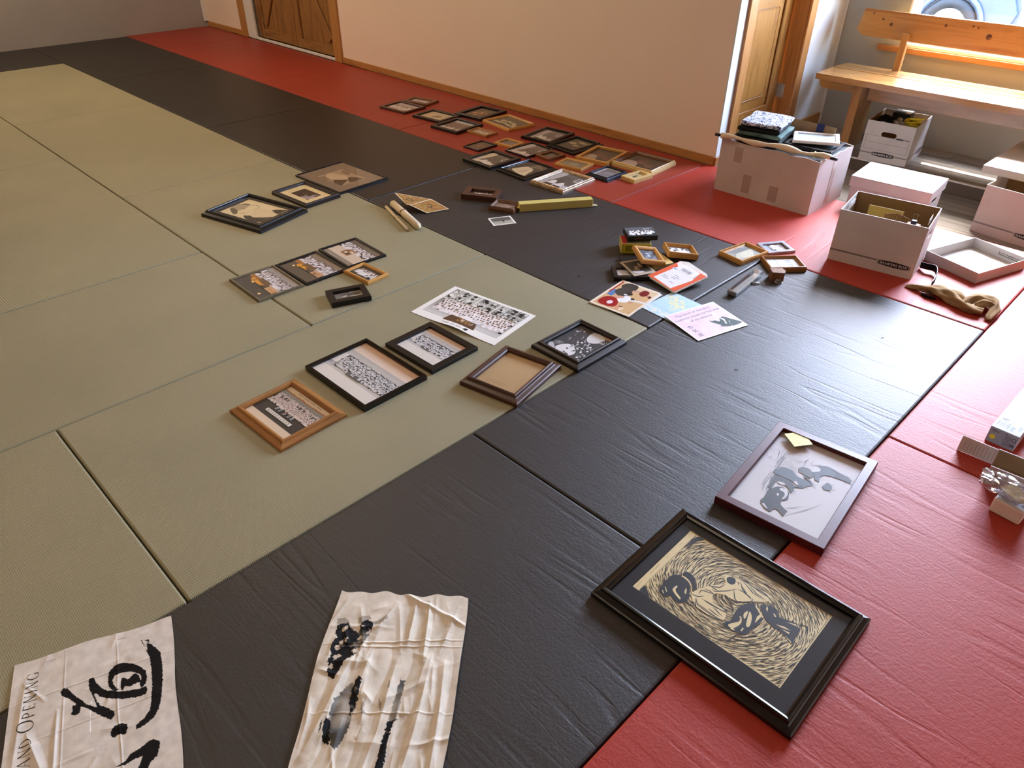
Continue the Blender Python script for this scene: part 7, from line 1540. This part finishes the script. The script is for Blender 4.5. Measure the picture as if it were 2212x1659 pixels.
# banner, GRAND OPENING
Ub = Vector((.1252, .3255)).normalized(); Vb = Vector((Ub.y, -Ub.x)); Ab = (-.2252, -.1011); WB = .349
rg = np.random.RandomState(4)
crb = [(rg.uniform(0, .35), rg.uniform(0, .5), rg.uniform(-1, 1) * .10, rg.uniform(-1, 1) * .10, rg.uniform(.006, .018), rg.uniform(.0008, .0028)) for _ in range(26)]
crb = [(a, b, a + c, b + d, w, h) for a, b, c, d, w, h in crb] + [(.10, .17, .10, .36, .006, .004), (.04, .20, .085, .33, .016, .006), (.0, .12, .35, .105, .003, .0018), (.0, .23, .35, .215, .003, .0015), (.22, 0, .235, .5, .003, .0014), (.11, .0, .115, .5, .003, .0012), (.03, .05, .02, .30, .014, .004)]
def hb(u, v, x, y):
    h = .0012 + .0022 * vnoise(u, v, 2, 14) + .0010 * vnoise(u, v, 3, 40)
    for c in crb: h = h + crease(u, v, *c)
    return h
KB = [q for t_, q in ART_B if t_ == 'K']
def inkb(u, v, x, y):
    base = l3((.88, .85, .81)); c = np.ones(u.shape + (3,)) * base * (.90 + .16 * vnoise(u, v, 7, 60))[..., None]
    jx = (vnoise(x, y, 11, 420) - .5) * .0022; jy = (vnoise(x, y, 12, 420) - .5) * .0022
    k = np.zeros(u.shape, bool)
    for q in KB: k |= inpoly(x + jx, y + jy, q)
    c[k] = l3((.085, .075, .07)); return c
def edb(u, v): return u + .002 * np.sin(v * 22) * (u > .17) + .010 * (v ** 1.5) * (u / WB), v + .003 * np.sin(u * 30) * (v < .02)
bo, zb = cloth('printed_banner', FR['banner'], Ab, Ub, Vb, WB, .62, .0013, hb, inkb, 'white cotton banner with large black brush characters and the words GRAND OPENING', 'banner', edb)
# serif capitals, stroke by stroke: (x0, y0, x1, y1, weight) in letter heights
TK, TN = .095, .035
GL = {'A': (.78, [(.02, 0, .37, 1, TN), (.37, 1, .72, 0, TK), (.17, .36, .58, .36, TN)]), 'N': (.80, [(.10, 0, .10, 1, TN), (.10, 1, .68, 0, TK), (.68, 0, .68, 1, TN)]), 'D': (.82, [(.10, 0, .10, 1, TK), 'D']), 'P': (.62, [(.10, 0, .10, 1, TK), 'P']), 'E': (.62, [(.10, 0, .10, 1, TK), (.08, .98, .50, .98, TN), (.08, .52, .42, .52, TN), (.08, .02, .53, .02, TN), (.50, .98, .50, .84, TN), (.53, .02, .53, .18, TN), (.42, .44, .42, .60, TN)]),
      'I': (.30, [(.13, 0, .13, 1, TK)]), 'R': (.70, [(.10, 0, .10, 1, TK), 'P', (.30, .46, .64, 0, TK)]), 'O': (.90, ['O']), 'G': (.86, ['G', (.70, .42, .70, .06, TK)])}
def arc(cx, cy, rx, ry, a0, a1, n=22): return [(cx + rx * math.cos(a0 + (a1 - a0) * i / n), cy + ry * math.sin(a0 + (a1 - a0) * i / n)) for i in range(n + 1)]
tb0 = Vector((.0642, -.1549)); tb1 = Vector((-.1684, -.0643)); td = (tb1 - tb0).normalized(); tu = Vector((td.y, -td.x))
if tu.dot(Vector((-.008, -.022))) < 0: tu = -tu
P = Pic(0)
def place(cx, by, s, p): q = tb0 + td * (cx + p[0] * s) + tu * (p[1] * s); return (q.x, q.y)
def glyph(ch, cx, s):
    w_, st = GL[ch]
    for k in st:
        if k == 'D': pts = arc(.10, .5, .60, .49, PI / 2, -PI / 2)
        elif k == 'P': pts = [(.10, .98)] + arc(.28, .735, .25, .245, PI / 2, -PI / 2, 14) + [(.10, .49)]
        elif k == 'O': pts = arc(.44, .5, .40, .50, 0, 2 * PI, 34)
        elif k == 'G': pts = arc(.44, .5, .39, .50, .55, 2 * PI - .62, 30)
        else:
            x0, y0, x1, y1, t_ = k; P.stroke([place(cx, 0, s, (x0 + (x1 - x0) * i / 5, y0 + (y1 - y0) * i / 5)) for i in range(6)], t_ * s, t_ * s, (.10, .09, .08))
            if x0 == x1 and abs(y1 - y0) > .8 or ch in 'AN':
                for (xx, yy) in ((x0, y0), (x1, y1)):
                    if (yy < .02 or yy > .98) and not (ch == 'A' and yy > .98) and abs(y1 - y0) > .8: P.stroke([place(cx, 0, s, (xx - .09, yy)), place(cx, 0, s, (xx + .09, yy))], .03 * s, .03 * s, (.10, .09, .08))
            continue
        n = len(pts)
        for i in range(n - 1):
            (xa, ya), (xb, yb) = pts[i], pts[i + 1]; d = abs(yb - ya) / (math.hypot(xb - xa, yb - ya) or 1); t_ = TN + (TK - TN) * d ** 2
            P.stroke([place(cx, 0, s, (xa, ya)), place(cx, 0, s, (xb + (xb - xa) * .15, yb + (yb - ya) * .15))], t_ * s, t_ * s, (.10, .09, .08))
    return w_ * s
tot = (tb1 - tb0).length; hs = .0235; cur = 0; seq = []
def run(word, x, first): 
    for i, ch in enumerate(word): s = hs * (1.38 if (i == 0 and first) else 1.0); x += glyph(ch, x, s) + .0058
    return x
wO = .90 * hs * 1.38 + .0058 + sum(GL[c][0] * hs + .0058 for c in 'PENING'); xO = .0907
run('OPENING', xO, True)
wG = (.86 * 1.38 * hs + .0058) + sum(GL[c][0] * hs + .0058 for c in 'RAND'); run('GRAND', .0723 + .0058 - wG, True)
vz = [(x, y, zb(x, y) + .0005) for x, y, z in P.v]
mesh('lettering', vz, P.f, 'print', bo, cols=P.c)

# creased cloth with ink figure
Uc = Vector((.2411, .2149)).normalized(); Vc = Vector((Uc.y, -Uc.x)); Ac = (-.2684, .069); WC = .335
rg = np.random.RandomState(9); crc = []
for _ in range(95):
    a, b = rg.uniform(0, .34), rg.uniform(0, .60); th_ = rg.normal(PI / 2, .30) if rg.rand() < .72 else rg.normal(.15, .5); l = rg.uniform(.03, .16); crc.append((a, b, a + math.cos(th_) * l, b + math.sin(th_) * l, rg.uniform(.006, .020), rg.uniform(.0015, .0060)))
crc += [(.0, .165, .34, .130, .004, .0035), (.02, .172, .34, .150, .004, .003), (.0, .345, .34, .325, .004, .003), (.0, .49, .34, .48, .004, .003), (.20, .02, .205, .16, .016, .010), (.235, .02, .25, .20, .012, .010), (.17, .0, .26, .05, .010, .009), (.26, .05, .335, .09, .010, .008), (.09, .17, .02, .44, .022, .010), (.19, .20, .15, .58, .018, .010), (.27, .16, .24, .58, .020, .012), (.30, .20, .31, .56, .014, .010), (.13, .16, .10, .36, .016, .007)]
def hc(u, v, x, y):
    h = .0015 + .0035 * vnoise(u, v, 21, 11) + .0018 * vnoise(u, v, 22, 34)
    for c in crc: h = h + crease(u, v, *c) * .8
    h = h + .0035 * np.abs(np.sin(u * 62 + 3 * vnoise(u, v, 24, 5) * 2.2)) * np.clip((v - .12) / .1, 0, 1)
    return h
def inkc(u, v, x, y):
    base = l3((.91, .87, .80)); th_ = 1 + .05 * np.sin(u * 1900 + 2 * vnoise(u, v, 31, 30)); c = np.ones(u.shape + (3,)) * base * (.90 + .14 * vnoise(u, v, 30, 50))[..., None] * th_[..., None]
    jx = (vnoise(x, y, 41, 260) - .5) * .005; jy = (vnoise(x, y, 42, 260) - .5) * .005
    pal = {'k': (.10, .10, .105), 'm': (.36, .36, .35), 'g': (.58, .54, .49), 'w': (.84, .78, .70)}
    for t_ in 'gmkw':
        for tg, q in ART_C[1:]:
            if tg != t_: continue
            k = inpoly(x + jx, y + jy, q); dry = vnoise(x, y, 50, 160); f_ = np.ones(u.shape)
            if tg == 'm': f_ = np.clip(.35 + 1.1 * vnoise(x, y, 51, 28), 0, 1)
            if tg == 'k': f_ = np.clip(.72 + .9 * vnoise(x, y, 52, 40) - .25 * (dry > .8), 0, 1)
            if tg == 'g': f_ = f_ * .75
            c[k] = c[k] * (1 - f_[k][:, None]) + l3(pal[tg]) * f_[k][:, None]
    return c
def edc(u, v): return u + .004 * np.sin(v * 19 + 1) * (1 - np.abs(u / WC - .5)) + (u - WC / 2) * .03 * np.sin(v * 9), v + (.003 * np.sin(u * 40) + .003 * np.sin(u * 95)) * np.exp(-v / .03) - .012 * np.clip((u - .28) / .05, 0, 1) * 0
cloth('ink_painted_cloth', FR['cloth'], Ac, Uc, Vc, WC, .60, .0013, hc, inkc, 'creased cream cotton cloth with a blurred black ink figure, bottom of the photo', 'cloth', edc)
# lint and crumbs lying on the mats
for i, (x, y, a) in enumerate(((.42, -.02, .6), (1.0 - .28, .62, 1.2), (-.52, .15, 0))):
    o = tube('lint_thread', [(0, 0, .0012), (.008, .003, .0030), (.016, .0, .0012)], .0008, 'black_plastic', None, 5, (x, y, 0), (0, 0, a)); tag(o, ('dark thread on the black mat left of the maroon frame', 'dark lint on the black mat near the twisted cloth', 'tiny dark crumb on the green mat above the poster')[i], 'lint')
